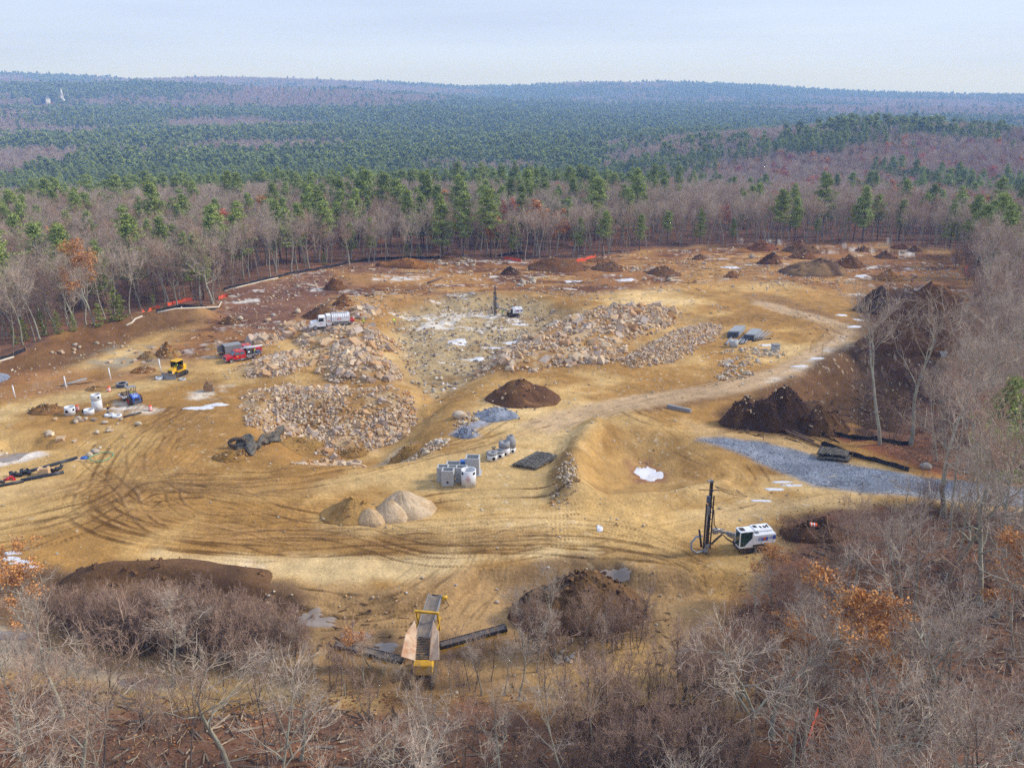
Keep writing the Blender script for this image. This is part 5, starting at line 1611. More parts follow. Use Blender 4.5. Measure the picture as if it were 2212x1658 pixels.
# ice and wet patches: thin irregular sheets lying on the soil
M_ice = mat('dirty_ice', lin(232, 232, 238), .35, .08, .8, dirt=lin(200, 184, 166), dirt_amt=.5, spec=.4)
M_wetp = mat('wet_mud', lin(150, 134, 120), .07, .15, .6, spec=.6)
def patch(name, gx, gy, rw, rh, m, seed, lift=.05):
    p = at(gx, gy)
    rg_ = np.random.default_rng(seed)
    na, V, F = 44, [], []
    ph = np.arange(na) * 2 * np.pi / na
    rad = 1 + .38 * fbm(np.cos(ph) * 2 + seed * 3.7, np.sin(ph) * 2, 1.0, 260, 4, .7) * 1.6
    for f in (.0, .5, .85, 1.0):
        x = p.x + np.cos(ph) * rw * rad * f; y = p.y + np.sin(ph) * rh * rad * f
        V.append(np.stack([x, y, H(x, y) + lift - (.12 if f == 1.0 else 0)], 1))
    V = np.vstack(V)
    i = np.arange(3)[:, None] * na; j = np.arange(na)[None]; j2 = (j + 1) % na
    F = np.stack([i + j + 0 * j2, i + na + j, i + na + j2, i + j2], -1).reshape(-1, 4)
    o = put(name, np_mesh(name, V - np.array(p), F, m, True), loc=p)
    return tag(o, kind='structure')
for k, (gx, gy, rw, rh) in enumerate(((1400, 1024, 2.0, 2.6), (990, 737, 2.4, 3.2), (1075, 752, 2.4, 1.6), (1030, 775, 1.8, 1.2), (1105, 740, 2.2, 1.2), (1190, 700, 2.0, 1.0), (1130, 700, 2.6, 1.0), (1575, 577, 3.0, 1.6), (1240, 607, 2.6, 1.6), (1350, 604, 2.8, 2.0),
        (1860, 595, 1.8, 1.2), (1855, 690, 1.4, 1.0), (1815, 680, 1.4, 1.0), (1845, 705, 1.4, 1.0), (432, 880, 2.4, .9), (466, 873, 2.2, .8), (20, 1205, 1.5, .5), (45, 1213, 1.3, .45), (28, 1193, 1.1, .4), (62, 1223, 1.2, .35),
        (1690, 1040, 1.5, .45), (1712, 1047, 1.5, .4), (1672, 1056, 1.4, .4), (1640, 1080, 1.4, .25), (1295, 1140, .35, .9), (1655, 745, 1.6, .7), (1725, 790, 1.8, .4), (1765, 773, 1.5, .5))):
    patch('ice_patch', gx, gy, rw, rh, M_ice, 500 + k)
for k, (gx, gy, rw, rh) in enumerate(((680, 1340, 2.0, 1.2), (768, 1372, 1.5, 1.0), (832, 1398, 1.3, 1.0), (1325, 1248, 1.8, 1.0), (1312, 1320, .8, .5), (1150, 1325, 1.2, .7), (300, 1470, 2.4, .8), (30, 1370, 2.2, 1.0), (30, 985, 3.0, 1.8))):
    patch('puddle', gx, gy, rw, rh, M_wetp, 560 + k)
# pale ledge slabs breaking through the far field
for k, (gx, gy, n_) in enumerate(((1545, 560, 5), (1445, 602, 5), (1540, 605, 5), (1180, 598, 5), (1872, 551, 8), (1690, 570, 4), (1775, 533, 5), (830, 632, 5), (690, 620, 4))):
    p = at(gx, gy)
    root = thing('rock_ledge', 'pale rock ledge ' + ('beside the little mound of the far field', 'in the centre right of the far field', 'right of the tan boulder in the far field', 'in front of the widest far mound', 'behind the huge loam mound', 'beside the stony mound', 'along the back edge of the far field', 'above the tank truck', 'in the upper left field')[k], 'ledge', p)
    rg_ = random.Random(k)
    for j in range(n_):
        q_ = Vector((rg_.uniform(-1, 1) * n_ * .75, rg_.uniform(-1, 1) * n_ * .3, 0))
        o = put('slab', RK[rg_.randrange(12)], root, loc=(q_.x, q_.y, gz(p.x + q_.x, p.y + q_.y) - p.z), rotz=rg_.uniform(-.5, .5), scale=(rg_.uniform(2, 4.2), rg_.uniform(1.2, 2.2), rg_.uniform(.35, .7)))

# ================================================================== MACHINES AND MATERIALS
mud = lin(168, 132, 84)
M_white = mat('white_paint', lin(248, 249, 252, .92), .4, .04, 2, dirt=mud, dirt_amt=.13, spec=.4)
M_grey = mat('grey_steel', lin(160, 162, 166), .45, .12, 3, metal=.3, dirt=mud, dirt_amt=.35)
M_alu = mat('aluminium', lin(188, 190, 194), .35, .08, 3, metal=.6, dirt=mud, dirt_amt=.25)
M_black = mat('black_steel', lin(46, 46, 50), .5, .2, 4, dirt=mud, dirt_amt=.22)
M_rub = mat('rubber', lin(50, 48, 47), .8, .2, 5, dirt=mud, dirt_amt=.55)
M_track = mat('crawler_steel', lin(86, 78, 68), .7, .25, 5, dirt=mud, dirt_amt=.7)
M_yel = mat('yellow_paint', lin(244, 190, 30), .42, .08, 2, dirt=mud, dirt_amt=.3)
M_yel2 = mat('worn_yellow_paint', lin(226, 178, 46), .55, .12, 2, dirt=lin(150, 104, 60), dirt_amt=.5)
M_red = mat('red_paint', lin(204, 26, 44), .3, .06, 2, dirt=mud, dirt_amt=.22, spec=.5)
M_blue = mat('blue_paint', lin(52, 98, 196), .4, .08, 2, dirt=mud, dirt_amt=.2)
M_lblue = mat('pale_blue_paint', lin(188, 206, 240), .4, .05, 2)
M_dgl = mat('dark_glass', lin(26, 34, 36), .08, .1, 2, spec=.6)
M_ggl = mat('green_glass', lin(34, 70, 62), .06, .5, 1.8, spec=.6)
M_bgl = mat('windscreen_glass', lin(92, 124, 134), .06, .2, 1.5, spec=.6)
M_conc = mat('concrete', lin(188, 190, 192), .85, .1, 2.5, bump=.006, bscale=30, dirt=lin(160, 154, 142), dirt_amt=.4)
M_concw = mat('fresh_concrete', lin(226, 228, 232), .85, .07, 2.5, bump=.006, bscale=30, dirt=lin(178, 164, 144), dirt_amt=.3)
M_conc2 = mat('aged_concrete', lin(150, 150, 152), .9, .12, 3, bump=.006, bscale=30)
M_holeshade = mat('dark_opening', lin(38, 34, 32), .9, .2, 4)  # near-black colour standing for the shade inside pipe holes
M_pvc = mat('white_plastic', lin(240, 242, 246), .35, .03, 2)
M_hdpe = mat('black_plastic', lin(44, 46, 52), .4, .12, 2, spec=.5)
M_gpipe = mat('grey_pipe', lin(150, 156, 164), .4, .1, 2, spec=.4)
M_wood = mat('weathered_wood', lin(190, 160, 112), .85, .2, 5)
M_log = mat('log_bark', lin(120, 96, 78), .9, .3, 4, bump=.02, bscale=14)
M_orng = mat('orange_plastic', lin(244, 92, 30), .5, .06, 2)
M_ofen = mat('orange_mesh', lin(226, 92, 56), .7, .2, 6)
M_silt = mat('silt_fabric', lin(44, 44, 48), .8, .3, 2.5)
M_straw = mat('straw_wattle', lin(214, 200, 180), .95, .2, 6)
M_card = mat('cardboard', lin(214, 178, 134), .85, .06, 3)
M_mat = mat('tyre_mat', lin(88, 84, 78), .9, .45, 3.5, dirt=lin(150, 138, 116), dirt_amt=.6, bump=.03, bscale=12)
M_belt = mat('conveyor_belt', lin(122, 112, 104), .8, .15, 2.5, dirt=lin(160, 140, 114), dirt_amt=.5)
M_rust = mat('rusty_plate', lin(206, 178, 150), .8, .2, 1.6, dirt=lin(168, 108, 60), dirt_amt=.7)
M_green = mat('green_hose', lin(110, 176, 140), .5, .1, 3)
M_redp = mat('red_marking', lin(222, 70, 44), .6, .05, 3)
M_lime = mat('lime_vest', lin(206, 250, 40), .7, .05, 6)
M_chrome = mat('headlamp_glass', lin(220, 222, 222), .15, .05, 3, spec=.6)
M_orl = mat('amber_lens', lin(240, 150, 40), .3, .05, 3)
M_tarp = mat('blue_tarp', lin(60, 110, 190), .6, .1, 4)

def heading(g0, g1, z=0.0):
    """world angle of the direction from one picture point to another on the ground"""
    a, b = W(*g0, z), W(*g1, z)
    return math.atan2(b[1] - a[1], b[0] - a[0])
def text(s_, size, m, parent, loc, rot, name='lettering', shear=0.0, depth=.004):
    cu = bpy.data.curves.new(name, 'FONT')
    cu.body = s_; cu.size = size; cu.extrude = depth; cu.align_x = 'CENTER'; cu.align_y = 'CENTER'; cu.shear = shear
    tmp = bpy.data.objects.new('tmp_text', cu); COL.objects.link(tmp)
    me = bpy.data.meshes.new_from_object(tmp.evaluated_get(bpy.context.evaluated_depsgraph_get()))
    bpy.data.objects.remove(tmp)
    me.materials.clear(); me.materials.append(m)
    o = bpy.data.objects.new(name, me)
    COL.objects.link(o); o.parent = parent; o.location = loc; o.rotation_euler = rot
    return o
def wheel(parent, x, y, z, r, w, hub=M_alu, n=20, name='wheel'):
    s_ = 1 if y > 0 else -1
    q = MB().lathe([(r * .62, -w / 2), (r * .93, -w / 2), (r, -w * .32), (r, w * .32), (r * .93, w / 2), (r * .62, w / 2)], n, (x, y, z), axis='Y')
    o = q.build(name, M_rub, parent)
    h = MB().lathe([(0, s_ * w * .30), (r * .25, s_ * w * .36), (r * .3, s_ * w * .22), (r * .58, s_ * w * .22), (r * .64, s_ * w * .46), (r * .66, -s_ * w * .4), (0, -s_ * w * .4)], n, (x, y, z), axis='Y')
    h.build('rim', hub, o)
    return o
def crawler(parent, y, L, h, w, x0=0.0, mat_=None):
    n = 10
    pts = []
    for k in range(n + 1):
        a = math.pi / 2 + math.pi * k / n
        pts.append((x0 - L / 2 + h / 2 + h / 2 * math.cos(a), h / 2 + h / 2 * math.sin(a)))
    for k in range(n + 1):
        a = -math.pi / 2 + math.pi * k / n
        pts.append((x0 + L / 2 - h / 2 + h / 2 * math.cos(a), h / 2 + h / 2 * math.sin(a)))
    q = MB()
    m = len(pts)
    inn = [(x0 + (px - x0) * (1 - .16 * h / L), h / 2 + (pz - h / 2) * .78) for px, pz in pts]
    for k in range(m):
        k2 = (k + 1) % m
        a, b, c, d = pts[k], pts[k2], inn[k2], inn[k]
        for yy in (y - w / 2, y + w / 2):
            q.quad((a[0], yy, a[1]), (b[0], yy, b[1]), (c[0], yy, c[1]), (d[0], yy, d[1]))
        q.quad((a[0], y - w / 2, a[1]), (b[0], y - w / 2, b[1]), (b[0], y + w / 2, b[1]), (a[0], y + w / 2, a[1]))
        mx_, mz_ = (a[0] + b[0]) / 2, (a[1] + b[1]) / 2
        if k % 1 == 0:
            ang = math.atan2(b[1] - a[1], b[0] - a[0])
            q.box((mx_, y, mz_), (.06, w * 1.02, .07), Matrix.Rotation(-ang, 3, 'Y'))
    nl = int(L / .28)
    for k in range(nl):
        xx = x0 - L / 2 + h / 2 + (L - h) * k / max(1, nl - 1)
        for zz in (0.0, h): q.box((xx, y, zz), (.07, w * 1.02, .08))
    t = q.build('track', mat_ or M_track, parent)
    f = MB().box((x0, y, h * .5), (L - h * .6, w * .7, h * .35), bev=.04)
    for xx in (x0 - L / 2 + h / 2, x0 + L / 2 - h / 2): f.cyl((xx, y, h / 2), h * .36, w * .9, 14, 'Y')
    for k in range(4): f.cyl((x0 - L * .28 + k * L * .19, y, h * .22), h * .14, w * .8, 10, 'Y')
    f.build('track_frame', M_black, t)
    return t
def panes(parent, quads, m, name='window'):
    for q_ in quads:
        a, b, c, d = [Vector(v) for v in q_]
        n_ = (b - a).cross(d - a).normalized() * .015
        MB().add([a, b, c, d, a + n_, b + n_, c + n_, d + n_], [(0, 3, 2, 1), (4, 5, 6, 7), (0, 1, 5, 4), (1, 2, 6, 5), (2, 3, 7, 6), (3, 0, 4, 7)]).build(name, m, parent)

# ------------------------------------------------------------------ people
def person_mat(name, legs, top, skin=lin(196, 150, 124)):
    m, nt, N, L, b = nodes_of(name)
    b.inputs['Roughness'].default_value = .8
    a = N.new('ShaderNodeAttribute'); a.attribute_name = 'wear'
    L.new(a.outputs['Color'], b.inputs['Base Color'])
    return m
def person(label, loc, rz, pose, legs=lin(96, 124, 168), top=lin(206, 250, 40), hat=lin(240, 240, 240), group=None):
    """one continuous body grown over a skeleton; joints are (x forward, y left, z up)"""
    J = {'pelvis': (0, 0, .95, .135), 'waist': (.0, 0, 1.12, .135), 'chest': (0, 0, 1.34, .155), 'neck': (.02, 0, 1.52, .06), 'head': (.05, 0, 1.60, .085), 'crown': (.04, 0, 1.72, .085)}
    for s_, n_ in ((1, 'l'), (-1, 'r')):
        J.update({'hip' + n_: (0, s_ * .10, .92, .10), 'knee' + n_: (.03, s_ * .11, .50, .065), 'ank' + n_: (0, s_ * .12, .09, .045), 'toe' + n_: (.18, s_ * .13, .04, .04),
                  'sho' + n_: (0, s_ * .20, 1.43, .07), 'elb' + n_: (.02, s_ * .26, 1.14, .05), 'wri' + n_: (.12, s_ * .25, .90, .035), 'palm' + n_: (.16, s_ * .25, .83, .036),
                  'thu' + n_: (.20, s_ * .21, .81, .012), 'f1' + n_: (.19, s_ * .225, .745, .010), 'f2' + n_: (.185, s_ * .245, .735, .010), 'f3' + n_: (.18, s_ * .262, .74, .010), 'f4' + n_: (.17, s_ * .278, .752, .009)})
    if pose == 'sit':
        for n_, s_ in (('l', 1), ('r', -1)):
            J['knee' + n_] = (.42, s_ * .14, .93, .065); J['ank' + n_] = (.46, s_ * .14, .52, .045); J['toe' + n_] = (.62, s_ * .14, .47, .04)
    if pose in ('sit', 'reach'):
        for n_, s_ in (('l', 1), ('r', -1)):
            d = Vector((.30, -s_ * .02, .26))
            J['elb' + n_] = (.12, s_ * .25, 1.17, .05)
            for q_ in ('wri', 'palm', 'thu', 'f1', 'f2', 'f3', 'f4'):
                x, y, z, r = J[q_ + n_]; J[q_ + n_] = (x + d.x, y + d.y, z + d.z, r)
    if pose == 'bend':
        M = Matrix.Rotation(R(48), 3, 'Y')
        for q_ in list(J):
            if q_[:4] in ('wais', 'ches', 'neck', 'head', 'crow') or q_[:3] in ('sho', 'elb', 'wri', 'pal', 'thu') or (q_[0] == 'f' and q_[1].isdigit()):
                x, y, z, r = J[q_]
                v = M @ Vector((x, y, z - .95))
                if q_[:3] in ('elb', 'wri', 'pal', 'thu') or (q_[0] == 'f' and q_[1].isdigit()): v = v + Vector((-.15, 0, -.12 if q_[:3] != 'elb' else 0))
                J[q_] = (v.x - .08, v.y, v.z + .95, r)
    E = [('pelvis', 'waist'), ('waist', 'chest'), ('chest', 'neck'), ('neck', 'head'), ('head', 'crown')]
    for n_ in 'lr':
        E += [('pelvis', 'hip' + n_), ('hip' + n_, 'knee' + n_), ('knee' + n_, 'ank' + n_), ('ank' + n_, 'toe' + n_), ('chest', 'sho' + n_), ('sho' + n_, 'elb' + n_), ('elb' + n_, 'wri' + n_), ('wri' + n_, 'palm' + n_),
              ('palm' + n_, 'thu' + n_)] + [('palm' + n_, 'f%d' % k + n_) for k in (1, 2, 3, 4)]
    names = list(J)
    me = bpy.data.meshes.new('body')
    me.from_pydata([J[q_][:3] for q_ in names], [(names.index(a), names.index(b)) for a, b in E], [])
    tmp = bpy.data.objects.new('tmp_body', me); COL.objects.link(tmp)
    md = tmp.modifiers.new('skin', 'SKIN')
    for i, q_ in enumerate(names):
        me.skin_vertices[0].data[i].radius = (J[q_][3],) * 2
        me.skin_vertices[0].data[i].use_root = (q_ == 'pelvis')
    tmp.modifiers.new('sub', 'SUBSURF').levels = 1
    dg = bpy.context.evaluated_depsgraph_get()
    ev = bpy.data.meshes.new_from_object(tmp.evaluated_get(dg))
    bpy.data.objects.remove(tmp)
    ev.name = 'body'
    co = np.empty(len(ev.vertices) * 3); ev.vertices.foreach_get('co', co); co = co.reshape(-1, 3)
    cl = np.empty((len(co), 3))
    jn = np.array([J[q_][:3] for q_ in names])
    near_ = np.argmin(((co[:, None] - jn[None]) ** 2).sum(2), axis=1)
    for i, q_ in enumerate(names):
        c = top
        if q_[:3] in ('hip', 'kne') or q_ == 'pelvis': c = legs
        if q_[:3] in ('ank', 'toe'): c = lin(70, 54, 42)
        if q_ in ('head', 'neck', 'crown') or q_[:3] in ('pal', 'thu') or (q_[0] == 'f' and q_[1].isdigit()): c = lin(196, 150, 124)
        cl[near_ == i] = c
    vcol(ev, 'wear', cl)
    ev.materials.clear(); ev.materials.append(M_person)
    ev.polygons.foreach_set('use_smooth', [True] * len(ev.polygons))
    root = thing('person', label, 'person', loc, rz, group)
    put('body', ev, root)
    hx, hy, hz = J['crown'][:3]
    up = (Vector(J['crown'][:3]) - Vector(J['neck'][:3])).normalized()
    hm_ = MB().lathe([(.001, .13), (.07, .12), (.115, .06), (.125, 0), (.16, -.005), (.16, -.015), (.12, -.02)], 14)
    h = hm_.build('helmet', mat('helmet_' + label[:6], hat, .4), root)
    h.rotation_euler = up.to_track_quat('Z', 'Y').to_euler(); h.location = Vector((hx, hy, hz)) + up * .02
    return root
M_person = person_mat('person_wear', None, None)

# ------------------------------------------------------------------ drill rigs
def drill_rig(label, loc, rz, cab=True, scale=1.0, mast_h=8.9, mx=4.75):
    t = thing('drill_rig', label, 'drill rig', loc, rz, scale=scale)
    for y in (-1.05, 1.05): crawler(t, y, 3.3, .82, .42, -.7)
    MB().box((-.7, 0, .75), (2.6, 1.9, .4), bev=.05).build('chassis', M_black, t)
    b = MB()
    b.box((-1.75, 0, 1.68), (2.75, 2.3, 1.25), bev=.09)
    b.box((-1.75, -.1, 1.1), (2.6, 2.1, .3))
    body = b.build('engine_housing', M_white, t)
    MB().box((-1.85, -.18, 2.43), (2.3, 1.55, .3), bev=.1).build('hood', M_white, t)
    for xx in (-2.6, -2.2, -1.75): MB().box((xx, -.1, 2.585), (.22, .5, .02)).build('vent', M_black, body)
    MB().box((-1.15, -.35, 2.585), (.45, .55, .02)).build('vent', M_black, body)
    MB().cyl((-1.0, .72, 2.42), .17, .2, 14).build('air_filter', M_grey, t)
    MB().tube([(-2.25, .15, 2.55), (-2.25, .15, 2.85), (-2.4, .15, 2.95)], .06, 8).build('exhaust', M_black, t)
    MB().tube([(-1.7, -.85, 2.5), (-1.9, -.85, 3.0), (-2.3, -.9, 3.05)], .025, 6).tube([(-2.3, -.9, 3.05), (-2.3, -.98, 3.05)], .14, 12).build('mirror', M_alu, t)
    # markings on the visible side
    ys = 1.153
    MB().box((-1.55, ys, 1.72), (1.2, .008, .42)).build('blue_stripe', M_blue, body)
    MB().box((-2.92, ys, 1.82), (.38, .008, .5)).build('blue_stripe', M_blue, body)
    text('FRD', .40, M_white, body, (-1.05, ys + .012, 1.72), (R(90), 0, R(180)), shear=.25)
    MB().cyl((-1.72, ys + .008, 1.76), .19, .012, 16, 'Y').build('emblem', M_redp, body)
    MB().cyl((-1.72, ys + .018, 1.76), .11, .012, 16, 'Y').build('emblem', M_orl, body)
    text('1200', .34, M_blue, body, (-2.42, ys + .008, 1.80), (R(90), 0, R(180)), shear=.25)
    MB().box((-1.32, ys + .002, 1.55), (.025, .008, 1.1)).build('door_seam', M_black, body)
    if cab:
        c = MB()
        x0, x1, y0, y1, z0, z1 = -.30, 1.35, -.02, 1.2, .85, 2.78
        for xx, yy in ((x1, y0), (x1, y1), (x0, y0), (x0, y1)):
            c.box((xx - .05 * (1 if xx > 0 else -1), yy - .05 * (1 if yy > .5 else -1), (z0 + z1) / 2), (.10, .10, z1 - z0))
        c.box(((x0 + x1) / 2, (y0 + y1) / 2, z1 + .06), (x1 - x0 + .08, y1 - y0 + .08, .16), bev=.07)
        c.box(((x0 + x1) / 2, (y0 + y1) / 2, z0 + .06), (x1 - x0 - .02, y1 - y0 - .02, .16))
        c.box((x0 + .02, (y0 + y1) / 2, 1.5), (.05, y1 - y0 - .1, 1.3))
        c.box(((x0 + x1) / 2, y0 + .03, 1.3), (x1 - x0 - .1, .05, .9))
        c.add([(x0 + .08, y1 - .03, z0 + .1), (.75, y1 - .03, z0 + .1), (x0 + .08, y1 - .03, 2.0), (x0 + .08, y1 - .012, z0 + .1), (.75, y1 - .012, z0 + .1), (x0 + .08, y1 - .012, 2.0)], [(0, 1, 2), (5, 4, 3), (1, 4, 5, 2)])
        cb = c.build('cab', M_white, t)
        zt = z1 - .03
        panes(cb, [((x1 - .06, y0 + .1, 1.0), (x1 - .06, y1 - .1, 1.0), (x1 - .06, y1 - .1, zt), (x1 - .06, y0 + .1, zt)),
                   ((x1 - .12, y1 - .05, 1.0), (.62, y1 - .05, 1.0), (.42, y1 - .05, zt), (x1 - .12, y1 - .05, zt)),
                   ((.58, y1 - .05, 1.1), (x0 + .1, y1 - .05, 1.95), (x0 + .1, y1 - .05, zt), (.38, y1 - .05, zt)),
                   ((x0 + .03, y1 - .12, 1.9), (x0 + .03, y0 + .12, 1.9), (x0 + .03, y0 + .12, zt), (x0 + .03, y1 - .12, zt))], M_ggl)
        MB().box((x1 - .45, .6, z1 + .145), (.6, .8, .02)).build('roof_grille', M_black, cb)
        s_ = MB().box((.35, .55, 1.35), (.5, .5, .15)).box((.12, .55, 1.75), (.12, .5, .8)); s_.build('operator_seat', M_black, cb)
        MB().box((1.2, .6, .72), (.5, 1.3, .12)).build('step', M_black, t)
    else:
        MB().box((-.15, .7, 1.75), (.35, .6, 1.1), bev=.04).build('control_panel', M_black, t)
        MB().box((-.1, -.3, 1.5), (.4, 1.0, .7), bev=.05).build('pump_box', M_grey, t)
        MB().tube([(-3.0, .9, .7), (-3.0, .9, 2.9), (-2.5, .9, 3.0), (-2.5, .9, 2.5)], .06, 8).build('guard_rail', M_white, t)
        text('FRD', .3, M_white, body, (-.85, ys + .014, 1.75), (R(90), 0, R(180)), shear=.25)
    # boom
    bm_ = MB()
    bm_.bar((.3, -.5, 1.35), (2.2, -.42, 2.1), .34, .38).bar((2.1, -.42, 2.06), (3.5, -.3, 2.55), .24, .28)
    boom = bm_.build('boom', M_grey, t)
    MB().tube([(.6, -.5, .95), (2.1, -.42, 1.75)], .09, 10).build('hydraulic_ram', M_alu, boom)
    MB().tube([(2.6, -.35, 2.65), (4.2, -.1, 2.95)], .08, 10).build('hydraulic_ram', M_alu, boom)
    MB().box((3.75, -.2, 2.6), (.7, .5, .6), bev=.06).build('boom_head', M_grey, boom)
    # mast
    m = MB()
    m.box((mx, 0, mast_h / 2 + .45), (.26, .34, mast_h - .9))
    for k in range(9): m.box((mx - .16, 0, .8 + k * mast_h / 10), (.10, .42, .06))
    mast = m.build('mast', M_black, t)
    MB().box((mx - .28, .28, 4.0), (.12, .12, 6.6)).build('rod_rack', M_black, mast)
    MB().box((mx + .36, -.05, 3.4), (.15, .16, 5.6)).build('rod_rack', M_rub, mast)
    MB().tube([(mx + .2, .0, .3), (mx + .2, .0, 5.2)], .045, 8).build('drill_rod', M_alu, mast)
    MB().box((mx + .18, 0, 5.4), (.34, .36, 1.1), bev=.05).build('drifter', M_grey, mast)
    MB().box((mx + .33, .22, 6.9), (.36, .30, .85), bev=.03).build('control_box', lambda_m(), mast)
    MB().cyl((mx, 0, mast_h + .05), .22, .24, 16, 'Y').box((mx + .3, 0, mast_h + .12), (.5, .18, .18), bev=.05).build('sheave', M_grey, mast)
    MB().lathe([(.10, 0), (.30, .05), (.32, .35), (.22, .55), (.14, .95)], 16, (mx + .12, 0, .05)).box((mx, 0, 1.0), (.5, .6, .5), bev=.08).build('dust_hood', M_grey, mast)
    MB().tube([(mx + .45, .1, .45), (mx + 1.3, .25, .35), (mx + 2.0, .3, .9), (mx + 2.05, .3, 1.7), (mx + 1.5, .22, 2.35), (mx + .7, .15, 2.35)], .12, 10).build('suction_hose', M_gpipe, t)
    MB().tube([(mx + .75, .2, 1.0), (mx + 1.15, .2, 3.2)], .13, 8).build('dust_pipe', M_black, mast)
    for dy in (-.1, .08): MB().tube([(.4, -.2 + dy, 1.6), (1.4, .1 + dy, .95), (2.3, .1 + dy, 1.55), (3.0, .1 + dy, 2.3), (3.6, dy, 1.7), (4.2, dy, 1.1), (mx - .1, .1 + dy, 1.5)], .07, 8).build('hose', M_rub, t)
    MB().tube([(3.6, -.2, 2.9), (4.1, .1, 3.6), (4.3, .2, 5.4), (mx - .05, .2, 6.1)], .06, 8).build('hose', M_rub if cab else M_blue, t)
    return t
_lm = []
def lambda_m():
    if not _lm: _lm.append(mat('slate_paint', lin(84, 92, 116), .5, .06, 3))
    return _lm[0]

p = at(1608, 1184)
drill_rig('white drill rig with tall black mast and glazed cab in the near right yard', p, heading((1690, 1174), (1545, 1190)))
p = at(1103, 682)
drill_rig('distant white drill rig with black mast on the pale blasted floor', p, heading((1122, 681), (1058, 684)), cab=False, scale=.86, mast_h=8.8, mx=4.5)

# ------------------------------------------------------------------ trucks
def tank_truck(label, loc, rz):
    t = thing('tank_truck', label, 'truck', loc, rz)
    MB().box((-.6, 0, .75), (7.8, .9, .25)).build('chassis', M_black, t)
    b = MB().prism([(1.9, .75), (3.95, .75), (4.0, 1.45), (3.85, 1.62), (2.55, 1.85), (2.25, 2.65), (2.1, 2.78), (.75, 2.78), (.75, .75)], -1.1, 1.1)
    cab = b.build('cab', M_white, t)
    panes(cab, [((2.585, -.95, 1.88), (2.585, .95, 1.88), (2.30, .9, 2.62), (2.30, -.9, 2.62)),
                ((2.35, 1.105, 1.85), (1.2, 1.105, 1.85), (1.2, 1.105, 2.55), (2.1, 1.105, 2.55)), ((1.2, -1.105, 1.85), (2.35, -1.105, 1.85), (2.1, -1.105, 2.55), (1.2, -1.105, 2.55))], M_dgl)
    MB().box((4.02, 0, 1.15), (.06, 1.1, .7), bev=.02).build('grille', M_grey, cab)
    for y in (-.8, .8): MB().box((4.0, y, 1.1), (.08, .3, .25), bev=.03).build('headlight', M_chrome, cab)
    MB().box((4.1, 0, .7), (.25, 2.2, .3), bev=.05).build('bumper', M_white, cab)
    MB().tube([(.75, .6, 2.6), (.75, .6, 3.5)], .06, 8).build('exhaust', M_alu, cab)
    MB().box((.1, 0, 2.0), (.95, 2.2, 2.1), bev=.04).build('cabinet', M_white, t)
    cbn = MB().box((.1, 1.108, 1.95), (.8, .02, 1.8)).build('cabinet_door', M_white, t)
    MB().cyl((.25, 1.125, 1.85), .17, .015, 14, 'Y').build('emblem', M_orl, cbn)
    MB().box((-.1, 1.122, 1.7), (.12, .012, .7)).build('emblem', M_redp, cbn)
    # ribbed tank
    pr = [(-.45, 1.55), (-.45, 1.55)]
    q = MB().prism([(-.55, 2.55), (-.55, 1.75), (-4.3, 1.75), (-4.3, 2.55)], -1.15, 1.15)
    prof = []
    tank = MB()
    for x0, x1 in ((-4.25, -.5),):
        sec = [(1.2, 1.7), (1.2, 2.7), (.95, 3.15), (-.95, 3.15), (-1.2, 2.7), (-1.2, 1.7), (-.5, 1.25), (.5, 1.25)]
        n = len(sec)
        tank.add([(x0, y, z) for y, z in sec] + [(x1, y, z) for y, z in sec], [tuple(range(n)), tuple(range(2 * n - 1, n - 1, -1))] + [(i, i + n, (i + 1) % n + n, (i + 1) % n) for i in range(n)])
    tk = tank.build('tank', M_white, t)
    for k in range(9):
        x = -.6 - k * .45
        rb = MB()
        for (ya, za), (yb, zb) in zip(sec[:5], sec[1:6]): rb.bar((x, ya * 1.02, za), (x, yb * 1.02, zb), .09, .09)
        rb.build('rib', M_white, tk)
    MB().prism([(-2.55, 2.25), (-2.05, 2.55), (-1.55, 2.25), (-2.05, 1.95)], 1.265, 1.275).build('diamond_sign', M_redp, tk)
    MB().prism([(-2.35, 2.25), (-2.05, 2.43), (-1.75, 2.25), (-2.05, 2.07)], 1.28, 1.285).build('diamond_sign', M_white, tk)
    MB().prism([(1.6, 1.35), (1.8, 1.47), (2.0, 1.35), (1.8, 1.23)], 1.11, 1.118).build('diamond_sign', M_redp, cab)
    rail = MB()
    for y in (-.55, .55):
        rail.bar((-.6, y, 3.55), (-4.2, y, 3.55), .05)
        for k in range(5): rail.bar((-.7 - k * .85, y, 3.15), (-.7 - k * .85, y, 3.55), .04)
    rail.build('top_rail', M_alu, tk)
    MB().box((-2.2, 0, 3.2), (3.4, .5, .08)).build('catwalk', M_grey, tk)
    for k in range(3): MB().box((-1.2 - k * 1.1, .95, 1.1), (.8, .35, .6), bev=.03).build('side_box', M_grey, t)
    MB().lathe([(.12, -.2), (.5, -.2), (.5, -.14), (.2, -.14), (.2, .14), (.5, .14), (.5, .2), (.12, .2)], 18, (-4.75, .5, 1.7), axis='Y').build('hose_reel', M_red, t)
    MB().box((-4.6, 0, 1.05), (.5, 2.0, .3), bev=.03).build('rear_deck', M_grey, t)
    for x in (3.0,): [wheel(t, x, y, .52, .52, .3) for y in (-1.0, 1.0)]
    for x in (-2.4, -3.6): [wheel(t, x, y, .52, .52, .5) for y in (-.95, .95)]
    return t
tank_truck('white bulk tank truck with ribbed hopper above the boulder mound', at(712, 708), heading((752, 704), (672, 709)))

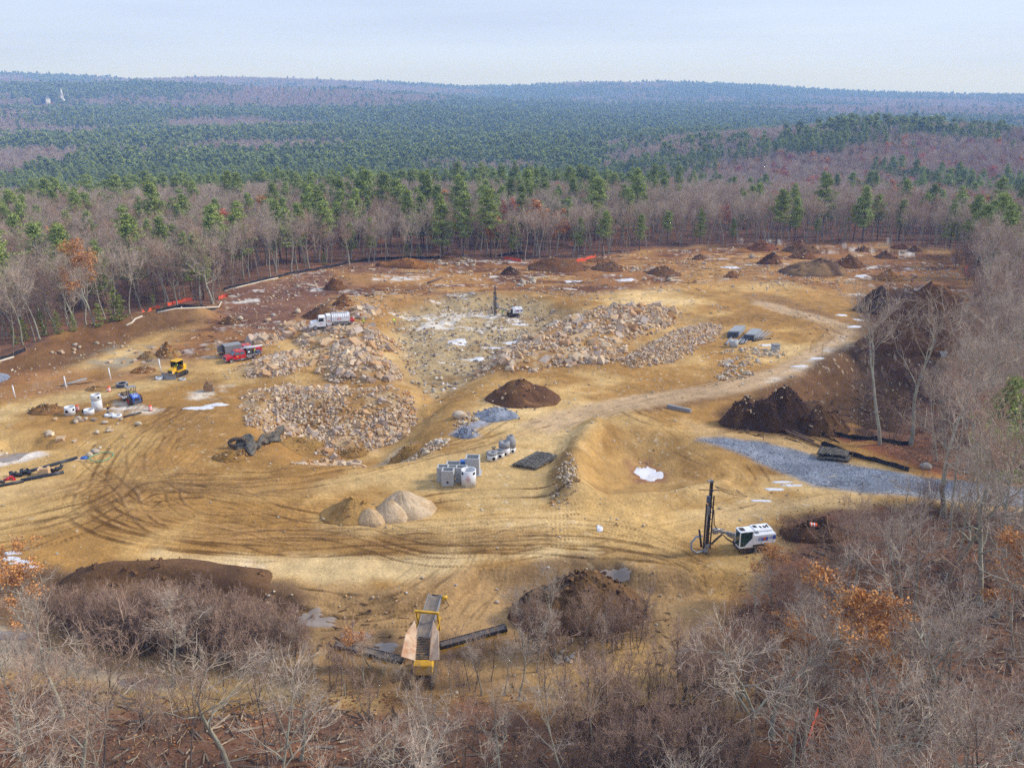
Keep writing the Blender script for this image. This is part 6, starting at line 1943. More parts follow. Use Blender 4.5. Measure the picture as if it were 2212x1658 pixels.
def pickup(label, loc, rz, rear='flatbed', group=None):
    t = thing('service_truck', label, 'truck', loc, rz)
    c = MB().prism([(3.35, .62), (3.42, .95), (3.38, 1.18), (3.2, 1.28), (2.05, 1.38), (1.45, 2.0), (1.3, 2.08), (-.25, 2.08), (-.42, 1.95), (-.5, 1.3), (-.5, .6)], -.98, .98)
    cab = c.build('cab', M_red, t)
    panes(cab, [((2.02, -.84, 1.42), (2.02, .84, 1.42), (1.50, .76, 1.97), (1.50, -.76, 1.97)),
                ((1.85, .984, 1.4), (.75, .984, 1.4), (.75, .984, 1.93), (1.42, .984, 1.93)), ((.6, .984, 1.4), (-.25, .984, 1.4), (-.2, .984, 1.9), (.6, .984, 1.93)),
                ((.75, -.984, 1.4), (1.85, -.984, 1.4), (1.42, -.984, 1.93), (.75, -.984, 1.93)), ((-.25, -.984, 1.4), (.6, -.984, 1.4), (.6, -.984, 1.93), (-.2, -.984, 1.9))], M_bgl)
    MB().box((3.42, 0, 1.0), (.06, 1.2, .36), bev=.02).build('grille', M_black, cab)
    for y in (-.78, .78): MB().box((3.38, y, 1.02), (.1, .3, .24), bev=.03).build('headlight', M_chrome, cab)
    MB().box((3.5, 0, .62), (.2, 2.0, .26), bev=.05).build('bumper', M_alu, cab)
    for y in (-1, 1):
        MB().lathe([(.48, -.06), (.56, -.06), (.56, .06), (.48, .06)], 18, (2.45, y * .97, .42), axis='Y').build('wheel_arch', M_black, cab)
        MB().tube([(1.9, y * 1.03, .42), (-.5, y * 1.03, .42)], .05, 8).build('side_step', M_alu, cab)
        MB().box((1.75, y * 1.13, 1.42), (.12, .22, .28), bev=.03).build('mirror', M_black, cab)
        MB().box((.68, y * .985, 1.05), (.02, .012, .8)).build('door_seam', M_black, cab)
    MB().cyl((1.2, .988, 1.08), .17, .012, 14, 'Y').build('emblem', M_orl, cab)
    MB().box((.9, 0, 2.14), (.3, .7, .1), bev=.03).build('beacon_bar', M_orl, cab)
    MB().box((-1.9, 0, .62), (3.0, .8, .2)).build('chassis', M_black, t)
    if rear == 'flatbed':
        MB().box((-2.1, 0, .98), (3.2, 2.15, .12)).build('bed', M_grey, t)
        for k in range(10):
            MB().box((-.65 - k * .31, 1.085, .95), (.155, .012, .09)).build('reflector_tape', M_red if k % 2 else M_white, t)
        MB().box((-.72, 0, 1.7), (.08, 2.1, 1.4)).build('headboard', M_black, t)
        f = MB()
        for x in (-.8, -1.55, -2.35):
            for y in (-1.0, 1.0): f.box((x, y, 1.65), (.07, .07, 1.3))
        f.box((-1.55, 0, 2.32), (1.75, 2.1, .07))
        f.build('canopy_frame', M_alu, t)
        MB().box((-1.2, .2, 1.45), (.6, 1.2, .85), bev=.05).build('pump', M_black, t)
        MB().cyl((-1.2, .86, 1.62), .22, .1, 16, 'Y').build('gauge', M_white, t)
        MB().box((-1.95, .1, 1.4), (.5, 1.3, .75), bev=.05).build('compressor', M_black, t)
        MB().box((-3.1, .45, 1.25), (.9, 1.0, .5), bev=.04).build('tool_chest', lambda_m(), t)
        MB().tube([(.3, .55, 2.45), (-4.0, .85, 2.5)], .12, 12).build('white_pole', M_pvc, t)
        MB().box((-1.2, .98, .68), (.95, .2, .5), bev=.03).build('side_box', M_alu, t)
        MB().box((-3.55, .8, .5), (.03, .5, .5)).build('mudflap', M_black, t)
    else:
        bx = MB().box((-2.2, 0, 1.75), (3.3, 2.2, 1.75), bev=.04).build('box_body', M_grey, t)
        MB().box((-3.87, 0, 1.7), (.02, 1.9, 1.5)).build('rear_opening_shade', M_black, bx)  # black plate on the closed box, painted as its shaded inside
        MB().box((-4.35, 1.1, 1.7), (1.0, .06, 1.5)).build('open_door', M_alu, bx)
        MB().box((-4.3, 0, .8), (.9, 2.0, .12)).build('tail_step', M_black, bx)
        MB().box((-1.4, 1.108, 1.9), (.35, .015, .5)).build('red_sign', M_redp, bx)
        for k in range(3): MB().box((-1.2 - k * .9, 1.105, 1.7), (.03, .02, 1.5)).build('rib', M_alu, bx)
    for x in (2.45, -2.2):
        for y in (-.9, .9): wheel(t, x, y, .42, .42, .26 if x > 0 else .4)
    return t
_h = heading((545, 772.5), (506, 779.5))
pk = at(523, 776)
pickup('red pickup with open equipment bed and white pole on the sand ramp', pk, _h)
p2 = at(527, 765.5)
pickup('red truck with grey box body and open rear door behind the red pickup', p2, _h + math.pi - .1, 'box')

def bulldozer(label, loc, rz):
    t = thing('bulldozer', label, 'bulldozer', loc, rz)
    for y in (-.95, .95): crawler(t, y, 3.1, .95, .55)
    MB().box((0, 0, .8), (2.4, 1.3, .5)).build('chassis', M_black, t)
    h = MB().prism([(1.75, .85), (1.8, 1.45), (1.55, 1.68), (.55, 1.85), (.55, .85)], -.55, .55)
    hd = h.build('hood', M_yel, t)
    MB().box((1.81, 0, 1.2), (.03, .8, .5)).build('grille', M_black, hd)
    MB().tube([(1.0, .2, 1.7), (1.0, .2, 2.3)], .06, 8).build('exhaust', M_black, hd)
    c = MB()
    for x in (-.85, .65):
        for y in (-.7, .7): c.box((x, y, 2.1), (.1, .1, 1.5))
    c.box((-.1, 0, 1.35), (1.5, 1.3, .1))
    cb = c.build('cab', M_black, t)
    MB().box((-.1, 0, 2.92), (1.75, 1.6, .18), bev=.08).box((-.45, 0, 3.05), (.7, 1.2, .12), bev=.04).build('roof', M_yel, cb)
    panes(cb, [((.66, -.65, 1.45), (.66, -.12, 1.45), (.66, -.12, 2.8), (.66, -.65, 2.8)), ((-.8, -.7, 1.45), (.6, -.7, 1.45), (.6, -.7, 2.8), (-.8, -.7, 2.8)), ((-.86, .65, 1.7), (-.86, -.65, 1.7), (-.86, -.65, 2.8), (-.86, .65, 2.8))], M_dgl)
    MB().box((-1.25, 0, 1.45), (1.0, 1.5, .95), bev=.12).build('fuel_tank', M_yel, t)
    for y in (-.9, .9): MB().box((-.1, y, 1.15), (2.2, .6, .1), bev=.03).build('fender', M_yel, t)
    MB().box((-.3, 0, 1.7), (.5, .5, .5)).build('operator_seat', M_black, cb)
    # curved blade
    b = MB()
    prof = [(2.45, .02), (2.30, .25), (2.24, .55), (2.28, .85), (2.42, 1.15)]
    bk = [(x - .08, z) for x, z in prof]
    for (a, b_), (c_, d_) in zip(zip(prof[:-1], prof[1:]), zip(bk[:-1], bk[1:])):
        b.add([(a[0], -1.65, a[1]), (a[0], 1.65, a[1]), (b_[0], 1.65, b_[1]), (b_[0], -1.65, b_[1]), (c_[0], -1.65, c_[1]), (c_[0], 1.65, c_[1]), (d_[0], 1.65, d_[1]), (d_[0], -1.65, d_[1])],
              [(0, 1, 2, 3), (7, 6, 5, 4), (0, 3, 7, 4), (1, 5, 6, 2), (3, 2, 6, 7), (0, 4, 5, 1)], smooth=False)
    bl = b.build('blade', M_grey, t)
    for y in (-1.2, 1.2): MB().bar((.3, y * .55, .6), (2.25, y * .7, .5), .16, .22).build('push_arm', M_yel, bl)
    MB().tube([(1.3, .5, 1.3), (2.2, .5, .8)], .07, 8).tube([(1.3, -.5, 1.3), (2.2, -.5, .8)], .07, 8).build('hydraulic_ram', M_alu, bl)
    return t
p = at(384, 810)
dh = math.atan2(-.86, -.36)
bulldozer('yellow bulldozer pushing soil with its steel blade', p, dh)
person('operator in lime vest seated in the bulldozer cab', (p.x, p.y, p.z + .78), dh, 'sit', lin(60, 70, 90), hat=lin(120, 200, 40))

def roller(label, loc, rz):
    t = thing('road_roller', label, 'roller', loc, rz)
    for y in (-.85, .85): wheel(t, -.9, y, .72, .72, .5, M_red, 22)
    MB().lathe([(0, -.95), (.62, -.95), (.62, -.85), (.75, -.85), (.75, .85), (.62, .85), (.62, .95), (0, .95)], 28, (2.1, 0, .75), axis='Y', smooth=False).build('drum', M_track, t)
    f = MB()
    for y in (-1.08, 1.08): f.box((2.0, y, .8), (1.9, .14, .32))
    f.box((1.05, 0, .85), (.16, 2.2, .3)).box((2.98, 0, .85), (.16, 2.2, .3)).box((.6, 0, .8), (.9, .5, .3))
    fr = f.build('drum_frame', M_white, t)
    for k in range(4): MB().box((1.35 + k * .42, 1.155, .8), (.2, .012, .3)).build('warning_stripe', M_red, fr)
    h = MB().prism([(-.3, .75), (-.3, 1.75), (-1.2, 1.7), (-1.9, 1.35), (-2.05, .75)], -.6, .6)
    hd = h.build('hood', M_blue, t)
    MB().prism([(-.3, 1.76), (-.85, 1.74), (-.85, 1.79), (-.3, 1.81)], -.5, .5).build('hood_top', M_grey, hd)
    for i in range(5):
        for j in range(4):
            if (i + j) % 2:
                u = i / 5.0; x = -1.0 - u * .85; z = 1.74 - u * .3
                MB().prism([(x, z + .012), (x - .16, z - .055), (x - .16, z - .04), (x, z + .027)], -.4 + j * .2, -.2 + j * .2).build('check', M_lblue, hd)
    MB().box((-2.03, 0, 1.05), (.05, .85, .5)).build('grille', M_black, hd)
    MB().box((-2.1, 0, .62), (.3, 1.3, .35), bev=.06).build('rear_weight', lambda_m(), t)
    MB().box((.1, 0, 1.0), (.9, 1.3, .25)).build('platform', M_black, t)
    c = MB()
    for x in (-.35, .5):
        for y in (-.62, .62): c.box((x, y, 1.9), (.08, .08, 1.7))
    c.bar((-.35, -.62, 1.95), (-.35, .62, 1.95), .07)
    rp = c.build('roll_frame', M_black, t)
    MB().box((.08, 0, 2.78), (1.15, 1.5, .08), bev=.03).build('roof', M_grey, rp)
    MB().box((-.1, 0, 1.4), (.45, .5, .2)).build('operator_seat', M_black, t)
    MB().tube([(.35, 0, 1.1), (.42, 0, 1.75)], .03, 6).build('steering_column', M_black, t)
    return t
p = at(287, 868)
rh = math.atan2(.72, -.70)
roller('blue road roller with canopy and smooth drum on the left sand road', p, rh)
person('operator in yellow vest driving the blue road roller', (p.x, p.y, p.z + .55), rh, 'sit', lin(60, 66, 80), lin(226, 240, 60), lin(70, 50, 44))

# workers on foot
person('worker in lime vest and jeans leaning beside the distant drill rig', at(1084.5, 681.5), 1.2, 'bend', lin(116, 152, 196), hat=lin(236, 236, 236))
person('worker in lime jacket bending on the pale blasted floor', at(852, 700.5), 2.6, 'bend', lin(90, 110, 140), hat=lin(206, 250, 60))
person('worker in lime vest standing among rocks right of the tank truck', at(786, 704), 3.4, 'reach', lin(70, 80, 96), hat=lin(200, 250, 60))
q = pk + Vector((1.9, 2.4, 0)); q.z = gz(q.x, q.y)
person('worker with lime helmet behind the red pickup', q, 3.0, 'stand', lin(70, 80, 96), hat=lin(170, 240, 50))

# ------------------------------------------------------------------ screening plant
def screener():
    z0 = -1.7
    hb_ = W(910, 1402, 1.1)
    c = Vector((hb_[0], hb_[1], gz(hb_[0], hb_[1])))
    t = thing('screening_plant', 'yellow screening plant with three conveyors in the lower yard', 'machine', c)
    L = lambda gx, gy, z: Vector((*W(gx, gy, z), z)) - c
    def conveyor(a, b, w, nm, yellow=True):
        d = (b - a); L_ = d.length
        q_ = d.to_track_quat('X', 'Z').to_matrix()
        def P(x, y, z): return a + q_ @ Vector((x, y, z))
        bel = MB(); n = 14
        for i in range(n):
            x0, x1 = L_ * i / n, L_ * (i + 1) / n
            for (ya, za), (yb, zb) in (((-w / 2, .10), (-w / 5, 0)), ((-w / 5, 0), (w / 5, 0)), ((w / 5, 0), (w / 2, .10))):
                bel.quad(P(x0, ya, za), P(x1, ya, za), P(x1, yb, zb), P(x0, yb, zb))
        o = bel.build(nm, M_belt, t)
        fr = MB()
        for y in (-w / 2 - .07, w / 2 + .07):
            fr.add([P(0, y - .05, -.25), P(L_, y - .05, -.25), P(L_, y + .05, -.25), P(0, y + .05, -.25), P(0, y - .05, .14), P(L_, y - .05, .14), P(L_, y + .05, .14), P(0, y + .05, .14)],
                   [(3, 2, 1, 0), (4, 5, 6, 7), (0, 1, 5, 4), (1, 2, 6, 5), (2, 3, 7, 6), (3, 0, 4, 7)])
        fr.build('side_frame', M_grey if not yellow else M_black, o)
        ly = MB()
        for k in range(7):
            x = L_ * (k + .5) / 7
            ly.bar(P(x, -w / 2, -.3), P(x, w / 2, -.3), .1)
            if yellow:
                for y in (-w / 2 - .14, w / 2 + .14): ly.bar(P(x - L_ / 15, y, -.32), P(x + L_ / 15, y, -.32), .06, .2)
        ly.build('under_frame', M_yel2, o)
        for x in (.05, L_ - .05):
            MB().tube([P(x, -w / 2 - .02, -.12), P(x, w / 2 + .02, -.12)], .16, 12).build('pulley', M_black, o)
        return o, P, L_
    a, b = L(912, 1376, .4), L(940, 1283, 1.9)
    o, P, L_ = conveyor(a, b, 1.2, 'main_belt', False)
    MB().cyl(P(L_ - .3, -1.05, .1), .18, .5, 12, 'X').box(P(L_ - .3, -.95, .0), (.35, .4, .35), bev=.05).build('drive_motor', M_yel, o)
    MB().tube([P(L_ - .4, -1.1, 0), P(L_ - .7, -1.5, -.6), P(L_ - 1.1, -1.1, -.7)], .04, 6).build('hose', M_black, o)
    g = MB()
    for y in (-1.05, 1.05):
        g.bar(P(L_ * .42, y, -1.4), P(L_ * .42, y, 1.0), .16, .2); g.bar(P(.3, y * 1.02, -1.2), P(.3, y * 1.02, .7), .2, .24); g.bar(P(.0, y * 1.02, -.5), P(L_ * .55, y, -.35), .14, .2)
    g.bar(P(L_ * .42, -1.2, 1.0), P(L_ * .42, 1.2, 1.0), .22, .22)
    g.build('gantry', M_yel2, t)
    # hopper with grid and wings
    hz = 1.0
    h0, h1 = L(897, 1421, hz), L(927, 1421, hz)
    k0, k1 = L(901, 1378, hz + .1), L(928, 1378, hz + .1)
    n = 13
    for i in range(n):
        f = i / (n - 1)
        pa, pb = h0 + (k0 - h0) * f, h1 + (k1 - h1) * f
        MB().bar(pa, pb, .14, .12).build('grid_bar', M_track, t)
    up = Vector((0, 0, 1.0))
    def plate(pts, nm, th=.07):
        n_ = (Vector(pts[1]) - Vector(pts[0])).cross(Vector(pts[2]) - Vector(pts[0])).normalized() * th
        m = len(pts)
        MB().add([Vector(v) for v in pts] + [Vector(v) + n_ for v in pts], [tuple(range(m))[::-1], tuple(range(m, 2 * m))] + [(i, (i + 1) % m, (i + 1) % m + m, i + m) for i in range(m)]).build(nm, M_rust, t)
    plate([h0 + Vector((-.05, -.3, 0)), k0 + Vector((-.05, .5, 0)), k0 + Vector((-.35, 1.0, 1.3)), k0 + Vector((-1.0, -.6, 1.0)), h0 + Vector((-1.25, -.5, .6))], 'wing_plate')
    plate([k1 + Vector((.05, .5, 0)), h1 + Vector((.05, -.3, 0)), h1 + Vector((1.0, -.9, .5)), k1 + Vector((.9, -.4, 1.0)), k1 + Vector((.3, 1.0, 1.3))], 'wing_plate')
    hc = (h0 + h1 + k0 + k1) / 4
    bx = MB()
    bx.box((hc.x, hc.y + .2, .95), (1.8, 2.0, 1.1), bev=.06)
    bx.build('hopper_body', M_yel2, t)
    for x in (-.95, .95):
        MB().box((hc.x + x, hc.y - .3, .3), (.5, 4.0, .6), bev=.15).build('track', M_track, t)
    conveyor(L(868, 1424, -.4), L(724, 1388, .7), .7, 'side_belt')
    conveyor(L(950, 1392, -.3), L(1092, 1353, .9), .7, 'side_belt')
    for gx, gy, z in ((745, 1393, .4), (1070, 1358, .6)):
        q_ = L(gx, gy, z)
        gzl = gz(q_.x + c.x, q_.y + c.y) - c.z
        MB().bar((q_.x - .4, q_.y, gzl), (q_.x, q_.y, q_.z - .3), .09).bar((q_.x + .4, q_.y, gzl), (q_.x, q_.y, q_.z - .3), .09).build('support_leg', M_yel2, t)
screener()

# ------------------------------------------------------------------ concrete structures
def conc_box(label, gx, gy, w, d, h, rz, hole=True, m=None, slab=False, wall=.15, group='precast concrete boxes in the yard'):
    p = at(gx, gy)
    t = thing('precast_box', label, 'concrete box', p, rz, group)
    m = m or M_conc
    MB().box((0, -d / 2 + wall / 2, h / 2), (w, wall, h)).box((0, d / 2 - wall / 2, h / 2), (w, wall, h)).box((-w / 2 + wall / 2, 0, h / 2), (wall, d - 2 * wall, h)).box((w / 2 - wall / 2, 0, h / 2), (wall, d - 2 * wall, h)).box((0, 0, .12), (w - 2 * wall, d - 2 * wall, .2)).build('shell', m, t)
    if hole:
        MB().cyl((0, -d / 2 - .004, h * .3), .16, .012, 16, 'Y').build('pipe_hole_shade', M_holeshade, t)  # dark disc on the wall, shade of a pipe hole put in as colour
        MB().cyl((0, -d / 2 - .004, h * .86), .05, .012, 10, 'Y').build('lifting_hole', M_pvc, t)
    if slab: MB().box((0, 0, .06), (w + .5, d + .5, .16)).build('base_slab', m, t)
    return t
hz_ = R(-4)
conc_box('front left precast box of the open concrete boxes in the yard', 968, 1046, 1.62, 1.35, 2.3, hz_)
conc_box('precast box half hidden behind the front left box', 957, 1036, 1.5, 1.3, 2.1, hz_)
conc_box('low wide precast box at the rear left of the boxes', 979, 1023, 1.9, 1.5, 1.7, hz_, False)
conc_box('precast box just left of the round section with orange writing', 997, 1037, 1.5, 1.2, 2.1, hz_, False)
conc_box('tall precast box on a base slab at the rear right of the boxes', 1021, 1021, 1.9, 1.6, 2.5, hz_, True, slab=True)
def conc_round(name, label, gx, gy, prof, m, holes=(), lid=None, group=None, p=None, n=28):
    p = p or at(gx, gy)
    t = thing(name, label, 'manhole', p, 0, group)
    MB().lathe(prof, n).build('section', m, t)
    if lid: MB().lathe(lid, n).build('cover_slab', M_conc2, t)
    for (ang, z, r_, rad) in holes:
        q = MB()
        a = ang
        cx_, cy_ = math.cos(a) * rad, math.sin(a) * rad
        d_ = Vector((math.cos(a), math.sin(a), 0))
        q.tube([Vector((cx_, cy_, z)) - d_ * .05, Vector((cx_, cy_, z)) + d_ * .012], r_, 16)
        q.build('pipe_hole_shade', M_holeshade, t)  # solid dark disc, painted as the shade inside a pipe hole
    return t
def ring_prof(ro, ri, h, z=0): return [(ri, z), (ro, z), (ro, z + h), (ri, z + h), (ri, z)]
cy_ = conc_round('manhole_section', 'round concrete section with orange writing among the boxes', 1012, 1046, ring_prof(1.0, .86, 2.25), M_concw, ((R(-40), 1.95, .2, 1.0), (R(-140), 1.95, .2, 1.0)))
for k, (s_, z) in enumerate((('TOP', 1.62), ('ZBTX', 1.38), ('DB-MLA', 1.2), ('K5', .98))):
    text(s_, .2, M_redp, cy_, (.0, -1.02, z), (R(90), 0, 0))
HG = None
conc_round('manhole_section', 'short round manhole base with flat cover nearest the precast boxes', 1062.5, 991, ring_prof(.78, .64, .85), M_concw, ((R(-70), .42, .24, .78), (R(-165), .5, .2, .78)), [(.25, .85), (.8, .85), (.8, 1.15), (.25, 1.15), (.25, .85)])
o = conc_round('manhole_section', 'second short manhole base with flat cover in the row', 1079, 986, ring_prof(.68, .56, .8), M_concw, ((R(-85), .42, .22, .68),), [(.25, .8), (.7, .8), (.7, 1.05), (.25, 1.05), (.25, .8)])
o = conc_round('manhole_section', 'tall manhole barrel with red writing and flat cover in the row', 1089, 980, ring_prof(.8, .66, 1.15), M_concw, ((R(-80), .35, .2, .8),), [(.25, 1.15), (.82, 1.15), (.82, 1.95), (.25, 1.95), (.25, 1.15)])
text('CB-8', .22, M_redp, o, (.1, -.82, .95), (R(90), 0, R(10)))
conc_round('manhole_section', 'cone-topped manhole at the far end of the row', 1102.5, 975, ring_prof(.75, .62, .8), M_concw, ((R(-65), .42, .2, .75),), [(.62, .8), (.75, .8), (.75, 1.7), (.45, 2.6), (.27, 2.6), (.27, 2.5)])
p = at(1066, 979)
tag(MB().box((0, 0, .5), (.4, .4, 1.0), bev=.02).box((0, 0, 1.05), (.7, .5, .08)).build('wooden_crate', M_wood), 'small upright wooden crate behind the short manhole base', 'crate').location = p
p = at(1001, 1007)
tag(MB().box((0, 0, .45), (1.0, .7, .9), bev=.05).box((0, 0, .93), (1.06, .76, .08)).build('tool_box', M_tarp), 'blue site box behind the precast boxes', 'box').location = p
for k, (ga, gb, lab) in enumerate((((948, 1004), (990, 1003), 'loose plank leaning across the rear left precast box'), ((942, 1052), (990, 1049), 'timber skid under the front left precast box'), ((930, 1037), (950, 1039), 'timber skid left of the half hidden precast box'),
                                   ((1028, 1031), (1040, 1028), 'short timber right of the round section with orange writing'), ((1546, 1049), (1614, 1071), 'long pale pole lying on the sand by the near drill rig'),
                                   ((1510, 1056), (1556, 1057), 'thin pole lying behind the drill mast'), ((1590, 1057), (1606, 1067), 'short pole crossing the long pale pole'), ((1600, 1095), (1632, 1088), 'pale board lying on the road right of the drill rig'))):
    a, b = at(*ga, .06), at(*gb, .06)
    tag(MB().bar((0, 0, 0), b - a, .14, .10).build('timber', M_wood), lab, 'timber').location = a
for gx, gy, ro, h, lab, m in ((1584, 748, .85, 1.4, 'grey concrete pipe section in front of the pipe stacks', M_conc),):
    conc_round('pipe_section', lab, gx, gy, ring_prof(ro, ro * .45, h), m)
p = at(1674, 756)
t = thing('concrete_chamber', 'grey concrete chamber with lid right of the pipe stacks', 'concrete box', p, R(8))
MB().box((0, 0, .55), (1.6, 1.2, 1.1), bev=.15).build('shell', M_conc, t); MB().box((0, 0, 1.25), (1.66, 1.26, .3), bev=.12).build('lid', M_conc2, t)
# left group
conc_round('manhole_section', 'tall white two-part manhole barrel on the left', 211, 885, [(.70, 0), (.82, 0), (.82, 1.85), (.79, 1.86), (.79, 1.9), (.82, 1.91), (.80, 2.75), (.68, 2.8), (.66, 2.2)], M_concw, ((R(-35), 2.4, .2, .8),))
conc_round('manhole_section', 'white manhole ring with round opening beside the olive heap', 152, 894, ring_prof(.82, .70, 1.35), M_concw, ((R(-100), .75, .26, .82), (R(-20), .95, .2, .82)))
conc_round('manhole_section', 'low white ring between the two taller manholes on the left', 193, 893, ring_prof(.80, .70, .85), M_concw, ())
conc_round('grade_ring', 'flat white grade ring under the tamper on the left', 236, 897, ring_prof(.76, .40, .32), M_concw)
conc_round('grade_ring', 'flat white grade ring right of the tamper', 252.5, 899, ring_prof(.78, .42, .32), M_concw)
conc_round('manhole_ring', 'black-sided manhole ring with pale top sunk beside the left road', 264, 834, [(.75, .62), (.98, .62), (.98, -.3)], M_hdpe, (), [(.7, .64), (1.0, .64), (1.0, .72), (.7, .72), (.7, .64)])
conc_round('manhole_ring', 'pale manhole ring half buried left of the dozer blade', 344.5, 818, ring_prof(.66, .52, .75, -.3), M_concw)
conc_round('manhole_ring', 'pale manhole ring half buried right of the dozer blade', 394, 819, ring_prof(.6, .48, .6, -.3), M_conc)
p = at(234, 895); p.z += .34
t = thing('tamper', 'yellow-handled jumping tamper standing on a grade ring', 'tamper', p, .4)
MB().box((0, 0, .06), (.5, .32, .08), bev=.03).build('shoe', M_black, t); MB().tube([(0, 0, .1), (.05, 0, .7)], [.12, .1], 10).build('bellows', M_grey, t)
MB().box((.08, 0, .85), (.4, .3, .35), bev=.06).build('engine', M_black, t); MB().tube([(.08, 0, 1.0), (.1, 0, 1.5)], .07, 8).build('tank', M_yel, t)
MB().tube([(.25, -.18, .8), (.5, -.2, 1.1), (.5, .2, 1.1), (.25, .18, .8)], .025, 6).build('handle', M_black, t)
p = at(182, 889)
tag(MB().box((0, 0, .22), (.6, .4, .44), bev=.05).box((.1, 0, .5), (.2, .2, .2)).build('pump', M_black), 'small black pump beside the low white ring', 'pump').location = p

# traffic drums
def drum(gx, gy, label, lying=None):
    p = at(gx, gy)
    t = thing('traffic_drum', label, 'traffic drum', p)
    z = 0
    for k, (h, r0, r1, m) in enumerate(((.22, .30, .285, M_orng), (.15, .285, .275, M_pvc), (.16, .275, .265, M_orng), (.15, .265, .255, M_pvc), (.24, .255, .22, M_orng))):
        MB().lathe([(r0 + .008, z), (r1 + .008, z + h - .01), (r1 - .012, z + h)], 18).build('band', m, t); z += h
    MB().cyl((0, 0, .92), .215, .02, 18).build('top', M_orng, t)
    MB().cyl((0, 0, .04), .37, .08, 14).build('base', M_rub, t)
    if lying is not None:
        t.rotation_euler = (R(90), 0, lying); t.location.z += .3
    return t
drum(236, 844, 'orange and white traffic drum by the black-sided ring'); drum(167.5, 885, 'orange and white traffic drum behind the white manhole ring')
drum(325, 885, 'orange and white traffic drum standing right of the grade rings'); td = drum(1748, 1140, 'orange traffic drum lying on its side by the near drill rig', R(80)); td.location = (*W(1746, 1134, 1.5), 1.65); drum(2140, 1113, 'orange traffic drum half hidden in the right-hand wood', R(60))

# standpipes and loose pipes on the left
for k, (gx, gy, h, lab) in enumerate(((347.5, 802, 2.5, 'white standpipe left of the bulldozer'), (239.5, 820, 2.3, 'white standpipe second from the bulldozer'), (144, 839, 2.3, 'white standpipe second from the left edge'), (33, 858, 2.2, 'white standpipe nearest the left edge'))):
    p = at(gx, gy)
    t = thing('standpipe', lab, 'pipe', p); MB().tube([(0, 0, -.2), (-.12, .02, h)], .10, 12).build('pipe', M_pvc, t); MB().cyl((-.12, .02, h + .02), .115, .10, 12).build('cap', M_pvc, t)
def rod(name, ga, gb, r, m, label, z=0.1, n=10, group=None, hollow=False):
    a, b = at(*ga, z), at(*gb, z)
    t = MB().tube([(0, 0, 0), (b - a) * .5 + Vector((0, 0, .0)), b - a], r, n).build(name, m)
    t.location = a
    return tag(t, label, 'pipe', group)
rod('culvert_pipe', (136, 833), (187, 819), .22, M_conc2, 'grey culvert pipe lying by the left standpipes', .2)
rod('black_pipe', (267, 901), (305, 891), .14, M_hdpe, 'short black pipe right of the grade rings', .12)
rod('black_pipe', (-20, 1054), (52, 1040), .20, M_hdpe, 'thick black pipe at the left edge below the fittings', .18)
def bundle(label, ga, gb, n, r, m, layers=2):
    a, b = at(*ga, r), at(*gb, r)
    d = b - a; sd = Vector((-d.y, d.x, 0)).normalized()
    t = thing('pipe_bundle', label, 'pipe bundle', a)
    me = MB().tube([(0, 0, 0), d * .33, d * .66, d], r, 8).mesh('pipe', m)
    for l in range(layers):
        for k in range(n - l):
            put('pipe', me, t, loc=sd * ((k - (n - l - 1) / 2) * r * 2.1) + Vector((0, 0, l * r * 1.8)))
bundle('long bundle of grey-black plastic pipes on the left', (34, 1027), (167, 989), 4, .085, M_hdpe)
bundle('shorter bundle of dark plastic pipes below the cardboard box', (45, 1038), (138, 1020), 5, .075, M_hdpe)
p = at(96, 1023)
t = thing('cardboard_box', 'open cardboard box among the pipe bundles on the left', 'box', p, R(12))
MB().box((0, 0, .5), (1.35, 1.0, 1.0)).build('carton', M_card, t); MB().box((-.5, -.6, .92), (.3, .3, .03), Matrix.Rotation(.5, 3, 'X')).build('flap', M_card, t); MB().box((.2, .1, 1.05), (.5, .4, .12), bev=.03).build('fittings', M_black, t); MB().box((0, 0, .05), (1.5, 1.1, .1)).build('pallet', M_wood, t)
for k, (gx, gy, lab, m, s_) in enumerate(((118, 1018, 'black pipe elbow nearest the cardboard box', M_hdpe, 1), (130, 1013, 'black pipe elbow at the right end of the fittings', M_hdpe, 1), (26, 1029, 'leftmost black coupling beside the long bundle', M_hdpe, 1.1), (40, 1028, 'black coupling second from the left', M_hdpe, 1.1), (54, 1022, 'large black wye fitting on the pipe bundle', M_hdpe, 1.2), (64, 1024, 'grey-capped black fitting left of the cardboard box', M_hdpe, .9),
                                   (14, 1037, 'red valve at the left end of the valves', M_red, .7), (21, 1034, 'red valve in the middle of the valves', M_red, .7), (29, 1035, 'red valve at the right end of the valves', M_red, .7), (4, 1042, 'black valve body at the left edge', M_hdpe, .8))):
    p = at(gx, gy)
    t = thing('pipe_fitting', lab, 'pipe fitting', p, k * 1.1, None, s_)
    MB().tube([(-.4, 0, .25), (0, 0, .27), (.25, 0, .4), (.38, 0, .65)], .24, 12).build('barrel', m, t)
    MB().cyl((-.42, 0, .25), .30, .08, 12, 'X').build('flange', m, t)
p = at(219, 986)
n = 26
t = MB().tube([(1.5 * math.cos(a) + .1 * math.sin(3 * a), 1.7 * math.sin(a), .08 + .05 * math.sin(2 * a)) for a in [6.1 * k / n for k in range(n + 1)]], .06, 8).build('green_hose', M_green); t.location = p
tag(t, 'pale green hose lying in a loop by the boulders', 'hose')
p = at(182, 989)
t = MB().lathe([(.001, .45), (.3, .4), (.5, .2), (.55, 0), (.001, 0)], 10).build('blue_bag', M_tarp); t.location = p; t.scale = (1, .7, .8); tag(t, 'crumpled blue bag at the end of the pipe bundle', 'bag')
p = at(172, 990); t = MB().box((0, 0, .04), (2.2, 1.2, .03), Matrix.Rotation(.05, 3, 'X')).build('flat_carton', M_card); t.location = p; tag(t, 'flattened cardboard sheet at the end of the pipe bundle', 'cardboard')

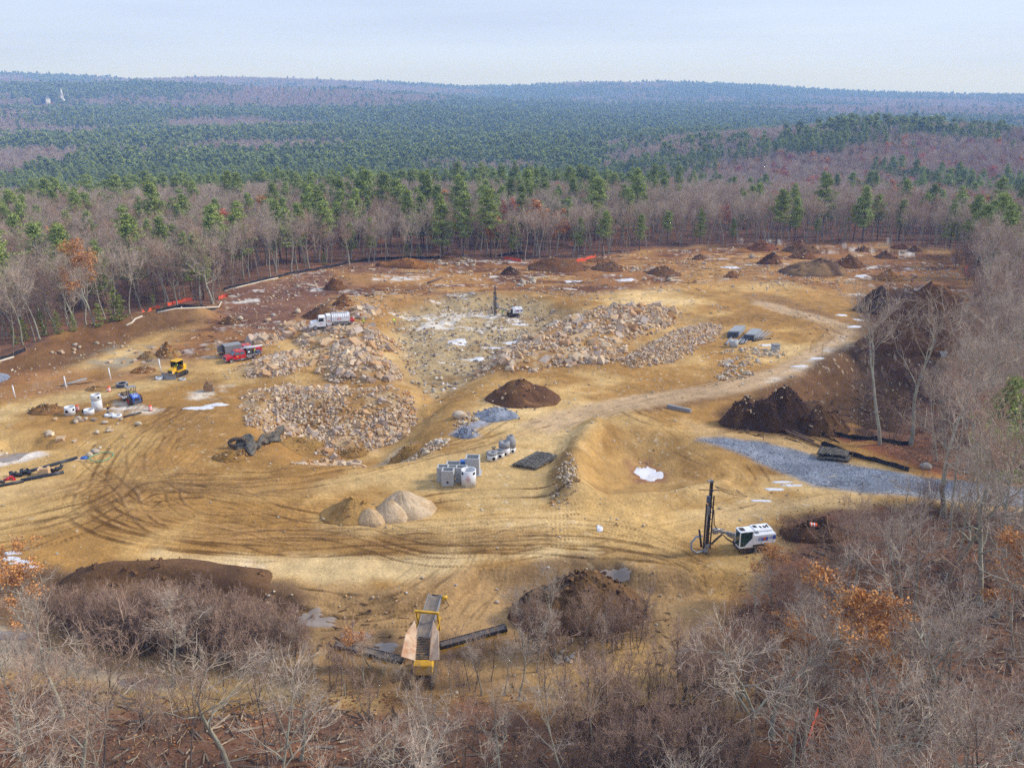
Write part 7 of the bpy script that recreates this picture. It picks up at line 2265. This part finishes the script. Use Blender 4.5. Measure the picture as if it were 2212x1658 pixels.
# pipe stacks on the right
def pipe_stack(label, n0, n1, f0, cols, layers, zt=1.4):
    a, b = W(*n0, zt), W(*n1, zt); f = W(*f0, zt)
    w = np.linalg.norm(b - a); r = w / cols / 2
    d = Vector((*(f - a), 0)); d = d.normalized() * 6.1
    sd = Vector((*(b - a), 0)).normalized()
    t = thing('pipe_stack', label, 'pipe stack', (a[0], a[1], gz(*a)))
    q = MB().lathe([(r * .80, 0), (r, 0), (r, 6.1), (r * .80, 6.1)], 10)
    me = q.mesh('pipe', M_gpipe)
    rot = d.to_track_quat('Z', 'Y').to_euler()
    for l in range(layers):
        for k in range(cols):
            o = put('pipe', me, t, loc=sd * ((k + .5) * 2 * r + (r if l % 2 else 0)) + Vector((0, 0, r + l * r * 1.78 + .1)))
            o.rotation_euler = rot
    for f_ in (.15, .85): MB().bar(d * f_ + Vector((0, 0, .05)), d * f_ + sd * w + Vector((0, 0, .05)), .12).build('skid', M_wood, t)
    return d, me, rot
d_, pme, prot = pipe_stack('left grey pipe stack on the sand by the haul road', (1570, 715), (1594, 715), (1584.5, 702), 10, 6)
pipe_stack('right grey pipe stack on the sand by the haul road', (1606, 718), (1628, 719.5), (1619, 707), 10, 6)
LG = 'loose pipes strewn round the pipe stacks'
for k, (gx, gy, da) in enumerate(((1565, 744, .1), (1568, 745, .16), (1590, 741, .0), (1593, 741, .05), (1598, 743, .2), (1602, 743, .22), (1607, 742, .1), (1637, 731, -.25), (1641, 730, -.15), (1645, 731, -.3), (1632, 732, -.1), (1634, 728, -.05))):
    p = at(gx, gy)
    o = put('loose_pipe', pme, loc=(p.x, p.y, p.z + .14)); o.rotation_euler = (prot[0], prot[1], prot[2] + da * .4)
    tag(o, 'loose grey pipe lying beside the pipe stacks', 'pipe', LG)
rod('black_pipe', (1624, 737), (1664, 731.5), .16, M_hdpe, 'single black pipe lying in front of the right pipe stack', .16)

# blasting mats
def blast_mat(label, corners, th=.42, strips=20, lift=0.0):
    P = [at(*c) for c in corners]
    c = (P[0] + P[1] + P[2] + P[3]) / 4
    t = thing('blasting_mat', label, 'blasting mat', c)
    rg = random.Random(5)
    for k in range(strips):
        f = (k + .5) / strips
        a = P[0].lerp(P[3], f) - c; b = P[1].lerp(P[2], f) - c
        n_ = 12
        pts = [a.lerp(b, i / n_) + Vector((0, 0, th * .5 + lift + rg.uniform(-.05, .05) + (.10 if 2 < i < n_ - 2 else 0))) for i in range(n_ + 1)]
        w = (P[3] - P[0]).length / strips * .62
        o = MB().tube(pts, [min(w, th * .5) * rg.uniform(.85, 1.15) for _ in pts], 7).build('tyre_strip', M_mat, t)
    rp = MB()
    for f in (.1, .9):
        rp.tube([P[0].lerp(P[1], f) - c + Vector((0, 0, th * .9 + lift)), P[3].lerp(P[2], f) - c + Vector((0, 0, th * .9 + lift))], .03, 6)
    rp.build('cable', M_grey, t)
    return t
blast_mat('flat blasting mat of tyre strips lying on the sand', ((1106, 1006), (1159, 1014), (1202, 986), (1161, 977.5)))
blast_mat('upper of the stacked tyre mats beside the gravel road', ((1762, 990), (1828, 996), (1833, 984), (1770, 976)), .5, 12, .55)
blast_mat('lower of the stacked tyre mats beside the gravel road', ((1764, 992), (1832, 998), (1838, 986), (1772, 978)), .5, 12, .0)
def crumpled():
    pts = [at(*g) for g in ((512, 966), (530, 962), (548, 974), (566, 962), (585, 952), (610, 947))]
    c = pts[2].copy()
    t = thing('blasting_mat', 'crumpled grey blasting mat draped over the pit edge', 'blasting mat', c)
    sp_ = smooth_path([(p.x, p.y) for p in pts], .5)
    q = MB(); n = len(sp_); vs = []; m = 9
    for i, (x, y) in enumerate(sp_):
        for j in range(m):
            v = (j / (m - 1) - .5)
            zz = .35 + .5 * math.sin(i * .55) * (.6 + v) + .9 * (v + .5) ** 1.5 + .12 * vn(np.array(i * 1.0), np.array(j * 3.0), 1.3, 55)
            yy = y + v * 3.2
            vs.append((x - c.x + .25 * math.sin(j + i * .3), yy - c.y, gz(x, yy) - c.z + float(zz)))
    fs = [(i * m + j, (i + 1) * m + j, (i + 1) * m + j + 1, i * m + j + 1) for i in range(n - 1) for j in range(m - 1)]
    o = q.add(vs, fs, 0, True).build('sheet', M_mat, t)
    o.modifiers.new('thick', 'SOLIDIFY').thickness = .3
    e = at(515, 966) - c
    MB().tube([(e.x + 1.3 * math.cos(a), e.y + .5 * math.sin(a) * (1 - k * .01), e.z + .8 + .45 * math.sin(a)) for k, a in enumerate([2 * math.pi * i / 14 for i in range(22)])], .28, 8).build('rolled_end', M_rub, t)
crumpled()

# bucket, logs, beam, trench panels
p = at(451, 842)
t = thing('excavator_bucket', 'brown steel excavator bucket resting on the ground', 'bucket', p, R(200))
pr = [(-.6, 0), (.7, .05), (.9, .55), (.55, 1.1), (-.1, 1.3), (-.7, 1.25), (-.78, 1.15), (-.15, 1.15), (.45, .98), (.75, .55), (.6, .15), (-.6, .1)]
M_buck = mat('worn_bucket_steel', lin(150, 118, 84), .7, .2, 2, dirt=lin(96, 74, 56), dirt_amt=.5)
MB().prism(pr, -.75, .75).build('shell', M_buck, t)
for y in (-.76, .72): MB().prism([(-.6, 0), (.7, .05), (.9, .55), (.55, 1.1), (-.1, 1.3), (-.7, 1.25)], y, y + .05).build('side_plate', M_buck, t)
for k in range(5): MB().box((-.75, -.6 + k * .3, .05), (.35, .12, .1)).build('tooth', M_grey, t)
for y in (-.25, .25): MB().prism([(-.1, 1.3), (.55, 1.1), (.4, 1.6), (.1, 1.65)], y - .04, y + .04).build('hinge_ear', M_buck, t)
for ga, gb, r_, lab in (((1657, 911), (1757, 954), .30, 'upper of the two long logs below the ragged loam pile'), ((1671, 922), (1774, 966), .24, 'lower of the two long logs below the ragged loam pile')):
    a, b = at(*ga, .25), at(*gb, .25)
    t = thing('log', lab, 'log', a)
    d = b - a
    MB().tube([(0, 0, 0)] + [d * (i / 6) + Vector((.12 * math.sin(i * 2.1), .1 * math.cos(i * 1.7), .05 * math.sin(i))) for i in range(1, 7)], [r_ * (1 - .07 * i) for i in range(7)], 10).build('stem', M_log, t)
    MB().tube([-d * .003, d * .0005], [r_ * .92, r_ * .95], 10).build('cut_end', M_wood, t)
for ga, gb, lab in (((690, 664), (716, 650), 'grey log lying by the brown ridge in the upper left'), ((790, 640), (806, 634), 'dark stump lying in the upper left field'), ((925, 612), (955, 600), 'pale log lying in the far field above the drill rig'), ((1440, 600), (1462, 594), 'silvery log beside the grey slabs of the far field')):
    a, b = at(*ga, .25), at(*gb, .25)
    t = thing('log', lab, 'log', a); d = b - a
    MB().tube([(0, 0, 0), d * .5 + Vector((.1, .1, .1)), d], [.35, .3, .22], 9).build('stem', M_log, t)
a, b = at(1441, 879), at(1491, 890)
t = thing('concrete_beam', 'long concrete kerb beam lying beside the haul road', 'beam', a); d = b - a
MB().bar(Vector((0, 0, .3)), d + Vector((0, 0, .3)), .5, .6).build('beam', M_conc2, t)
t = thing('trench_shield', 'grey trench shield panel with red stripes above the dark hollow', 'trench shield', at(1880, 758))
u = (at(1945, 756) - at(1868, 758)); u.z = 0; L_ = u.length; u.normalize(); t.rotation_euler = (0, 0, math.atan2(u.y, u.x))
MB().box((L_ * .42, 0, .55), (L_, .2, 1.1)).build('panel', M_alu, t)
MB().box((L_ * .42, 2.2, .5), (L_, .2, 1.0)).build('panel', M_alu, t)
for k in range(3): MB().box((-.3 + k * 1.2, -.11, .8 - k * .22), (1.0, .02, .3)).build('red_stripe', M_red, t)
for x in (.5, L_ * .8): MB().tube([(x, 0, .6), (x, 2.2, .6)], .1, 8).build('spreader', M_grey, t)
a = at(2048, 770)
t = thing('concrete_slab', 'tilted concrete wing slab at the edge of the right-hand wood', 'slab', a, R(8))
MB().prism([(-1.5, 0), (1.2, 0), (1.5, 1.0), (-1.8, 1.25)], -.12, .12).build('slab', M_conc2, t).rotation_euler = (R(-25), 0, 0)

# ------------------------------------------------------------------ silt fences, wattles, barrier mesh
def fence(label, gpts, h=.75, m=None, name='silt_fence', step=2.6, seed=0, stake=True, cat='fence'):
    rg = random.Random(seed)
    pts = smooth_path([tuple(at(*g).xy) for g in gpts], .6)
    c = Vector((pts[0][0], pts[0][1], gz(*pts[0])))
    t = thing(name, label, cat, c)
    vs, fs = [], []
    n = len(pts)
    for i, (x, y) in enumerate(pts):
        z = gz(x, y) - c.z
        sag = h * (.8 + .2 * abs(math.cos(i * .6 * math.pi / step)) + rg.uniform(-.12, .06))
        vs += [(x - c.x, y - c.y, z - .1), (x - c.x + rg.uniform(-.08, .08), y - c.y + rg.uniform(-.05, .05), z + sag * .5), (x - c.x + rg.uniform(-.1, .1), y - c.y, z + sag)]
    for i in range(n - 1):
        for j in range(2): fs.append((i * 3 + j, i * 3 + 3 + j, i * 3 + 4 + j, i * 3 + 1 + j))
    o = MB().add(vs, fs).build('fabric', m or M_silt, t)
    o.modifiers.new('thick', 'SOLIDIFY').thickness = .02
    if stake:
        k = max(1, int(step / .6))
        me = MB().box((0, 0, (h + .3) / 2), (.06, .06, h + .3)).mesh('stake', M_wood)
        for i in range(0, n, k):
            x, y = pts[i]
            put('stake', me, t, loc=(x - c.x, y - c.y + .06, gz(x, y) - c.z - .1))
    return t
fence('black silt fence at the far left edge of the site', ((-30, 786), (0, 777), (30, 768), (56, 757)), seed=1)
fence('black silt fence along the trees left of the fence corner', ((337, 673), (380, 665), (430, 663), (472, 661)), seed=2)
fence('long black silt fence along the upper left wood', ((482, 627), (553, 609), (655, 587), (740, 571), (790, 563), (865, 558), (950, 557)), seed=3)
fence('black silt fence in the back wood behind the middle', ((1075, 553), (1105, 549), (1130, 548)), seed=4)
fence('black silt fence curving down beside the stacked tyre mats', ((1772, 962), (1793, 965), (1833, 982), (1887, 996), (1962, 1018)), seed=5)
fence('black silt fence at the foot of the dark hollow on the right', ((1772, 942), (1807, 941), (1887, 950), (1967, 957)), seed=6)
fence('orange barrier mesh in the left wood edge', ((307, 674), (325, 671), (345, 666)), .9, M_ofen, 'barrier_mesh', seed=7)
fence('orange barrier mesh left of the fence corner', ((362, 660), (390, 653), (415, 648)), .9, M_ofen, 'barrier_mesh', seed=8)
fence('orange barrier mesh beside the fence corner', ((472, 646), (482, 642), (492, 641)), .9, M_ofen, 'barrier_mesh', seed=9)
fence('orange barrier mesh at the back left of the widest far mound', ((1087, 560), (1105, 562), (1125, 566)), 1.1, M_ofen, 'barrier_mesh', seed=10)
fence('orange barrier mesh at the back right of the widest far mound', ((1245, 566), (1265, 562), (1286, 556)), 1.1, M_ofen, 'barrier_mesh', seed=11)
fence('orange barrier mesh at the right end of the far field', ((2092, 575), (2083, 586), (2092, 598)), 1.1, M_ofen, 'barrier_mesh', seed=12)
fence('orange barrier mesh among the brush at the lower right', ((1728, 1655), (1738, 1620), (1752, 1580), (1764, 1545)), 1.1, M_ofen, 'barrier_mesh', seed=13)
def wattle(label, gpts, r=.2):
    pts = [at(*g, r * .6) for g in gpts]
    c = pts[0].copy()
    o = MB().tube([p - c for p in pts], r, 8).build('straw_wattle', M_straw); o.location = c
    tag(o, label, 'wattle')
wattle('pale straw wattle curving at the left clearing edge', ((272, 703), (285, 697), (292, 689), (307, 683)))
wattle('pale straw wattle below the silt fence near the corner', ((340, 675), (380, 667), (430, 665), (472, 663), (478, 652)))
wattle('pale straw wattle at the far left edge of the site', ((-30, 790), (0, 780), (30, 771)))
wattle('pale straw wattle along the upper left silt fence', ((484, 629), (520, 619), (553, 611), (600, 600)))

# ------------------------------------------------------------------ water
def puddle(label, pts, col, z=None):
    w = polyW(pts)
    c = w.mean(0)
    z = gz(*c) + .1 if z is None else z
    sp_ = smooth_path(list(map(tuple, w)) + [tuple(w[0])], 1.0)[:-1]
    m = mat('puddle_' + str(len(bpy.data.materials)), col, .08, .12, .5, spec=.5)
    o = MB().add([(x - c[0], y - c[1], 0) for x, y in sp_], [tuple(range(len(sp_)))]).build('puddle', m)
    o.location = (c[0], c[1], z)
    return tag(o, label, kind='structure')
puddle('brown puddle', [(-40, 826), (40, 812), (120, 806), (180, 800), (238, 803), (200, 812), (120, 822), (40, 840), (-40, 850)], lin(172, 124, 70))
puddle('brown puddle', [(440, 748), (470, 744), (500, 746), (490, 752), (455, 754)], lin(160, 122, 72))

# ------------------------------------------------------------------ far buildings
def church():
    x, y = CH_X, CH_Y
    z = float(H(x, y))
    t = thing('church', 'white church with a tall steeple on the distant left hill', 'church', (x, y, z), R(20))
    MB().box((0, 0, 7), (12, 26, 14)).prism([(-7, 14), (7, 14), (0, 20)], -13.5, 13.5).build('nave', M_white, t)
    MB().box((0, -15, 10), (9, 9, 20)).box((0, -15, 23), (7, 7, 7)).build('tower', M_white, t)
    MB().tube([(0, -15, 26), (0, -15, 48)], [3.6, .4], 8).build('spire', M_white, t)
    x2, y2 = HO_X, HO_Y; z2 = float(H(x2, y2))
    h = thing('house', 'white gabled house on the distant left hill beside the church', 'house', (x2, y2, z2), R(35))
    MB().box((0, 0, 9), (11, 16, 18)).build('wall', M_white, h)
    MB().prism([(-6.5, 18), (6.5, 18), (0, 25)], -8.5, 8.5).build('roof', M_grey, h)
    x3 = (2058 - 1105.5) / 2017 * 5200; z3 = float(H(x3, 5200))
    m = thing('radio_mast', 'thin radio mast on the far right horizon', 'mast', (x3, 5200, z3))
    MB().tube([(0, 0, 0), (0, 0, 62)], [1.2, .6], 4).build('lattice', M_grey, m); MB().cyl((0, 0, 55), 1.6, 3, 8).build('antenna', M_grey, m)
church()
HAZE = 2.4e-4

# ================================================================== HAZE
hb = MB().box((0, 0, 70), (21000, 21000, 262))
hm = bpy.data.materials.new('haze_air')
hm.use_nodes = True
hm.node_tree.nodes.clear()
ho = hm.node_tree.nodes.new('ShaderNodeOutputMaterial')
hv = hm.node_tree.nodes.new('ShaderNodeVolumePrincipled')
hv.inputs['Color'].default_value = (0.24, 0.44, 1.0, 1)
hv.inputs['Absorption Color'].default_value = (1, 1, 1, 1)
hv.inputs['Density'].default_value = HAZE
hm.node_tree.links.new(hv.outputs['Volume'], ho.inputs['Volume'])
haze = tag(hb.build('haze', hm), kind='stuff')
